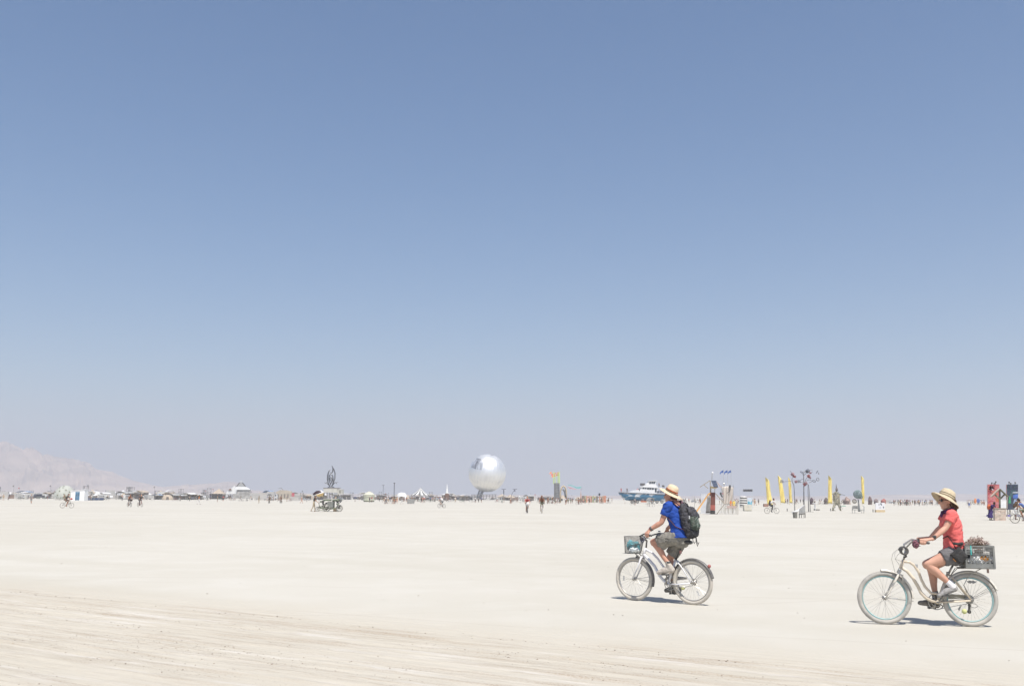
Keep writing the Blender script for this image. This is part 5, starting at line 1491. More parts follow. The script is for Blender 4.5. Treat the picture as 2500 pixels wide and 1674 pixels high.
# yellow-white yurt, domes, poles, crate
sp = Spot(901, depth=330); k = sp.s
r = thing('yurt', 'pale yellow round yurt with banded wall, right of the pedal cart', 'yurt', sp.loc)
b = MB(); rad = 13.5 * k; b.tube([(0, 0, .35), (0, 0, sp.Z(1208))], rad, 24); b.build('wall', mat('pale_green_canvas', (.47, .48, .37), .85, var=.1, scale=1), r)
b = MB(); b.lathe([(rad * 1.04, sp.Z(1208)), (rad * .75, sp.Z(1203.5)), (rad * .4, sp.Z(1201)), (rad * .38, sp.Z(1199.6)), (0, sp.Z(1199))], 24); b.build('roof', mat('pale_yellow_canvas', (.52, .51, .41), .85, var=.06), r)
for z in (1207.7, 1212):
    b = MB(); b.ring((0, 0, sp.Z(z)), rad * 1.01, .14, axis=(0, 0, 1), n=24, k=5, ref=(1, 0, 0)); b.build('band', mat('pale_yellow_canvas', (.6, .59, .43)), r)
b = MB(); b.tube([(0, 0, 0), (0, 0, .35)], rad * .96, 24); b.build('skirt', PAL['olive'], r)
sp = Spot(981, depth=480); r = thing('white_dome', 'low white dome tent left of the striped peaked tent', 'dome', sp.loc)
b = MB(); rad = 13 * sp.s; h = sp.Z(1201.5); b.lathe([(rad, 0), (rad * .98, h * .55), (rad * .72, h * .87), (rad * .35, h * .98), (0.01, h)], 20); b.build('dome_shell', MW, r, True)
b = MB(); b.prism([(-rad * .3, -rad - .1, 0), (rad * .3, -rad - .1, 0), (rad * .25, -rad - .1, h * .5), (-rad * .25, -rad - .1, h * .5)], (0, .6, 0)); b.build('entrance', mat('dim_opening', (.16, .14, .12)), r)
for px, top, lab in ((962, 1178.5, 'tall dark pole with a lamp head right of the yurt'), (935, 1183, 'thin grey mast with a round top right of the yurt')):
    sp = Spot(px, depth=380); r = thing('lamp_pole', lab, 'pole', sp.loc)
    b = MB(); b.tube([(0, 0, 0), (0, 0, sp.Z(top + 1.5))], .13 if px == 962 else .07, 6); b.build('pole', mat('dark_pole', (.09, .09, .10), .6), r)
    b = MB(); b.ball((0, 0, sp.Z(top + .5)), (.35, .35, .22) if px == 962 else (.55, .55, .08), 8, 6); b.build('lamp_head', mat('dark_pole', (.09, .09, .10)), r)
sp = Spot(1002, 1229.2); r = thing('steel_box', 'grey steel box standing on the flat before the striped tent', 'box', sp.loc)
MB_ = mat('galvanised', (.24, .245, .24), .5, var=.3, scale=3, dust=.2)
w, h = 16.5 * sp.s, 11.5 * sp.s; b = MB(); b.box((0, .6, h / 2), (w, 1.2, h)); b.build('body', MB_, r)
for i in range(5):
    b = MB(); b.box((-w / 2 + w * (i + .5) / 5, -.02, h / 2), (.05, .05, h * .96)); b.build('rib', M_STEEL, r)
sp = Spot(985, 1226); r = thing('picnic_table', 'long low picnic table with people about it, right of the dark lamp pole', 'table', Spot(955, 1225).loc)
b = MB(); b.box((0, 0, .75), (3.6, .9, .06)); b.build('tabletop', PAL['brown'], r)
for s in (1, -1):
    b = MB(); b.box((0, .8 * s, .45), (3.6, .3, .05)); b.build('bench', PAL['brown'], r)
for x in (-1.5, 1.5):
    b = MB(); b.bar((x - .0, -.8, 0), (x, .3, .75), .1); b.bar((x, .8, 0), (x, -.3, .75), .1); b.build('leg', PAL['brown'], r)

# striped peaked tent
sp = Spot(1026, depth=560); r = thing('striped_tent', 'white and dark striped peaked tent left of the silver sphere', 'tent', sp.loc)
n, apex, rad, zb = 22, V((0, 0, sp.Z(1189.5))), 23 * sp.s, sp.Z(1207.5)
for i in range(n):
    a0, a1 = 2 * math.pi * i / n, 2 * math.pi * (i + 1) / n; b = MB()
    e0, e1 = V((math.cos(a0) * rad, math.sin(a0) * rad, zb)), V((math.cos(a1) * rad, math.sin(a1) * rad, zb))
    m0, m1 = apex.lerp(e0, .5) - V((0, 0, .6)), apex.lerp(e1, .5) - V((0, 0, .6)); d_ = V((0, 0, -.15))
    b.add([apex, m0, m1, e0, e1, m0 + d_, m1 + d_, e0 + d_, e1 + d_], [(0, 1, 2), (1, 3, 4, 2), (5, 6, 8, 7), (3, 7, 8, 4)]); b.build('canvas_strip', MW if i % 2 else mat('stripe_grey', (.13, .13, .12), .85), r)
for i in range(8):
    a = i * math.pi / 4; b = MB(); b.tube([(math.cos(a) * rad * .96, math.sin(a) * rad * .96, 0), (math.cos(a) * rad * .96, math.sin(a) * rad * .96, zb)], .1, 5); b.build('pole', M_STEEL, r)
# white spire
sp = Spot(1091, depth=520); P = sp.P; r = thing('white_spire', 'thin white spire on a brown domed base left of the silver sphere', 'spire', sp.loc)
b = MB(); b.lathe([(.75, sp.Z(1203)), (.55, sp.Z(1197)), (.28, sp.Z(1190)), (.08, sp.Z(1182)), (.0, sp.Z(1181.5))], 12); b.lathe([(.95, sp.Z(1203.6)), (.95, sp.Z(1202.6)), (0, sp.Z(1202.4))], 12); b.build('spire', MW, r, True)
b = MB(); q = 6 * sp.s; b.lathe([(q, 0), (q, sp.Z(1208)), (q * .8, sp.Z(1205)), (q * .4, sp.Z(1203)), (0, sp.Z(1202.6))], 16); b.build('domed_base', mat('rust_brown', (.15, .09, .065), .9, var=.3), r)

# the silver sphere
D = 640.0
sp = Spot(1175, depth=D)
r = thing('silver_sphere', 'huge mirror-silver inflated sphere leaning on a lattice mast', 'sphere', sp.loc)
c = V((sp.X(1189), 0, sp.Z(1154.3))); rad = 45.8 * sp.s
MO = bpy.data.materials.new('silver_film'); MO.use_nodes = True
q = MO.node_tree.nodes['Principled BSDF']; q.inputs['Metallic'].default_value = 1; q.inputs['Base Color'].default_value = (.80, .80, .79, 1); q.inputs['Roughness'].default_value = .47; q.inputs['Metallic'].default_value = .80
T = Matrix.Rotation(math.radians(14), 3, 'Y') @ Matrix.Rotation(math.radians(8), 3, 'X')
NG = 28
for i in range(NG):
    b = MB(); vs, fs = [], []; m, n = 4, 28
    for j in range(n + 1):
        e = -math.pi / 2 + math.pi * (.012 + .976 * j / n)
        for l_ in range(m + 1):
            t = l_ / m; a = 2 * math.pi * (i + t) / NG
            rr = rad * (1 - .006 * (2 * t - 1) ** 4)
            vs.append(c + T @ V((math.cos(a) * math.cos(e) * rr, math.sin(a) * math.cos(e) * rr, math.sin(e) * rr)))
    w_ = m + 1
    fs = [(j * w_ + l_, j * w_ + l_ + 1, (j + 1) * w_ + l_ + 1, (j + 1) * w_ + l_) for j in range(n) for l_ in range(m)]
    b.add(vs, fs); b.build('gore', MO, r, True)
for i in range(NG):
    a = 2 * math.pi * i / NG; b = MB(); b.tube([c + T @ V((math.cos(a) * math.cos(e), math.sin(a) * math.cos(e), math.sin(e))) * rad * .9955 for e in [-1.5 + 3.0 * j / 30 for j in range(31)]], .055, 5); b.build('seam', mat('seam_tape', (.60, .61, .62), .5), r, True)
b = MB(); b.lathe([(rad * .09, rad * .9965), (rad * .05, rad * 1.003), (0, rad * 1.005)], 16, c, T); b.build('top_cap', mat('grey_cap', (.2, .2, .21), .5), r)
b = MB(); b.lathe([(rad * .13, -rad * .993), (rad * .07, -rad * 1.012), (0, -rad * 1.015)], 16, c, T); b.build('base_cap', mat('grey_cap', (.2, .2, .21)), r)
def patch(cn, nm, m):
    b = MB(); vs, fs = [], []; n = 8
    A_, B_, C_, D_ = [V((x_, 0, z_)) for x_, z_ in cn]
    for j in range(n + 1):
        for i in range(n + 1):
            q = A_.lerp(B_, i / n).lerp(C_.lerp(D_, i / n), j / n); y = -math.sqrt(max(0, 1 - q.x ** 2 - q.z ** 2))
            d_ = V((q.x, y, q.z)); vs.append(c + d_ * rad * 1.003)
    w_ = n + 1; fs = [(j * w_ + i, j * w_ + i + 1, (j + 1) * w_ + i + 1, (j + 1) * w_ + i) for j in range(n) for i in range(n)]
    b.add(vs, fs); b.build(nm, m, r, True)
MP1, MP2 = mat('dark_film', (.27, .28, .31), .5, metal=.3, var=.7, scale=.5, stretch=(1.5, 1, .12)), mat('grey_film', (.46, .48, .51), .45, metal=.4, var=.35, scale=.5, stretch=(1.5, 1, .12))
patch(((-.85, .30), (-.60, .19), (-.57, .79), (-.30, .72)), 'film_panel', MP1); patch(((-.585, .19), (-.27, .13), (-.40, .53), (-.17, .58)), 'film_panel', MP2)
for x, y0, y1 in ((1176, 1217.5, 1194), (1166, 1217, 1196.5), (1172, 1217.2, 1196)):
    for yy in (-1.2, 1.2):
        b = MB(); b.tube([sp.P(x - 3, y0, yy), sp.P(x + 4 + (2 if x > 1170 else 0), y1, yy * .6)], .32, 6); b.build('mast_leg', mat('mast_grey', (.22, .225, .24), .5, metal=.3), r)
for k_ in range(7):
    t, t2 = k_ / 7, (k_ + 1) / 7; f0 = lambda a, t: sp.P(a[0] + (a[2] - a[0]) * t, a[1] + (a[3] - a[1]) * t, -1.2)
    A, B = (1163, 1217, 1171, 1196), (1173, 1217.5, 1183, 1194)
    b = MB(); b.tube([f0(A, t), f0(B, t2)], .15, 5); b.tube([f0(B, t), f0(A, t2)], .15, 5); b.build('mast_brace', mat('mast_grey', (.22, .225, .24)), r)
sp2 = Spot(1180, depth=600); r = thing('long_platform', 'long flat dark roofed platform under the silver sphere', 'platform', sp2.loc)
b = MB(); b.prism([sp2.P(1150, 1207.6), sp2.P(1212, 1207.2), sp2.P(1212, 1206.2), sp2.P(1150, 1206.6)], (0, 8, 0)); b.build('roof', mat('dark_deck', (.16, .155, .15), .8), r)
for i in range(9):
    b = MB(); b.tube([sp2.P(1152 + 7.2 * i, 1217.4, .5), sp2.P(1152 + 7.2 * i, 1207.4, .5)], .13, 5); b.build('post', mat('dark_deck', (.16, .155, .15)), r)
b = MB(); b.prism([sp2.P(1150, 1211), sp2.P(1212, 1211), sp2.P(1212, 1210.2), sp2.P(1150, 1210.2)], (0, .3, 0)); b.build('rail', mat('dark_deck', (.16, .155, .15)), r)
for px, top, arm, lab in ((1230, 1193.5, 0, 'dark T-topped loudspeaker tower right of the silver sphere'), (1257, 1193.5, 1, 'second T-topped tower with a jointed arm, right of the silver sphere')):
    sp = Spot(px, depth=430); P = sp.P; r = thing('tower', lab, 'tower', sp.loc)
    MT = mat('tower_grey', (.13, .135, .16), .6)
    b = MB(); b.bar(P(px - 5.5, top), P(px + 5.5, top), .22); b.build('crossbar', MT, r)
    b = MB(); b.box(P(px - .3, top + 6 - 2.5 * arm), (2.6 * sp.s, .5, (10 - 5 * arm) * sp.s)); b.build('speaker_stack', MT, r)
    b = MB(); b.bar(P(px, 1222), P(px, top), .2) if not arm else (b.bar(P(px - 8, 1222), P(px - 8, 1206), .2), b.bar(P(px - 8, 1206), P(px, top), .18)); b.build('mast', MT, r)

# dark tower with flame flags
sp = Spot(1360, depth=400); P = sp.P; k = sp.s
r = thing('dark_tower', 'dark grey tower carrying yellow-green poles', 'tower', sp.loc)
MT = mat('dark_cladding', (.11, .115, .12), .7, var=.35, scale=.8, dust=.12)
b = MB(); b.add([P(1352.5, 1224.5), P(1357, 1224.5, -2.2 * k * .5), P(1366.5, 1224.5), P(1361, 1224.5, 5 * k), P(1352.5, 1178.5), P(1357, 1178.5, -1.1 * k), P(1366, 1178.5), P(1361, 1178.5, 5 * k)],
                [(0, 1, 5, 4), (1, 2, 6, 5), (2, 3, 7, 6), (3, 0, 4, 7), (4, 5, 6, 7)]); b.build('shaft', MT, r)
for j in range(11):
    y = 1182 + 3.9 * j; b = MB(); b.box(P(1361.6, y, -.8 * k), (7.5 * k, .12, 1.4 * k)); b.build('panel', mat('grey_panel', (.25, .255, .26), .6, var=.3, scale=1), r)
ML = mat('lime_pole', (.50, .62, .22), .6)
for x in (1351.8, 1355.4, 1361.5, 1364.5, 1366):
    b = MB(); b.tube([P(x, 1181, .3), P(x - .7, 1150 + (x % 3), .3)], .16 if x not in (1361.5,) else .1, 6); b.build('pole', ML, r)
rc = random.Random(21)
for i in range(9):
    x, y = 1344 + 2.3 * i + rc.uniform(0, 1.2), 1152.5 + (i * 4.3) % 10
    fl_ = thing('flame_flag', ('first', 'second', 'third', 'fourth', 'fifth', 'sixth', 'seventh', 'eighth', 'ninth')[i] + (' orange', ' red')[i % 2] + ' flame flag from the left on the dark tower\'s poles', 'flag', sp.loc, 0, 'flame flags above the dark tower')
    w = rc.uniform(4, 7); b = MB()
    q = [P(x + w * .5, y + 1.5, .1 * i), P(x, y + 3.2, .1 * i), P(x - w * .55, y + 4, .1 * i), P(x - w * .2, y + 1, .1 * i), P(x - w * .1, y - 1.8, .1 * i), P(x + w * .2, y + .2, .1 * i), P(x + w * .5, y - 1.5, .1 * i)]
    b.prism(q, (0, .06, 0)); b.build('flag_cloth', [mat('flame_orange', (.85, .22, .05), .8, var=.35, scale=.9), mat('flame_red', (.78, .13, .09), .8, var=.3, scale=.9)][i % 2], fl_)
# arch
sp = Spot(1374, depth=330); P = sp.P; k = sp.s
r = thing('arch', 'curved tan arch with grey inner side, right of the dark tower', 'arch', sp.loc)
def arc(pts, w, m, nm, y):
    b = MB(); q = [P(x, yy, y) for x, yy in pts]; b.tube(q, [w] * len(q), 8, b=[.7] * len(q), up=(0, 1, 0)); b.build(nm, m, r, True)
arc([(1368, 1226), (1368, 1205), (1369, 1195), (1372, 1188), (1376, 1185.5), (1380, 1189), (1382, 1197), (1382.5, 1208), (1382, 1216)], .27, mat('tan_arch', (.46, .38, .27), .8, var=.2), 'outer_arch', 0)
arc([(1374.5, 1194), (1378, 1198), (1380, 1205), (1380.5, 1213)], .30, mat('grey_arch', (.15, .155, .16), .7), 'inner_arch', -.4)
# fish-like kite
sp = Spot(1403, depth=330); P = sp.P
r = thing('ribbon_kite', 'long teal and pink ribbon kite streaming right of the arch', 'kite', sp.loc)
b = MB(); b.prism([P(1386, 1182), P(1398, 1184), P(1408, 1188.5), P(1420, 1187), P(1417, 1191.5), P(1408, 1192), P(1400, 1187.5), P(1387, 1183.5)], (0, .15, 0)); b.build('ribbon', mat('teal_kite', (.18, .42, .42), .8, var=.2), r)
b = MB(); b.prism([P(1385, 1187), P(1394, 1190.5), P(1404, 1193.2), P(1412, 1192.8), P(1404, 1194), P(1392, 1192)], (0, .15, 0)); b.build('ribbon', mat('pink_kite', (.55, .22, .22), .8, var=.2), r)
b = MB(); b.tube([P(1417, 1191), P(1418, 1196)], .03, 4); b.tube([P(1420, 1188), P(1419, 1196)], .03, 4); b.build('line', M_STEEL, r)
# pink obelisk and plank fence
sp = Spot(1418, depth=330); P = sp.P; k = sp.s
r = thing('pink_obelisk', 'slim pink obelisk at the left end of the coloured plank fence', 'obelisk', sp.loc)
b = MB(); b.add([P(1415.6, 1226), P(1418, 1226, -2 * k), P(1420.8, 1226), P(1418.3, 1226, 3 * k), P(1418.2, 1194)], [(0, 1, 4), (1, 2, 4), (2, 3, 4), (3, 0, 4)]); b.build('shaft', mat('pink_board', (.48, .30, .24), .8, var=.2, scale=1), r)
r = thing('plank_fence', 'fence of many upright faded pink, orange and green planks right of the obelisk', 'fence', sp.loc)
rc = random.Random(2); pc = [mat('plank_' + str(i), c_, .85, var=.25, scale=1.5) for i, c_ in enumerate(((.48, .28, .20), (.52, .24, .16), (.42, .33, .24), (.34, .36, .24), (.55, .35, .25), (.20, .17, .15), (.45, .20, .18)))]
x = 1420.5
while x < 1481:
    w = rc.uniform(1.6, 3.4); gap = rc.random() < .1
    if not gap:
        b = MB(); hh = 1209.8 + rc.uniform(-.6, .9); yy = rc.uniform(0, .5); b.prism([P(x, 1226, yy), P(x + w * .94, 1226, yy), P(x + w * .94, hh, yy), P(x, hh + rc.uniform(-.3, .3), yy)], (0, .15, 0)); b.build('plank', rc.choice(pc), r)
    x += w
b = MB(); b.bar(P(1420.5, 1213, .9), P(1481, 1213, .9), .2); b.bar(P(1420.5, 1221, .9), P(1481, 1221, .9), .2); b.build('rail', PAL['brown'], r)
sp = Spot(1463, depth=335); P = sp.P; r = thing('round_drum', 'dark round drum sculpture on a post above the plank fence', 'sculpture', sp.loc)
b = MB(); b.ball(P(1463.5, 1206), (2.3 * sp.s, .8, 3.2 * sp.s), 12, 8); b.build('drum', mat('dark_drum', (.045, .045, .06), .5), r, True)
b = MB(); b.bar(P(1463, 1225), P(1463.4, 1208), .2); b.bar(P(1463, 1209), P(1457.5, 1206), .1); b.build('post', M_STEEL, r)
# ------------------------------------------------------------------ the boat on wheels
sp = Spot(1575, depth=330); P = sp.P; k = sp.s
r = thing('boat', 'large blue and white motor yacht on wheels, behind the man in blue', 'boat', sp.loc)
def hull_mat():
    m = bpy.data.materials.new('cloud_painted_hull'); m.use_nodes = True; nt = m.node_tree; b = nt.nodes['Principled BSDF']; b.inputs['Roughness'].default_value = .45
    tc = nt.nodes.new('ShaderNodeTexCoord'); mp = nt.nodes.new('ShaderNodeMapping'); mp.inputs['Scale'].default_value = (.30, .3, .75); nt.links.new(tc.outputs['Object'], mp.inputs[0])
    n = nt.nodes.new('ShaderNodeTexNoise'); n.inputs['Scale'].default_value = 1.0; n.inputs['Detail'].default_value = 3; nt.links.new(mp.outputs[0], n.inputs['Vector'])
    rp = nt.nodes.new('ShaderNodeValToRGB'); e = rp.color_ramp.elements; e[0].position = .50; e[0].color = (.045, .165, .29, 1); e[1].position = .57; e[1].color = (.62, .64, .66, 1)
    nt.links.new(n.outputs['Fac'], rp.inputs[0]); nt.links.new(rp.outputs[0], b.inputs['Base Color']); return m
MHULL, MWB, MGL = hull_mat(), mat('boat_white', (.68, .68, .68), .4, var=.04), mat('dark_glass', (.05, .06, .075), .12, var=.2)
# stations from bow (left) to stern: x, top y, bottom y, half beam top, half beam bottom
ST = [(1512.5, 1202.6, 1203.6, .05, .04), (1517, 1202.5, 1210, .8, .15), (1523, 1202.7, 1217, 1.35, .4), (1532, 1203, 1220.5, 1.85, .8), (1550, 1203.6, 1221.5, 2.2, 1.2), (1580, 1204.5, 1222, 2.35, 1.5), (1612, 1206, 1222, 2.35, 1.6), (1642, 1207, 1221.5, 2.2, 1.6)]
b = MB(); vs, fs = [], []
for x, yt, yb, ht_, hb_ in ST:
    z1, z0 = sp.Z(yt), sp.Z(yb); X = sp.X(x); 
    for y, z in ((-ht_, z1), (-ht_ * .93, z0 + (z1 - z0) * .55), (-hb_, z0 + .1), (0, z0 - .1), (hb_, z0 + .1), (ht_ * .93, z0 + (z1 - z0) * .55), (ht_, z1)): vs.append((X, y + 2.4, z))
n = 7
for i in range(len(ST) - 1):
    for j in range(n - 1): fs.append((i * n + j, i * n + j + 1, (i + 1) * n + j + 1, (i + 1) * n + j))
    fs.append((i * n, (i + 1) * n, (i + 1) * n + n - 1, i * n + n - 1))
fs.append(tuple((len(ST) - 1) * n + j for j in range(n)))
b.add(vs, fs); hull = b.build('hull', MHULL, r)
b = MB(); b.tube([V((sp.X(x), 2.4 - h_ - .05, sp.Z(yt) + .02)) for x, yt, _, h_, _ in ST], .13, 6); b.build('rub_rail', mat('rail_dark', (.12, .11, .10), .6), hull)
def cabin(pts, y0, y1, nm, m=MWB):
    b = MB(); b.prism([P(x, y, y0) for x, y in pts], (0, y1 - y0, 0)); return b.build(nm, m, r)
cabin([(1534, 1203.2), (1560, 1204), (1560, 1195), (1550, 1196), (1541, 1198.5)], .9, 3.9, 'foredeck_trunk')
c1 = cabin([(1558, 1204), (1606, 1205.5), (1606, 1190.5), (1566, 1188.5)], .55, 4.3, 'main_cabin')
cabin([(1562, 1188.6), (1616, 1191), (1616, 1189.6), (1562, 1187.2)], .3, 4.5, 'flybridge_deck')
cabin([(1566, 1187.2), (1606, 1189), (1601, 1182), (1578, 1182.5)], .5, 4.3, 'flybridge_cowl')
cabin([(1576, 1182.3), (1600, 1182), (1604, 1173.5), (1584, 1173.5)], .9, 3.9, 'flybridge')
cabin([(1582, 1174), (1606, 1173.6), (1606, 1172.6), (1583, 1173)], .6, 4.2, 'flybridge_roof')
for x0, x1, y0, y1 in ((1569, 1573.5, 1188.9, 1192.5), (1575, 1578, 1189.5, 1193), (1580, 1584.5, 1189.7, 1194), (1585.3, 1589.5, 1190, 1194.3), (1591, 1596, 1190.5, 1194.5), (1599, 1603, 1191, 1201)):
    b = MB(); b.prism([P(x0, y1, .47), P(x1, y1, .47), P(x1, y0, .47), P(x0, y0, .47)], (0, .06, 0)); b.build('window', MGL, r)
for x0, x1 in ((1585, 1589), (1590, 1594), (1595, 1599)):
    b = MB(); b.prism([P(x0, 1180.5, .83), P(x1, 1180.2, .83), P(x1 + .5, 1175.5, .83), P(x0 + .5, 1175.5, .83)], (0, .06, 0)); b.build('window', MGL, r)
b = MB(); b.prism([P(1564, 1185.2, 1), P(1574.5, 1185.2, 1), P(1574.5, 1179, 1), P(1564, 1179, 1)], (0, 1.2, 0)); b.build('speaker_box', mat('speaker_grey', (.10, .095, .095), .7), r)
for x0, x1 in ((1604, 1610), (1611, 1616), (1617, 1621)):
    b = MB(); b.prism([P(x0, 1203, .5), P(x1, 1203, .5), P(x1, 1197.5, .5), P(x0, 1197.5, .5)], (0, .3, 0)); b.build('screen', mat('navy_panel', (.10, .11, .14), .5), r)
b = MB(); b.prism([P(1617, 1188, 1.2), P(1623, 1189, 1.2), P(1622, 1184, 1.2), P(1616.5, 1183.5, 1.2)], (0, .6, 0)); b.build('locker', mat('speaker_grey', (.17, .16, .16)), r)
b = MB()
pts = [(1509, 1200), (1520, 1199), (1540, 1199.5)]
b.tube([P(x, y, 1.3) for x, y in pts], .04, 5)
for x in (1514, 1522, 1531, 1539): b.tube([P(x, 1203, 1.3), P(x, 1199.3, 1.3)], .03, 4)
b.tube([P(1590, 1189.5, .4), P(1622, 1191, .4)], .05, 5); b.build('handrail', M_STEEL, r)
for x in (1543, 1556, 1592, 1604, 1616):
    for y in (.9, 3.6):
        b = MB(); b.tube([P(x, 1224, y) * 1.0 + V((0, -.25, 0)), P(x, 1224, y) + V((0, .25, 0))], .52, 14); o = b.build('wheel', mat('tyre_dark', (.05, .05, .05), .9, dust=.25), r); 
        b = MB(); b.tube([P(x, 1224, y) + V((0, -.30, 0)), P(x, 1224, y) + V((0, -.2, 0))], .3, 10); b.build('rim', M_STEEL, o)
for ch in list(r.children):
    if ch.name.startswith('wheel'): ch.location.z = .52 - sp.Z(1224)
b = MB(); b.box((sp.X(1580), 2.3, .95), (11, 2.6, .35)); b.build('chassis', mat('chassis_dark', (.05, .05, .05), .8, dust=.2), r)
b = MB(); b.prism([P(1565, 1225.5, .4), P(1579, 1225.5, .4), P(1579, 1221.8, .4), P(1565, 1221.8, .4)], (0, .8, 0)); b.build('rust_box', mat('rust_orange', (.42, .15, .09), .8), r)
for px, y0, col, sk, lab, lg in ((1516.5, 1202.5, 'red', 1, 'person in red standing at the very bow of the boat', 'red'), (1531, 1202.8, 'black', 0, 'person in black standing on the foredeck of the boat', 'black'),
                             (1556, 1203.5, 'pink', 2, 'person in pink standing before the cabin of the boat', 'grey'), (1559.5, 1203.5, 'tan', 1, 'person in tan standing close to the cabin window of the boat', 'brown'), (1609, 1190, 'grey', 1, 'person in grey on the upper rear deck of the boat', 'black')):
    q = sp.loc + P(px, y0, 2.4); person('trousers', q, math.radians(-70), lab, sk, col, lg, scale=.95)

# open shade shelter before the boat, and folk round it
sp = Spot(1589, 1236.2); k = sp.s; r = thing('shade_shelter', 'low tan domed picnic shelter on legs before the boat', 'shelter', sp.loc)
W = 15 * k; b = MB(); b.tube([(W * .66 * math.cos(a), .8, 1.15 + .95 * math.sin(a) - .3) for a in [math.pi * (.06 + .88 * i / 12) for i in range(13)]], .04, 8, b=.9, up=(0, 1, 0)); b.build('canopy', mat('tan_tarp', (.36, .33, .28), .9, var=.2), r)
for x in (-.95, -.4, .4, .95):
    b = MB(); b.bar((x * W * .62, .1, 0), (x * W * .5, .1, .95), .06); b.build('leg', M_STEEL, r); 
b = MB(); b.box((0, .5, .55), (W * 1.5, .6, .06)); b.build('tabletop', PAL['grey'], r)
for px, py, pose, rot, lab, sk, tp, lg in ((1526, 1229, 'bend', 180, 'person in white crouching under the bow of the boat', 2, 'white', 'white'), (1550, 1233, 'walk', 90, 'dark-clad walker beside the front wheels of the boat', 1, 'grey', 'black'),
                                          (1494, 1226.5, 'stand', 0, 'person in yellow left of the boat', 1, 'yellow', 'grey'), (1585, 1235, 'bend', 0, 'person in grey bending under the tan picnic shelter', 1, 'grey', 'grey')):
    s2 = Spot(px, py); person(pose, s2.loc, math.radians(rot), lab, sk, tp, lg)
s2 = Spot(1545, 1232); bike('black', s2.loc, math.radians(200), 'black bicycle standing by the front wheels of the boat')

# ------------------------------------------------------------------ the plywood play house with a solar roof
sp = Spot(1740, 1254.6); P = sp.P; k = sp.s; X, Z = sp.X, sp.Z
r = thing('solar_tower', 'red-brown tower with tilted solar panel, just right of the man in blue', 'tower', sp.loc)
MWd, MOr = mat('weathered_wood', (.32, .28, .22), .9, var=.25, scale=3), mat('orange_plank', (.66, .37, .14), .8, var=.12, scale=3)
b = MB(); b.prism([P(1734.3, 1232), P(1746.2, 1232), P(1746.2, 1201.5), P(1734.3, 1201.5)], (0, .5, 0)); b.build('upper_panel', mat('maroon_panel', (.155, .055, .042), .7, var=.15, scale=3), r)
b = MB(); b.prism([P(1734.6, 1245), P(1746, 1245), P(1746, 1232), P(1734.6, 1232)], (0, .48, 0)); b.build('lower_panel', mat('brick_red_panel', (.34, .10, .075), .7, var=.15, scale=3), r)
for x in (1735.5, 1738.5, 1741, 1744):
    b = MB(); b.box(P(x, 1250, .2), (.11, .3, .42)); b.build('foot', M_BLACK, r)
b = MB(); b.box(P(1741, 1254.2, .25), (17 * k, .9, .05)); b.build('base', M_BLACK, r)
q = [P(1736, 1172.5, .9), P(1747.5, 1172.5, .9), P(1753, 1188, -.5), P(1742.3, 1188, -.5)]
nrm = (q[1] - q[0]).cross(q[3] - q[0]).normalized() * .05
b = MB(); b.prism(q, nrm); sol = b.build('solar_panel', mat('solar_glass', (.045, .06, .10), .25), r)
for i in range(5):
    t = i / 4; b = MB(); b.bar(q[0].lerp(q[1], t) - nrm * .8, q[3].lerp(q[2], t) - nrm * .8, .014, .03); b.build('cell_line', mat('cell_silver', (.30, .32, .34), .4), sol)
b = MB(); b.prism([P(1737, 1191.5, -.2), P(1750, 1191.5, -.2), P(1752, 1188.6, -.45), P(1742, 1188.6, -.45), P(1737, 1186, -.2)], (0, .5, 0)); b.build('eave_box', mat('yellow_board', (.55, .45, .24), .8), r)
for x in (1736, 1745):
    b = MB(); b.bar(P(x, 1201.5, .25), P(x, 1190, .25), .06); b.build('post', M_STEEL, r)
for a, c in (((1709, 1188.5), (1733, 1172.5)), ((1718.5, 1183), (1728.5, 1191.5)), ((1734, 1203), (1734, 1172.5)), ((1750, 1254), (1768, 1231)), ((1747, 1204), (1771, 1232))):
    b = MB(); b.bar(P(*a, .3), P(*c, .3), .075); b.build('beam', MWd, r)
b = MB(); b.prism([P(1749, 1173.5, .5), P(1763.5, 1190, .5), P(1756, 1187.5, .5)], (0, .08, 0)); b.build('gable_cloth', mat('pinkish_cloth', (.46, .38, .36), .9), r)
b = MB(); b.bar(P(1738.2, 1172, .4), P(1739.5, 1158, .4), .04); b.bar(P(1737, 1172, .4), P(1737, 1155, .4), .025); b.build('mast', M_STEEL, r)
b = MB(); b.ball(P(1739.6, 1154, .4), 2.9 * k, 14, 10); b.build('white_globe', mat('globe_white', (.62, .62, .62), .25, var=.1), r, True)
b = MB(); b.prism([P(1735, 1202, -.1), P(1731, 1203.5, -.1), P(1700.5, 1247.5, -.1), P(1702.3, 1249, -.1)], (0, .45, 0)); b.build('slide_plank', MOr, r)
r2 = thing('white_hut', 'white slatted hut behind the orange slide plank', 'hut', Spot(1722, 1253).loc); s2 = Spot(1722, 1253); Q = s2.P
for i in range(9):
    x = 1711.5 + i * 2.45; b = MB(); t = 1204.5 + (i % 3) * .4; b.prism([Q(x, 1253), Q(x + 2.2, 1253), Q(x + 2.2, t), Q(x, t)], (0, .06, 0)); b.build('slat', mat('white_slat', (.55, .56, .58), .7, var=.12, scale=2), r2)
b = MB(); b.prism([Q(1711, 1208, .1), Q(1734, 1208, .1), Q(1734, 1205.5, .1), Q(1711, 1205.5, .1)], (0, .1, 0)); b.build('rail', MWd, r2)
r2 = thing('grey_drape', 'grey hanging drape between the orange plank and the red-brown tower', 'drape', sp.loc)
b = MB(); vs = []; 
for j in range(9):
    for i in range(13):
        t = j / 8; x = 1727 - 4 * t * (1 - i / 12) + (8 - 1 * t) * i / 12; vs.append(P(x, 1210 + 42 * t, -.25 + .10 * math.sin(i * 1.7 + t * 2)))
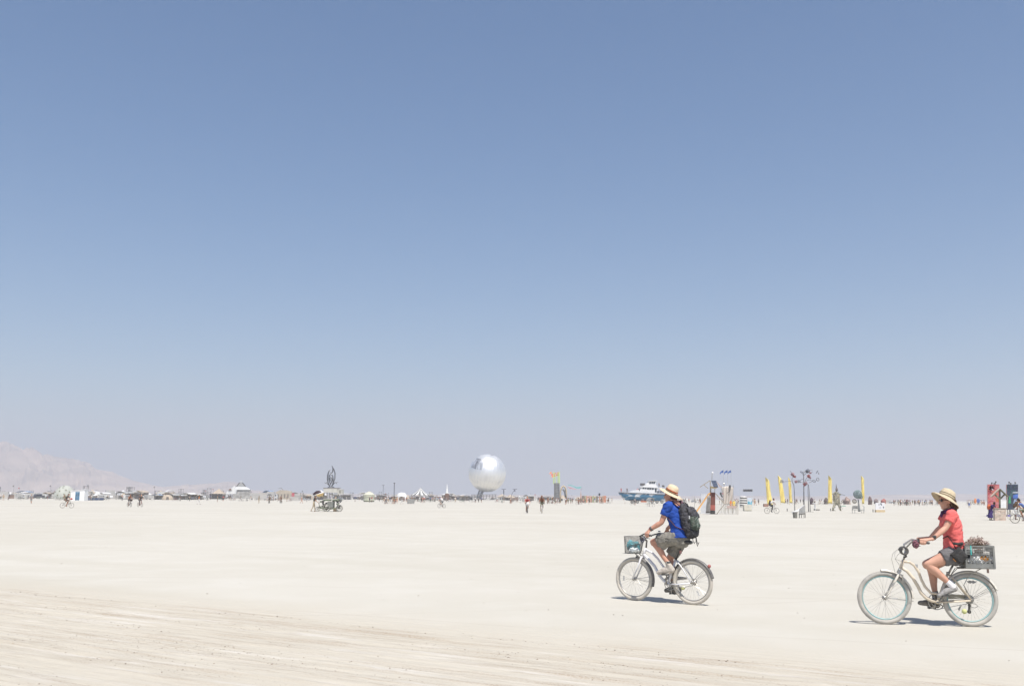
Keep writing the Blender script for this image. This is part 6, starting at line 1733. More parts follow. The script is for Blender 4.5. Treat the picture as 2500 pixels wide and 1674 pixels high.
b.add(vs, [(j * 13 + i, j * 13 + i + 1, (j + 1) * 13 + i + 1, (j + 1) * 13 + i) for j in range(8) for i in range(12)])
o = b.build('cloth', mat('grey_drape_cloth', (.26, .25, .24), .9, var=.3, scale=2), r2, True); md = o.modifiers.new('thick', 'SOLIDIFY'); md.thickness = .02
sp1 = Spot(1707, 1249); r2 = thing('thin_post', 'thin bare post standing left of the orange plank', 'post', Spot(1696, 1250).loc)
b = MB(); b.tube([(0, 0, 0), (0, 0, 1.9)], .025, 6); b.build('post', M_STEEL, r2)
# net-hung scaffold right of it
sp = Spot(1770, 1252, ); P = sp.P; k = sp.s
r = thing('cloth_screen', 'pale tan cloth-hung scaffold screen right of the solar tower', 'screen', sp.loc)
MN = mat('tan_net_cloth', (.52, .47, .42), .95, var=.16, scale=1.3)
b = MB(); vs = []; nx, nz = 16, 12
for j in range(nz + 1):
    for i in range(nx + 1):
        t, u = j / nz, i / nx; x0 = 1762 + 6 * t; x1 = 1790 - 2 * t; x = x0 + (x1 - x0) * u; vs.append(P(x, 1186 + 6 * abs(u - .45) * (1 - t) + (1232 - 1186) * t, 1.2 + .12 * math.sin(i * 1.3 + j * .4)))
w_ = nx + 1; b.add(vs, [(j * w_ + i, j * w_ + i + 1, (j + 1) * w_ + i + 1, (j + 1) * w_ + i) for j in range(nz) for i in range(nx)])
o = b.build('cloth', MN, r, True); md = o.modifiers.new('thick', 'SOLIDIFY'); md.thickness = .02
for x in (1762, 1790):
    b = MB(); b.bar(P(x, 1252, 1.3), P(x, 1184, 1.3), .05); b.build('pole', M_STEEL, r)
b = MB(); b.ball(P(1768, 1180, 1.2), 2.6 * k, 12, 8); b.build('silver_ball', mat('silver_ball', (.7, .7, .7), .15, metal=1.0, var=.03), r, True)
b = MB(); b.bar(P(1768, 1187, 1.2), P(1768, 1182, 1.2), .05); b.build('ball_stem', M_STEEL, r)
b = MB(); b.box(P(1782, 1186.5, 1.1), (.2, .15, .28)); b.tube([P(1782, 1189, 1.1), P(1783, 1195, 1.1), P(1780, 1200, 1.1), P(1774, 1203, 1.1)], .03, 6); b.build('lamp', mat('dark_lamp', (.08, .08, .08), .6), r)
r = thing('hanging_figure', 'small dark hanging dummy with a red ball beside the cloth screen', 'dummy', sp.loc)
b = MB(); c = P(1759.5, 1204, .6); b.ball(c, (.12, .1, .15), 10, 8); b.cap(c + V((.02, 0, -.1)), c + V((.12, 0, -.32)), .1, .08); b.cap(c + V((.1, 0, -.3)), c + V((.2, 0, -.42)), .06, .05); b.cap(c + V((0, 0, .1)), c + V((.02, 0, .9)), .012, .012)
soft('body', b, mat('dark_dummy', (.09, .085, .085), .9, var=.4), .025, r, 2)
b = MB(); b.ball(c + V((.22, -.08, -.02)), .07, 10, 8); b.build('red_ball', PAL['red'], r, True)
# rail fence and table in front
sp = Spot(1773, 1255.3); P = sp.P; k = sp.s
r = thing('rail_fence', 'low thin-barred rail fence in front of the cloth screen', 'fence', sp.loc)
for i in range(19):
    x = 1747 + 3 * i; b = MB(); b.tube([P(x, 1255.2), P(x, 1230)], .012, 4); b.build('bar', mat('thin_steel', (.42, .41, .39), .5), r)
for y in (1230, 1255):
    b = MB(); b.bar(P(1747, y), P(1801.5, y), .03); b.build('rail', mat('thin_steel', (.42, .41, .39)), r)
b = MB(); b.bar(P(1801.5, 1255), P(1801.5, 1229), .05); b.build('post', MWd, r)
sp = Spot(1783, 1253.4); P = sp.P; r = thing('wooden_table', 'thin-legged wooden table behind the low rail fence', 'table', sp.loc)
b = MB(); b.box(P(1785, 1234.5, .4), (26 * sp.s, .7, .05)); b.build('tabletop', mat('pinkish_board', (.46, .34, .30), .8), r)
for x in (1770, 1778, 1788, 1797):
    b = MB(); b.bar(P(x, 1253.2, .1), P(x, 1235, .1), .045); b.build('leg', MWd, r)
b = MB(); b.bar(P(1769, 1243, .1), P(1798, 1243, .1), .04); b.bar(P(1769, 1240, .7), P(1798, 1240, .7), .04); b.build('stretcher', MWd, r)
b = MB(); b.prism([P(1775, 1240, .05), P(1797, 1240, .05), P(1797, 1235, .05), P(1775, 1235, .05)], (0, .03, 0)); b.build('apron', mat('pinkish_board', (.46, .34, .30)), r)
for px, w, m, lab in ((1784, 4.2, PAL['orange'], 'orange jerrycan standing behind the low rail fence'), (1791.5, 7, PAL['yellow'], 'fat yellow jerrycan right of the orange one')):
    r = thing('jerrycan', lab, 'jerrycan', sp.loc + P(px, 1234, .4))
    b = MB(); h = (12.5 if w < 5 else 12) * sp.s; b.box((0, 0, h * .4), (w * sp.s, .25, h * .8)); soft('can_body', b, m, .03, r, 3)
    b = MB(); b.tube([(0, 0, h * .75), (0, 0, h)], .06, 8); b.build('cap', m, r); b = MB(); b.ring((.08, 0, h * .8), .06, .02, n=12, k=5); b.build('handle', m, r)
sp = Spot(1800, 1243); r = thing('dry_bush', 'dark twiggy dry bush between the yellow jerrycan and the zebra barrel', 'bush', sp.loc + V((0, 1.5, 0))); rc = random.Random(8); b = MB()
for i in range(46):
    d = V((rc.gauss(.12, .3), rc.gauss(0, .3), 1)).normalized(); L_ = rc.uniform(.5, 1.25); b.tube([(0, 0, .2), d * L_ * .6, d * L_ + V((rc.gauss(0, .08), rc.gauss(0, .08), 0))], [.02, .014, .006], 4)
tag(b.build('twigs', mat('dark_twig', (.12, .10, .10), .9, var=.4), r), kind='stuff')
# three blue swallow-tail flags
for i, (x, lab) in enumerate(((1762.5, 'leftmost blue flag flying high above the cloth screen'), (1772.5, 'middle blue flag flying high above the cloth screen'), (1781, 'rightmost blue flag flying high above the cloth screen'))):
    sp = Spot(x + 4, 1250); P = sp.P; r = thing('blue_flag', lab, 'flag', sp.loc, 0, 'blue flags above the cloth screen')
    b = MB(); b.tube([P(x + 4, 1250), P(x + 3.8, 1146.5)], [.02, .012], 5); b.build('pole', mat('thin_steel', (.42, .41, .39)), r)
    b = MB(); b.prism([P(x + 3.8, 1146.8), P(x + 3.8, 1153), P(x - 2, 1154), P(x - 4.6, 1158.3), P(x - 5, 1153.2), P(x - 1.5, 1149.5)], (0, .03, 0)); b.build('flag_cloth', mat('flag_blue', (.055, .11, .30), .85, var=.5, scale=3), r)
# hanging sign on two posts, zebra barrel, poster, white chest
sp = Spot(1822, depth=140); P = sp.P; k = sp.s
r = thing('hanging_sign', 'wide dark lettered sign hung between two thin posts', 'sign', sp.loc)
for x in (1806, 1836.5):
    b = MB(); b.tube([P(x, 1244), P(x, 1193)], .03, 6); b.build('post', mat('pale_post', (.5, .55, .58), .6), r)
b = MB(); b.prism([P(1813.5, 1199.6), P(1838.5, 1199.6), P(1838.5, 1193.2), P(1813.5, 1193.2)], (0, .06, 0)); brd = b.build('board', mat('sign_pale', (.46, .47, .49), .7), r)
rc = random.Random(1)
for i in range(11):
    x = 1815 + i * 2.08; b = MB()
    b.bar(P(x, 1198.8, -.02), P(x, 1194, -.02), .045, .03)
    if i % 3 != 1: b.bar(P(x, 1194.3, -.02), P(x + 1.3, 1194.3, -.02), .05, .03)
    if i % 2: b.bar(P(x, 1198.5, -.02), P(x + 1.3, 1198.5, -.02), .05, .03)
    b.bar(P(x + 1.3, 1198.8, -.02), P(x + 1.3, 1194, -.02), .035, .03); b.build('letter', mat('sign_ink', (.06, .06, .07), .8), brd)
b = MB(); b.bar(P(1806, 1195, .03), P(1836.5, 1195, .03), .025); b.build('wire', M_STEEL, r)
s2 = Spot(1815, 1239); P = s2.P; k = s2.s; r = thing('zebra_barrel', 'curved black and white zebra-striped barrel left of the blue poster', 'barrel', s2.loc)
for i in range(9):
    a0, a1 = i / 9, (i + 1) / 9
    f = lambda t: (1806 + 17 * t ** .8 * 0 + 1, 0)
    b = MB(); cx_ = lambda t: P(1814.5, 1238 - 27 * t, .5)
    w = lambda t: (8.2 + 1.2 * math.sin(math.pi * t)) * k * (1 if t < .9 else .8)
    b.tube([cx_(a0), cx_(a1)], [w(a0), w(a1)], 18, up=(0, 1, .25)); b.build('stripe_band', mat('zebra_white', (.62, .61, .58), .7) if i % 2 == 0 else mat('zebra_black', (.09, .085, .08), .7), r, True)
s2 = Spot(1830.5, 1240); P = s2.P; r = thing('picture_board', 'blue and green picture board on a stand right of the zebra barrel', 'board', s2.loc)
b = MB(); b.prism([P(1825, 1231), P(1836, 1231), P(1836, 1214.5), P(1825, 1214.5)], (0, .06, 0)); b.build('board', mat('poster_pale', (.50, .55, .60), .7, var=.15, scale=2), r)
b = MB(); b.prism([P(1825.4, 1230.5, -.02), P(1831.5, 1230.5, -.02), P(1831, 1224, -.02), P(1825.4, 1223, -.02)], (0, .02, 0)); b.prism([P(1831.6, 1230.5, -.02), P(1835.7, 1230.5, -.02), P(1835.7, 1221, -.02), P(1833, 1225, -.02)], (0, .02, 0)); b.build('painted_patch', mat('poster_blue_green', (.12, .33, .42), .7, var=.6, scale=3), r)
for x in (1826, 1835):
    b = MB(); b.bar(P(x, 1240, .08), P(x, 1231, .08), .05); b.build('leg', M_STEEL, r)
s2 = Spot(1826.5, 1246.8); P = s2.P; r = thing('white_chest', 'low cream chest in front of the picture board', 'chest', s2.loc)
b = MB(); b.prism([P(1817, 1245.2), P(1835.5, 1245.2), P(1835.5, 1233), P(1817, 1233)], (0, .8, 0)); b.build('body', mat('cream_board', (.55, .52, .44), .8, var=.06), r)
b = MB(); b.prism([P(1816.6, 1233), P(1836, 1233), P(1836, 1232), P(1816.6, 1232)], (0, .85, 0)); b.build('lid', mat('cream_board', (.55, .52, .44)), r)
b = MB(); b.prism([P(1817.5, 1246.8, .03), P(1835, 1246.8, .03), P(1835, 1245.2, .03), P(1817.5, 1245.2, .03)], (0, .7, 0)); b.build('base', PAL['olive'], r)
b = MB(); b.box(P(1826.3, 1236, -.02), (.1, .04, .12)); b.build('latch', M_STEEL, r)

# ------------------------------------------------------------------ yellow feather flags
MY, MYd = mat('flag_yellow', (.74, .60, .19), .8, var=.12, scale=.6), PAL['olive']
for i, (x0, y0, x1, y1, wt, wb, lab) in enumerate(((1868.5, 1164.5, 1873.5, 1233, 8, 13, 'leftmost tall yellow feather flag, behind the white-shirted cyclist'), (1898.7, 1160.5, 1906.3, 1226.5, 8.5, 11, 'second yellow feather flag from the left, leaning most'),
        (1924, 1164.5, 1927.4, 1226, 5.5, 7.3, 'narrow yellow feather flag left of the kinetic disc tree'), (2022.4, 1160, 2021.5, 1227.5, 7.5, 10.5, 'upright yellow feather flag left of the horned figure'), (2102, 1161, 2105, 1228.5, 7.5, 5.2, 'rightmost yellow feather flag, beside the wire sphere tree'))):
    sp = Spot(x1, depth=300); P = sp.P
    r = thing('feather_flag', lab, 'flag', sp.loc, 0, 'yellow feather flags')
    b = MB(); N_ = 18; vs = []; ph = i * 1.9
    for j in range(N_ + 1):
        t = j / N_; xl = x0 + (x1 - x0) * t; ww = (wt + (wb - wt) * t) * min(1, (t / .13 + .02) ** .7); yj = y0 + (y1 - y0) * t
        for u in range(5):
            f = u / 4; vs.append(P(xl + ww * f + .25 * math.sin(t * 9 + ph) * f, yj + (1.2 * f if j == N_ else 0), .30 * math.sin(t * 6 + u * 1.3 + ph) * (.3 + f)))
    b.add(vs, [(j * 5 + u, j * 5 + u + 1, (j + 1) * 5 + u + 1, (j + 1) * 5 + u) for j in range(N_) for u in range(4)])
    o = b.build('flag_cloth', MY, r, True); md = o.modifiers.new('thick', 'SOLIDIFY'); md.thickness = .03
    b = MB(); b.tube([P(x1, sp.py), P(x1, y1), P((x0 + x1) / 2, (y0 + y1) / 2), P(x0, y0)], [.06, .055, .045, .025], 5); b.build('pole', mat('flag_pole', (.5, .42, .2), .6), r)
    b = MB(); q = [P(x0 + (x1 - x0) * t + (wt + (wb - wt) * t) * .38 + .45 * math.sin(j_ * 2.1), y0 + (y1 - y0) * t, -.42) for j_, t in enumerate([j / 26 for j in range(6, 24)])]
    b.tube(q, .045, 4); b.build('flag_print', mat('flag_ink', (.50, .36, .08), .8), r)

# ------------------------------------------------------------------ kinetic disc tree
sp = Spot(1963, 1249); P = sp.P; k = sp.s
r = thing('disc_tree', 'tall kinetic steel tree carrying many coloured drums and rings', 'sculpture', sp.loc)
MPo = mat('grey_pole', (.17, .17, .185), .5, metal=.3, dust=.1)
def pole(pts, w, y=0): b = MB(); b.tube([P(a, c, y) for a, c in pts], w, 6); b.build('pole', MPo, r, True)
pole([(1963, 1250), (1962.5, 1200), (1962, 1156), (1963.5, 1149)], [.085, .07, .055, .04])
pole([(1940.5, 1250), (1939.5, 1200), (1938, 1183), (1934, 1175), (1933.5, 1168), (1936, 1163)], [.05, .045, .04, .04, .035, .03], .4)
pole([(1974.5, 1250), (1973, 1205), (1972.3, 1180)], [.065, .05, .035], -.2); pole([(1978.5, 1250), (1976, 1200), (1973.5, 1182)], .04, .3)
for pts in (((1962, 1185), (1966, 1172), (1971, 1164)), ((1962, 1178), (1955, 1176)), ((1966, 1174), (1976, 1170), (1984, 1174)), ((1975, 1178), (1984, 1174)), ((1962, 1160), (1957, 1153)), ((1963, 1153), (1971, 1148), (1984, 1146)), ((1945, 1175), (1962, 1168)), ((1936, 1158), (1929, 1149)), ((1907, 1175.5), (1934, 1174)), ((1963, 1160), (1972, 1150)), ((1990, 1174), (1995, 1171)), ((1978, 1154), (1984, 1151))):
    b = MB(); b.tube([P(a, c, rc.uniform(-.3, .3)) for a, c in pts], .03, 5); b.build('rod', MPo, r)
DR = [mat('drum_red', (.24, .085, .085), .6, var=.2), mat('drum_grey', (.13, .14, .17), .5), mat('drum_pale', (.36, .33, .32), .6), mat('drum_pink', (.26, .16, .17), .6)]
def drum(x, y, w, h, m, ax):
    w *= 1.25; h *= 1.25; b = MB(); c = P(x, y, rc.uniform(-.3, .3)); a = V(ax).normalized() * h * k / 2
    b.tube([c - a, c + a], w * k / 2, 14, up=(0, 1, .2)); b.tube([c - a * 1.12, c - a * .95], w * k * .54, 14, up=(0, 1, .2)); b.build('drum', m, r)
def ringd(x, y, w, ax, m=MPo):
    b = MB(); b.ring(P(x, y, rc.uniform(-.3, .3)), w * k / 2, .042, axis=ax, n=20, k=5); b.build('ring', m, r, True)
drum(1935, 1157, 6, 4.5, DR[3], (.4, -.6, .6)); drum(1939.5, 1162.5, 6, 3.5, DR[0], (.3, -.3, 1)); drum(1972, 1149, 7, 5, DR[1], (.3, -.8, .4)); drum(1978, 1153.5, 5, 2, DR[3], (.3, -.5, 1))
drum(1974.5, 1161.5, 6, 4, DR[0], (.6, -.5, .4)); drum(1977.5, 1165.5, 5, 2.5, DR[3], (.5, -.4, .7)); drum(1964.5, 1182, 6, 3.5, DR[0], (.6, -.5, .5)); drum(1968.5, 1179, 6, 3, DR[3], (.6, -.4, .3))
drum(1943.5, 1175, 5.5, 4, DR[3], (1, -.7, .2)); ringd(1949, 1174.5, 6, (.9, -.6, .1)); ringd(1953, 1175, 5, (.9, -.5, .1)); ringd(1957, 1152, 7, (.2, -.5, 1), DR[1]); ringd(1996.5, 1169.5, 7, (.3, -1, .1)); ringd(1987.5, 1174, 7.5, (.3, -.6, .6)); drum(1995, 1151, 1.6, 6, DR[1], (.6, 0, .8)); ringd(1998.5, 1155, 5, (.8, -.3, .2)); ringd(1907, 1174.5, 7, (.8, -.6, 0)); ringd(1911, 1175, 6, (.8, -.6, 0))
for x, w in ((1976, 17), (1936, 9), (1962, 7)):
    b = MB(); b.box(P(x, 1249.6, .1), (w * k, .8, .12)); b.build('base', mat('dark_base', (.12, .12, .115), .8, dust=.2), r)
for px, py, lab in ((1922, 1247.5, 'small dark marker stake left of the kinetic disc tree'), (2028, 1247, 'small dark marker stake left of the horned figure'), (2131.5, 1249.5, 'small dark wedge left of the white notice board')):
    s2 = Spot(px, py); r = thing('marker', lab, 'marker', s2.loc); b = MB(); b.tube([(0, 0, 0), (0, 0, .3)], [.07, .05], 6); b.build('stake', mat('dark_base', (.12, .12, .115)), r)
    b = MB(); b.ball((0, 0, .33), .07, 8, 6); b.build('knob', mat('dark_base', (.12, .12, .115)), r, True)
s2 = Spot(1990, 1245.5); k2 = s2.s; r = thing('round_table', 'small white round table right of the kinetic disc tree', 'table', s2.loc)
b = MB(); b.tube([(0, 0, s2.Z(1228.5)), (0, 0, s2.Z(1227))], 6 * k2, 18); b.build('tabletop', mat('white_plastic_top', (.66, .66, .66), .5), r); b = MB(); b.tube([(0, 0, 0), (0, 0, s2.Z(1228.5))], .09, 8); b.build('leg', mat('white_plastic_top', (.66, .66, .66)), r); b = MB(); b.box((.35, 0, .1), (.55, .5, .18)); b.box((-.1, 0, .12), (.12, .3, .25)); b.build('base', mat('dark_base', (.12, .12, .115)), r)
# bin, bucket chairs and tilted board
s2 = Spot(1943, 1264.3); P = s2.P; r = thing('waste_bin', 'dark dented waste bin in front of the kinetic disc tree', 'bin', s2.loc)
b = MB(); b.tube([(0, .2, 0), (0, .2, s2.Z(1250))], [.17, .21], 14); b.build('bin_body', mat('dark_bin', (.11, .11, .10), .7, dust=.25), r); b = MB(); b.ring((0, .2, s2.Z(1249.6)), .21, .02, axis=(0, 0, 1), n=16, k=6, ref=(1, 0, 0)); b.build('bin_rim', mat('dark_bin', (.11, .11, .10)), r)
s2 = Spot(1958, 1263.8); P = s2.P; r = thing('metal_chair', 'bent sheet-metal chair right of the dark waste bin', 'chair', s2.loc)
b = MB(); b.prism([P(1950, 1257, .1), P(1966, 1255, .1), P(1966, 1233, .1), P(1962, 1234, .1), P(1952, 1242, .1)], (0, .05, 0)); b.build('backrest', mat('sheet_metal', (.34, .34, .33), .5, metal=.3, var=.25, scale=4, dust=.2), r)
b = MB(); b.prism([P(1951, 1256, .0), P(1966, 1254, .0), P(1967, 1251.5, -.3), P(1952, 1253.5, -.3)], (0, 0, .04)); b.build('seat', mat('sheet_metal', (.34, .34, .33)), r)
for x, y in ((1951.5, 0), (1957, -.3), (1966, 0), (1963, -.3)):
    b = MB(); b.bar(P(x, 1263.8, y), P(x, 1254, y), .05); b.build('leg', mat('dark_bin', (.11, .11, .10)), r)
s2 = Spot(1948, 1262.5); P = s2.P; r = thing('tilted_board', 'white board tilted across the waste bin and metal chair', 'board', s2.loc)
b = MB(); b.prism([P(1934, 1249.5, .0), P(1948, 1244.8, .0), P(1960, 1236, .0), P(1964, 1232.6, .0), P(1964.3, 1234, .0), P(1949, 1247, .0), P(1935, 1252, .0)], (0, .3, 0)); b.build('board', mat('white_board', (.66, .68, .68)), r)
# horned figure
sp = Spot(2042, 1246.5); P = sp.P; k = sp.s; r = thing('horned_figure', 'tall lattice figure sculpture with a horned head and outstretched arm', 'sculpture', sp.loc)
MF = mat('patchwork_scrap', (.33, .31, .22), .8, var=.7, scale=5, dust=.15); b = MB()
limbs = [((2039.5, 1224), (2032.5, 1246), .20, .10), ((2046, 1224), (2052.5, 1246), .20, .10), ((2043, 1226), (2041, 1206), .32, .36), ((2041, 1206), (2040.5, 1201), .34, .14), ((2037, 1204), (2031.5, 1205.5), .10, .06), ((2046, 1205), (2054, 1206.5), .12, .07), ((2048, 1210), (2050, 1224), .12, .07), ((2036, 1210), (2034, 1222), .12, .07)]
for a, c, r0, r1 in limbs: b.cap(P(*a), P(*c), r0, r1, 10)
me = remeshed(b, .10, 1, disp=wrinkle(.05, 6)); me.name = 'body'; me.materials.clear(); me.materials.append(MF); bo = tag(put('body', me, r), kind='stuff'); md = bo.modifiers.new('lattice', 'WIREFRAME'); md.thickness = .042; md.use_replace = True
b = MB(); b.ball(P(2042.7, 1194.5), (.19, .19, .30), 12, 8); b.cap(P(2042, 1190), P(2041.3, 1181), .07, .02); b.build('head', mat('scrap_head', (.16, .14, .13), .7, var=.4, scale=4), r, True)
b = MB(); b.tube([P(2050, 1205.5), P(2057, 1207), P(2063, 1208.5)], .035, 5); b.build('held_rod', MPo, r); b = MB(); b.prism([P(2054, 1235.5), P(2065, 1235.5), P(2065, 1234), P(2054, 1234.3)], (0, .3, 0)); b.build('green_plate', mat('green_plate', (.12, .33, .25), .7), r)
rc = random.Random(5)
for i in range(34):
    a, c, r0, r1 = rc.choice(limbs[:4]); t = rc.random(); q = P(*a).lerp(P(*c), t) + V((rc.uniform(-.28, .28), -.3, 0)); b = MB(); b.box(q, (rc.uniform(.06, .2), .06, rc.uniform(.06, .16)), Matrix.Rotation(rc.uniform(-1, 1), 3, 'Y')); b.build('scrap_plate', rc.choice([PAL['tan'], PAL['olive'], M_STEEL, PAL['grey'], PAL['yellow'] if i < 4 else PAL['grey'], M_BLACK]), r)
# bench with wire sphere tree
sp = Spot(2095, 1252.3); P = sp.P; k = sp.s; r = thing('wire_bench', 'curved wire bench with thin legs, below the wire sphere tree', 'bench', sp.loc)
MWi = mat('grey_wire', (.22, .23, .23), .6, metal=.2, dust=.15)
b = MB(); b.box(P(2095, 1244, .3), (27 * k, .7, .05)); b.build('seat', MWi, r)
for x in (2081, 2087, 2104, 2109):
    b = MB(); b.tube([P(x, 1252.2, .0), P(x, 1244, .0)], .03, 5); b.build('leg', MWi, r)
for t in range(5):
    b = MB(); b.tube([P(2080.5, 1243 - 1.8 * t * 1.0, .6 - .1 * t), P(2083, 1241 - 1.6 * t, .65), P(2094, 1241 - 1.5 * t, .7)], .03, 5); b.build('back_wire', MWi, r)
b = MB(); b.tube([P(2109, 1252, .3), P(2109.5, 1236, .3), P(2106, 1234.5, .3)], .035, 5); b.build('arm_wire', MWi, r)
r = thing('wire_tree', 'wire sphere tree growing through the bench beside the rightmost yellow flag', 'sculpture', sp.loc)
b = MB(); b.tube([P(2098, 1248, .4), P(2096.5, 1230, .4), P(2095, 1218, .4)], [.16, .10, .07], 8); b.build('trunk', mat('grey_wire', (.22, .23, .23)), r)
c = P(2094, 1206, .4); R_s = 10 * k
for i in range(9):
    a = math.pi * i / 9; b = MB(); b.ring(c, R_s, .034, axis=(math.cos(a), math.sin(a), 0), n=26, k=4); b.build('hoop', mat('teal_grey_wire', (.18, .24, .23), .6), r)
for i in range(7):
    e = math.radians(-66 + 22 * i); b = MB(); b.ring(c + V((0, 0, R_s * math.sin(e))), R_s * math.cos(e), .034, axis=(0, 0, 1), n=26, k=4, ref=(1, 0, 0)); b.build('hoop', mat('teal_grey_wire', (.18, .24, .23)), r)
b = MB()
for i in range(60):
    d = V((rc.gauss(0, 1), rc.gauss(0, 1), rc.gauss(0, 1))).normalized() * R_s * rc.uniform(.3, .95); e = V((rc.gauss(0, 1), rc.gauss(0, 1), rc.gauss(0, 1))).normalized() * R_s * .4; b.tube([c + d, c + d * .5 + e], .016, 3, caps=False)
tag(b.build('inner_wires', mat('teal_grey_wire', (.18, .24, .23)), r), kind='stuff')
c2 = P(2101, 1212, .3)
for i in range(6):
    a = math.pi * i / 6; b = MB(); b.ring(c2, 5 * k, .02, axis=(math.cos(a), math.sin(a), .3), n=18, k=4); b.build('hoop', mat('teal_grey_wire', (.18, .24, .23)), r)
c3 = P(2086, 1223, .5)
for i in range(6):
    a = math.pi * i / 6; b = MB(); b.ring(c3, 5.2 * k, .022, axis=(math.cos(a), math.sin(a), .3), n=18, k=4); b.build('hoop', mat('tan_wire', (.30, .25, .19), .7), r)
# white notice board on a tan base
sp = Spot(2149, 1249.8); P = sp.P; k = sp.s; r = thing('notice_board', 'white notice board with small grey prints on a tan wooden base', 'notice board', sp.loc)
b = MB(); b.prism([P(2138, 1244), P(2160, 1244), P(2160, 1226.5), P(2138, 1226.5)], (0, .12, 0)); b.build('board', mat('notice_white', (.66, .66, .68), .6, var=.05), r)
b = MB(); b.prism([P(2139, 1249.6, -.1), P(2161, 1249.6, -.1), P(2161, 1244.1, -.1), P(2139, 1244.1, -.1)], (0, .5, 0)); b.build('base', mat('tan_board', (.52, .41, .25), .8), r)
for x, y, w, h in ((2146, 1231, 1.2, 5), (2150.5, 1229, 4, 3), (2152, 1231.5, 2.5, 3), (2157, 1237.5, 3, 4), (2149, 1238.5, 5, 1)):
    b = MB(); b.box(P(x, y, -.012), (w * k, .02, h * k)); b.build('print', mat('print_grey', (.20, .21, .23), .7), r)
# brown huts far behind
for px, w, top, dep, col, lab in ((1981.5, 8, 1213, 330, (.10, .07, .08), 'dark round haystack-like hut behind the kinetic disc tree'), (2016, 8, 1214, 360, (.13, .11, .10), 'dark domed hut left of the upright yellow flag'), (2069, 14, 1213, 360, (.30, .22, .19), 'pinkish low hut right of the horned figure'), (2124, 10, 1211.5, 340, (.17, .12, .11), 'brown pointed hut right of the rightmost yellow flag'), (2139, 11, 1217.5, 420, (.20, .16, .15), 'low brown shelter behind the white notice board'), (2156, 12, 1217.5, 430, (.34, .13, .11), 'low red-roofed shelter right of the white notice board')):
    sp = Spot(px, depth=dep); k = sp.s; r = thing('round_hut', lab, 'hut', sp.loc); m = mat('hut_' + str(px), col, .95, var=.4, scale=1.2)
    b = MB(); h = sp.Z(top); b.tube([(0, 0, 0), (0, 0, h * .45)], w / 2 * k, 14); b.build('wall', m, r); b = MB(); b.lathe([(w * .54 * k, h * .45), (w * .42 * k, h * .75), (w * .2 * k, h * .95), (0.01, h)], 14); b.build('roof', m, r, px not in (2139, 2156))
    b = MB(); b.box((0, -w / 2 * k, h * .22), (w * .2 * k, .2, h * .44)); b.build('door', mat('dim_opening', (.16, .14, .12)), r)
    for ch in r.children:
        if not ch.name.startswith('door'):
            for v_ in ch.data.vertices:
                f_ = 1 + .45 * noise.noise(V((v_.co.x * .9 + px, v_.co.y * .9, v_.co.z * .8))); v_.co.x *= f_; v_.co.y *= f_; v_.co.z *= 1 + .25 * noise.noise(V((v_.co.x * .8 + px, v_.co.y, 3)))

# ------------------------------------------------------------------ the painted panels, shrine and people at the right edge
def panel(pxl, pxr, yt, yb, lab, cols, nm, spots):
    sp = Spot((pxl + pxr) / 2, 1260.5); P = sp.P; k = sp.s
    r = thing('painted_panel', lab, 'panel', sp.loc)
    m = bpy.data.materials.new(nm); m.use_nodes = True; nt = m.node_tree; bs = nt.nodes['Principled BSDF']; bs.inputs['Roughness'].default_value = .6
    tc = nt.nodes.new('ShaderNodeTexCoord'); n = nt.nodes.new('ShaderNodeTexNoise'); n.inputs['Scale'].default_value = 1.6; n.inputs['Detail'].default_value = 4; n.inputs['Distortion'].default_value = 1.4; nt.links.new(tc.outputs['Object'], n.inputs['Vector'])
    rp = nt.nodes.new('ShaderNodeValToRGB'); e = rp.color_ramp.elements
    while len(e) < len(cols): e.new(.5)
    for i, c in enumerate(cols): e[i].position = .30 + .40 * i / (len(cols) - 1); e[i].color = (*c, 1)
    nt.links.new(n.outputs['Fac'], rp.inputs[0]); nt.links.new(rp.outputs[0], bs.inputs['Base Color'])
    b = MB(); b.prism([P(pxl + 1.1, yb), P(pxr, yb), P(pxr, yt), P(pxl + 1.1, yt)], (0, .12, 0)); b.build('painted_face', m, r)
    b = MB(); b.prism([P(pxl, yb, .03), P(pxl + 1.0, yb, 0), P(pxl + 1.0, yt, 0), P(pxl, yt, .03)], (0, .09, 0)); b.build('edge_board', mat('pinkish_edge', (.50, .33, .32), .7), r)
    for x in (pxl + 3, pxr - 3):
        b = MB(); b.bar(P(x, 1258, .5), P(x, yb - 4, .45), .07); b.build('leg', M_STEEL, r)
        b = MB(); b.box(P(x + 1, 1258, .3), (7 * k, .5, 4.5 * k)); b.build('plinth', mat('purple_plinth', (.16, .14, .33), .7), r)
    for x, h in spots:
        b = MB(); b.bar(P(x, yt, .1), P(x + .5, yt - h, -.2), .035); b.box(P(x + .6, yt - h, -.25), (.1, .12, .14)); b.build('spotlight', M_BLACK, r)
    return sp, r
sp, r = panel(2410.5, 2440, 1181.8, 1243, 'tall red and orange painted panel, left of the dark blue one', [(.44, .10, .05), (.30, .05, .07), (.46, .17, .18), (.40, .09, .05), (.50, .22, .08)], 'red_mural', ((2421, 3), (2430.5, 6), (2427, 2)))
P = sp.P
b = MB(); c_ = P(2420.5, 1191, -.03)
for i in range(7): a = i * .9; c_ = P(2420.5, 1191, -.03 - .022 * i); b.prism([c_, c_ + V((math.cos(a - .3) * .2, 0, math.sin(a - .3) * .2)), c_ + V((math.cos(a) * .30, 0, math.sin(a) * .34)), c_ + V((math.cos(a + .3) * .2, 0, math.sin(a + .3) * .2))], (0, .02, 0)); b.build('painted_bloom', mat('bloom_pale', (.42, .42, .48), .7, var=.4, scale=4), r)
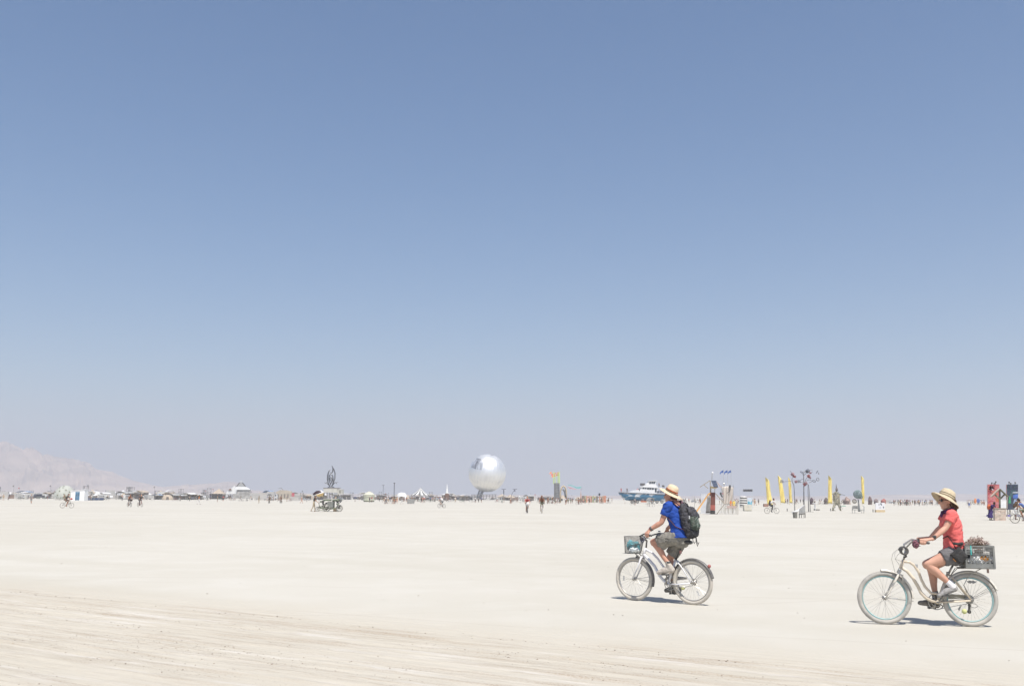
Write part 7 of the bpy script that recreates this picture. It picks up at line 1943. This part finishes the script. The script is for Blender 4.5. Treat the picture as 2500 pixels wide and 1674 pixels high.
sp, r = panel(2457, 2485.5, 1181.8, 1243.5, 'tall dark blue and green painted panel at the right edge', [(.03, .035, .06), (.05, .07, .11), (.03, .03, .055), (.06, .12, .12), (.035, .04, .07)], 'night_mural', ((2463, 5), (2467, 2), (2478, 4)))
P = sp.P
for pts, c in (([(2462, 1228), (2468, 1228), (2467, 1212), (2464, 1210)], (.05, .26, .13)), ([(2473, 1216), (2485, 1216), (2485, 1205.5), (2474, 1207)], (.07, .14, .42)), ([(2472, 1203), (2485, 1203), (2485, 1200), (2472, 1201)], (.45, .47, .52)), ([(2474, 1228), (2485, 1228), (2485, 1217), (2476, 1218)], (.24, .30, .42))):
    b = MB(); b.prism([P(x, y, -.02) for x, y in pts], (0, .02, 0)); b.build('painted_patch', mat('mural_%d' % int(c[1] * 1000), c, .7, var=.3, scale=4), r)
# timber shrine
sp = Spot(2442.5, 1270); P = sp.P; k = sp.s; r = thing('timber_shrine', 'small gabled timber shrine with a stone-faced base in front of the painted panels', 'shrine', sp.loc)
MTi, MTl = mat('grey_timber', (.20, .19, .14), .85, var=.3, scale=8), mat('pale_timber', (.46, .36, .29), .85, var=.15, scale=8)
rc = random.Random(12)
y = 1269.5
while y > 1242:
    h = rc.uniform(2.6, 3.9); x = 2428.8
    while x < 2456:
        w = min(rc.uniform(4, 9), 2456.5 - x); b = MB(); a, c = P(x + .12, y), P(x + w - .12, y - h + .25)
        b.box(((a.x + c.x) / 2, .12 + rc.uniform(-.015, .015), (a.z + c.z) / 2), (c.x - a.x, .26, c.z - a.z)); b.build('stone', [mat('stone_' + str(i), cc, .9, var=.15, scale=9) for i, cc in enumerate(((.50, .41, .34), (.54, .42, .35), (.46, .38, .32), (.56, .48, .41)))][rc.randrange(4)], r); x += w
    y -= h
b = MB(); b.box((P(2442.5, 1255).x, .20, P(2442.5, 1256).z), (26.0 * k, .26, 26 * k)); b.build('core', mat('stone_core', (.25, .21, .18), .95), r)
b = MB(); b.box((P(2442.5, 1241).x, .16, P(2442.5, 1241).z), (28 * k, .42, 1.2 * k)); b.build('ledge', MTi, r)
for a, c, w, m in (((2440.8, 1241), (2440.8, 1194), .10, MTi), ((2441, 1193), (2421, 1212.5), .07, MTl), ((2441, 1193), (2461.5, 1212), .08, MTi), ((2441, 1218), (2428, 1206), .10, MTi), ((2441, 1218), (2453, 1206), .10, MTi), ((2458, 1241), (2458, 1210), .05, MTl)):
    b = MB(); b.bar(P(*a, .15 + .004 * len(r.children)), P(*c, .15 + .004 * len(r.children)), w, .12); b.build('beam', m, r)
for s, x0, x1 in ((-1, 2441, 2420.5), (1, 2441, 2462)):
    b = MB(); p0, p1 = P(x0, 1192.4, .0), P(x1, 1212, .0); d = V((0, 0, .03)); b.add([p0, p1, p1 + V((0, .3, 0)), p0 + V((0, .3, 0)), p0 + d, p1 + d, p1 + d + V((0, .3, 0)), p0 + d + V((0, .3, 0))], [(0, 1, 2, 3), (4, 5, 6, 7), (0, 1, 5, 4), (1, 2, 6, 5), (2, 3, 7, 6), (3, 0, 4, 7)]); b.build('roof_board', MTl if s < 0 else MTi, r)
for x0, x1 in ((2443.5, 2450), (2450.2, 2457)):
    b = MB(); b.prism([P(x0, 1240, .05), P(x1, 1240, .05), P(x1, 1219.5, .05), P(x0, 1219.5, .05)], (0, .04, 0)); b.build('white_cloth', mat('shrine_cloth', (.66, .66, .66), .8, var=.08, scale=6), r)
# woman in purple with an orange bag
s2 = Spot(2419, 1269.3); person('bend', s2.loc, math.radians(6), 'woman in a long purple dress leaning over the timber shrine', 1, 'purple', 'purple', scale=.97)
b = MB(); b.tube([(.10, 0, .60), (.0, 0, .95)], [.19, .14], 14, b=[.19, .16], up=(0, 1, 0)); b.tube([(-.02, 0, .20), (.0, 0, .65)], [.22, .17], 14, b=[.22, .17], up=(0, 1, 0)); b.tube([(0, 0, .9), (.22, 0, 1.2)], [.15, .14], 12, b=[.17, .17], up=(0, 1, 0))
o = soft('dress', b, mat('purple_dress', (.055, .035, .15), .9, var=.3, scale=6), .02, None, 2, disp=wrinkle(.02, 9)); o.parent = [q for q in bpy.data.objects if q.get('label', '').startswith('woman in a long purple')][0]
b = MB(); b.ball((.02, .12, 1.10), (.22, .12, .19), 12, 8, Matrix.Rotation(-.6, 3, 'Y')); b.ball((-.06, .02, 1.02), (.14, .16, .2), 12, 8)
o = soft('shoulder_bag', b, mat('orange_bag', (.48, .11, .035), .8, var=.2, scale=6), .02, None, 2, disp=wrinkle(.02, 9)); o.location = s2.loc; o.rotation_euler = (0, 0, math.radians(6)); tag(o, 'orange bag on the back of the woman in purple at the shrine', 'bag')
# cyclists cut by the right edge
s2 = Spot(2499, 1277); R1 = math.radians(155)
bike('grey', s2.loc, R1, 'nearest bicycle cut by the right edge, under the rider in blue'); person('ride_hat', s2.loc, R1, 'rider in bright blue shirt cut by the right edge of the picture', 1, 'blue', 'green' if 'green' in PAL else 'olive')
s2 = Spot(2484, 1268.5); R1 = math.radians(128)
bike('white', s2.loc, R1, 'pale bicycle standing behind the rider in blue'); person('bend', s2.loc + V((.05, .35, 0)), math.radians(-20), 'person in pale trousers bending over a bicycle by the dark blue panel', 1, 'brown', 'white')
pk = MB(); pk.tube([(.05, 0, 1.05), (.22, 0, 1.35)], [.13, .12], 10, b=[.16, .15], up=(0, 1, 0), round_ends=True); o = soft('backpack', pk, mat('brown_pack', (.10, .06, .035), .9, var=.3), .02, None, 2); o.location = s2.loc + V((-.08, .3, .1)); o.rotation_euler = (0, 0, math.radians(-20)); tag(o, 'brown backpack on the person bending by the dark blue panel', 'backpack')
s2 = Spot(2466, 1258); bike('black', s2.loc, math.radians(60), 'dark bicycle parked in front of the dark blue panel')
# orange and blue sail bikes
for px, col, lab in ((2382, 'orange', 'upright orange sail on a far trike left of the red panel'), (2389, 'blue', 'blue round sail beside the far orange sail')):
    s2 = Spot(px, 1233); r = thing('sail', lab, 'sail', s2.loc); b = MB(); b.ball((0, 0, 1.5), (.42, .08, .9) if col == 'orange' else (.6, .08, .75), 12, 8); b.build('sail_cloth', PAL[col], r, True); b = MB(); b.tube([(0, .1, 0), (0, .1, 2.3)], .03, 5); b.build('mast', M_STEEL, r)
# ------------------------------------------------------------------ the far camps: one of each kind, then copies
rc = random.Random(17)
def place_phrase(px):
    for x, t in ((60, 'at the far left end'), (128, 'left of the spotted dome'), (172, 'about the spotted dome'), (215, 'right behind the white booth'), (290, 'above the solar panels'), (360, 'behind the pair of cyclists'), (430, 'right of the pair of cyclists'), (500, 'by the walker in orange'), (550, 'by the scaffold wall'), (620, 'below the pyramid tent'),
                 (670, 'behind the umbrella cyclist'), (712, 'by the sand-coloured building'), (770, 'left of the pedal cart'), (850, 'behind the pedal cart'), (920, 'by the yurt'), (1000, 'left of the striped tent'), (1060, 'about the striped tent'), (1130, 'by the white spire'), (1215, 'under the silver sphere'), (1270, 'by the loudspeaker towers'), (1345, 'left of the dark tower'), (1420, 'by the arch'), (1500, 'by the plank fence'),
                 (1640, 'behind the boat'), (1720, 'right behind the man in blue'), (1800, 'behind the solar tower'), (1870, 'by the hanging sign'), (1940, 'among the left yellow flags'), (2015, 'behind the disc tree'), (2075, 'behind the horned figure'), (2135, 'behind the wire sphere tree'), (2215, 'right of the notice board'), (2300, 'behind the woman in coral'), (2410, 'left of the red panel')):
        if px < x: return t
    return 'at the far right end'

M_TARPW, M_TARPT, M_TARPG, M_TARPB = mat('tarp_white', (.68, .68, .67), .8, var=.06, scale=.4), mat('tarp_tan', (.42, .35, .27), .9, var=.12, scale=.4), mat('tarp_grey', (.34, .34, .335), .9, var=.15, scale=.4), mat('tarp_blue', (.22, .28, .38), .9, var=.12, scale=.4)
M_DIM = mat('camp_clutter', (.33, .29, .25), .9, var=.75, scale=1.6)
def canopy(m):
    r = thing('shade_canopy', 'x', 'canopy'); b = MB(); W, D, H = 7.0, 5.0, 2.9
    n = 8; top = [((-W / 2 + W * i / n), H + .7 * math.sin(math.pi * i / n)) for i in range(n + 1)]
    b.prism([(x, -D / 2, z) for x, z in top] + [(x, -D / 2, z - .12) for x, z in reversed(top)], (0, D, 0)); b.build('roof', m, r)
    for x in (-W / 2 + .1, 0, W / 2 - .1):
        for y in (-D / 2 + .1, D / 2 - .1):
            b = MB(); b.box((x, y, H / 2 - .05), (.12, .12, H - .1)); b.build('post', M_STEEL, r)
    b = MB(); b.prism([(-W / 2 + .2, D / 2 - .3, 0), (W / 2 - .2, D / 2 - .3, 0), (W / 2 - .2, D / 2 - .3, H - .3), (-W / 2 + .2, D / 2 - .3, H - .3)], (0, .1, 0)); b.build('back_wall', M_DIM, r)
    return r
def rv():
    r = thing('motorhome', 'x', 'motorhome'); b = MB(); b.prism([(-3.6, -1.15, .5), (2.6, -1.15, .5), (2.9, -1.15, 1.5), (3.5, -1.15, 1.9), (3.5, -1.15, 3.0), (-3.6, -1.15, 3.1)], (0, 2.3, 0)); b.build('body', mat('rv_white', (.62, .61, .58), .5, var=.06), r)
    for x in (-2.5, -.6, 1.4):
        b = MB(); b.box((x, -1.17, 2.1), (1.0, .05, .6)); b.build('window', MGL, r)
    b = MB(); b.box((.4, -1.17, 1.5), (.7, .05, 1.8)); b.build('door', mat('rv_door', (.45, .44, .42), .5), r)
    b = MB(); b.box((-.6, -1.16, 1.35), (6.2, .03, .18)); b.build('stripe', PAL['brown'], r)
    for x in (-2.2, 2.0):
        b = MB(); b.tube([(x, -1.2, .42), (x, -.9, .42)], .42, 12); b.build('wheel', mat('tyre_dark', (.05, .05, .05)), r)
    return r
def truck():
    r = thing('box_truck', 'x', 'truck'); b = MB(); b.box((-.8, 0, 2.0), (5.4, 2.4, 2.6)); b.build('cargo_box', mat('truck_grey', (.42, .41, .39), .6, var=.15, scale=.6), r)
    b = MB(); b.prism([(2.0, -1.1, .6), (3.8, -1.1, .6), (3.8, -1.1, 1.5), (3.2, -1.1, 2.4), (2.0, -1.1, 2.4)], (0, 2.2, 0)); b.build('cab', mat('truck_white', (.55, .55, .55), .5), r)
    b = MB(); b.box((2.75, -1.12, 1.85), (.8, .05, .6)); b.build('window', MGL, r)
    for x in (-2.4, 2.9):
        b = MB(); b.tube([(x, -1.2, .45), (x, -.9, .45)], .45, 12); b.build('wheel', mat('tyre_dark', (.05, .05, .05)), r)
    return r
def dome(m):
    r = thing('dome_tent', 'x', 'dome'); b = MB(); R = 3.6; b.lathe([(R * math.cos(i * math.pi / 12), R * .92 * math.sin(i * math.pi / 12)) for i in range(6)] + [(.02, R * .92)], 12); b.build('dome_shell', m, r)
    b = MB(); b.prism([(-.9, -R - .05, 0), (.9, -R - .05, 0), (.7, -R - .05, 1.9), (-.7, -R - .05, 1.9)], (0, .7, 0)); b.build('entrance', mat('dim_opening', (.16, .14, .12)), r)
    return r
def peak(m):
    r = thing('peaked_tent', 'x', 'tent'); b = MB(); W, H = 3.0, 2.3; q = [(-W, -W, H), (W, -W, H), (W, W, H), (-W, W, H), (0, 0, H + 2.6)]; b.add(q, [(0, 1, 4), (1, 2, 4), (2, 3, 4), (3, 0, 4), (0, 3, 2, 1)]); b.build('roof', m, r)
    for x in (-W + .1, W - .1):
        for y in (-W + .1, W - .1):
            b = MB(); b.box((x, y, H / 2 - .02), (.12, .12, H - .04)); b.build('post', M_STEEL, r)
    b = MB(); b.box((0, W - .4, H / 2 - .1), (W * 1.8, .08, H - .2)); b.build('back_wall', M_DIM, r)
    return r
def car(m):
    r = thing('parked_car', 'x', 'car'); b = MB(); b.prism([(-2.2, -.85, .35), (2.2, -.85, .35), (2.25, -.85, .95), (1.3, -.85, 1.05), (.7, -.85, 1.6), (-1.9, -.85, 1.65), (-2.25, -.85, 1.0)], (0, 1.7, 0)); b.build('body', m, r)
    for x in (-1.1, .05):
        b = MB(); b.box((x, -.87, 1.32), (.95, .04, .4)); b.build('window', MGL, r)
    for x in (-1.4, 1.4):
        b = MB(); b.tube([(x, -.9, .34), (x, -.65, .34)], .34, 12); b.build('wheel', mat('tyre_dark', (.05, .05, .05)), r)
    return r
def pole_flag(m):
    r = thing('flag_pole', 'x', 'flag pole'); b = MB(); b.tube([(0, 0, 0), (0, 0, 6.5)], .07, 5); b.build('pole', MPo, r); b = MB(); b.prism([(0, 0, 6.4), (0, 0, 5.8), (-.8, .1, 5.6), (-.9, 0, 6.3)], (0, .06, 0)); b.build('flag_cloth', m, r); return r
def frame_tower():
    r = thing('scaffold_tower', 'x', 'tower'); m = mat('scaffold_grey', (.14, .135, .13), .7); b = MB()
    for x in (-1, 1):
        for y in (-1, 1):
            b = MB(); b.box((x, y, 2.6), (.12, .12, 5.2)); b.build('upright', m, r)
    for z in (1.5, 3.2, 5.0):
        b = MB(); b.box((0, 0, z), (2.3, 2.3, .12)); b.build('deck', m, r)
    for a, c in (((-1, -1.06, .1), (1, -1.06, 1.5)), ((1, -1.06, 1.6), (-1, -1.06, 3.2)), ((-1, -1.06, 3.3), (1, -1.06, 5.0))):
        b = MB(); b.bar(a, c, .09); b.build('brace', m, r)
    return r
def container(m):
    r = thing('container', 'x', 'container'); b = MB(); b.box((0, 0, 1.3), (6, 2.4, 2.6)); b.build('body', m, r)
    for i in range(10):
        b = MB(); b.box((-2.7 + .6 * i, -1.22, 1.3), (.22, .06, 2.4)); b.build('rib', m, r)
    return r
KINDS = [('white shade canopy', 'white shade canopies of the far camps', lambda: canopy(M_TARPW), 20), ('tan shade canopy', 'tan shade canopies of the far camps', lambda: canopy(M_TARPT), 16), ('grey shade canopy', 'grey shade canopies of the far camps', lambda: canopy(M_TARPG), 11), ('blue-grey shade canopy', 'blue-grey shade canopies of the far camps', lambda: canopy(M_TARPB), 4),
         ('pale motorhome', 'motorhomes of the far camps', rv, 14), ('grey box truck', 'box trucks of the far camps', truck, 10), ('white dome tent', 'white dome tents of the far camps', lambda: dome(M_TARPW), 4), ('tan dome tent', 'tan dome tents of the far camps', lambda: dome(M_TARPT), 6),
         ('white peaked tent', 'white peaked tents of the far camps', lambda: peak(M_TARPW), 4), ('tan peaked tent', 'tan peaked tents of the far camps', lambda: peak(M_TARPT), 5), ('dark car', 'dark cars of the far camps', lambda: car(mat('car_dark', (.09, .09, .10), .35)), 12), ('silver car', 'silver cars of the far camps', lambda: car(mat('car_silver', (.40, .41, .42), .35, metal=.3)), 10),
         ('red flag on pole', 'red flags of the far camps', lambda: pole_flag(PAL['red']), 3), ('grey flag on pole', 'grey flags of the far camps', lambda: pole_flag(PAL['grey']), 8), ('grey scaffold tower', 'scaffold towers of the far camps', frame_tower, 14), ('brown container', 'brown containers of the far camps', lambda: container(mat('container_brown', (.23, .165, .135), .7, var=.25, scale=.5)), 5), ('pale container', 'pale containers of the far camps', lambda: container(mat('container_pale', (.46, .44, .41), .7, var=.1, scale=.5)), 8)]
PROTO = {}
bag_ = [k_ for k_ in KINDS for _ in range(k_[3])]
def drop(kd, px, dep, rot, scale=None):
    sp = Spot(px, depth=dep)
    nm, grp, fn, _ = kd
    lab = nm + ' in the far camps ' + place_phrase(px)
    if nm not in PROTO:
        o = fn(); PROTO[nm] = o; o.location = sp.loc; o.rotation_euler = (0, 0, rot); o['label'] = lab; o['group'] = grp
        if scale: o.scale = scale
    else:
        dup(PROTO[nm], sp.loc, rot, lab, grp, scale or (1, 1, 1))
EXCL = [(545, 622, 680), (126, 190, 470), (512, 548, 560), (668, 716, 600), (1000, 1052, 600), (1083, 1099, 560), (1148, 1214, 720), (885, 917, 360), (965, 997, 520), (1348, 1385, 520)]
def clear(px, dep):
    for a, c, d_ in EXCL:
        if a - 3 < px < c + 3 and dep < d_: return d_ + rc.uniform(5, 120)
    return dep
x = -18.0
while x < 1425:
    in_cart = 765 < x < 840
    left = x < 760
    dep = rc.uniform(420, 720) if left else rc.uniform(500, 820)
    kd = rc.choice(bag_); dep = clear(x, dep)
    s_ = rc.uniform(.55, 1.1)
    drop(kd, x, dep, rc.gauss(0, .45), (s_ * rc.uniform(.5, 1.1), s_, s_ * rc.uniform(.8, 1.15)))
    x += rc.uniform(1.6, 4.2) if left else rc.uniform(2.8, 7)
# the nearer ragged edge of the camps
x = -10.0
while x < 760:
    drop(rc.choice([k_ for k_ in bag_ if k_[0].split()[-1] in ('car', 'truck', 'tent', 'tower', 'motorhome', 'container') or 'grey shade' in k_[0]]), x, clear(x, rc.uniform(360, 470)), rc.gauss(0, .8), (.6, .6, .62))
    x += rc.uniform(6, 20)
for x in (1655, 1668, 1694, 1703, 1712, 2165, 2176, 2199): drop(rc.choice([KINDS[4], KINDS[10], KINDS[11], KINDS[16]]), x, rc.uniform(430, 560), rc.gauss(0, .5), (.6, .6, .6))

# people and cyclists along the far line
COLS = ['white', 'black', 'grey', 'khaki', 'blue', 'red', 'olive', 'brown', 'tan', 'bare', 'black', 'grey', 'white', 'brown', 'bare', 'black', 'tan']
LEGS = ['black', 'grey', 'khaki', 'brown', 'olive', 'white', 'bare', 'black']
seen = {}
def far_person(px, dep, on_bike=False):
    sp = Spot(px, depth=dep); tp, lg = rc.choice(COLS), rc.choice(LEGS); rot = rc.choice([-90, 90, 0, 180]) + rc.gauss(0, 25)
    tword = 'bare-chested' if tp == 'bare' else tp + '-topped'; lword = 'bare legs' if lg == 'bare' else lg + ' legwear'
    if on_bike:
        rot = rc.choice([0, 180, 0, 180, -70, 110]) + rc.gauss(0, 12)
        bike(rc.choice(['black', 'grey', 'black', 'red', 'white']), sp.loc, math.radians(rot), 'tiny bicycle under %s rider with %s %s' % (tword, lword, place_phrase(px)), 'bicycles of the far riders')
        person(rc.choice(['ride', 'ride_trousers', 'ride_hat']), sp.loc, math.radians(rot), 'tiny %s rider with %s %s' % (tword, lword, place_phrase(px)), rc.randrange(4), tp, lg, group='far riders')
    else:
        person(rc.choice(['stand', 'trousers', 'walk', 'walk_trousers']), sp.loc, math.radians(rot), 'tiny %s walker with %s %s' % (tword, lword, place_phrase(px)), rc.randrange(4), tp, lg, group='far people on foot')
for i in range(95): far_person(rc.uniform(0, 1490), rc.uniform(270, 480), rc.random() < .16)
for i in range(26): far_person(rc.gauss(1010, 45), rc.uniform(280, 420), rc.random() < .1)
for i in range(24): far_person(rc.gauss(1385, 38), rc.uniform(250, 340), rc.random() < .4)
for i in range(26): far_person(rc.uniform(1640, 1860), rc.uniform(260, 420), rc.random() < .3)
for i in range(34): far_person(rc.uniform(1890, 2060), rc.uniform(300, 460), rc.random() < .25)
for i in range(44): far_person(rc.uniform(2180, 2300), rc.uniform(270, 400), rc.random() < .25)
for i in range(16): far_person(rc.uniform(2340, 2405), rc.uniform(320, 430), rc.random() < .2)
for i in range(14): far_person(rc.uniform(940, 985), rc.uniform(225, 250))

# bicycles left standing along the near edge of the camps
for i in range(120):
    px = rc.choice([rc.uniform(20, 740), rc.uniform(20, 740), rc.uniform(930, 1290), rc.uniform(930, 1500)]); sp = Spot(px, depth=rc.uniform(300, 440))
    cb = rc.choice(['black', 'grey', 'red', 'white', 'black', 'green']); bike(cb, sp.loc, rc.uniform(0, 6.28), 'tiny riderless ' + cb + ' bicycle standing ' + place_phrase(px), 'bicycles parked along the far camps')

# where several alike stand together, say which one from the left
ORD = ['first', 'second', 'third', 'fourth', 'fifth', 'sixth', 'seventh', 'eighth', 'ninth', 'tenth', 'eleventh', 'twelfth', 'thirteenth', 'fourteenth', 'fifteenth']
byl = {}
bpy.context.view_layer.update()
for o in SC.objects:
    if o.parent is None and 'label' in o: byl.setdefault(o['label'], []).append(o)
for lab, os_ in byl.items():
    if 1 < len(os_) <= len(ORD):
        os_.sort(key=lambda o: project(o.location)[0])
        for i, o in enumerate(os_):
            s = lab + ', ' + ORD[i] + ' from left'
            if len(s.replace('-', ' ').split()) <= 16: o['label'] = s
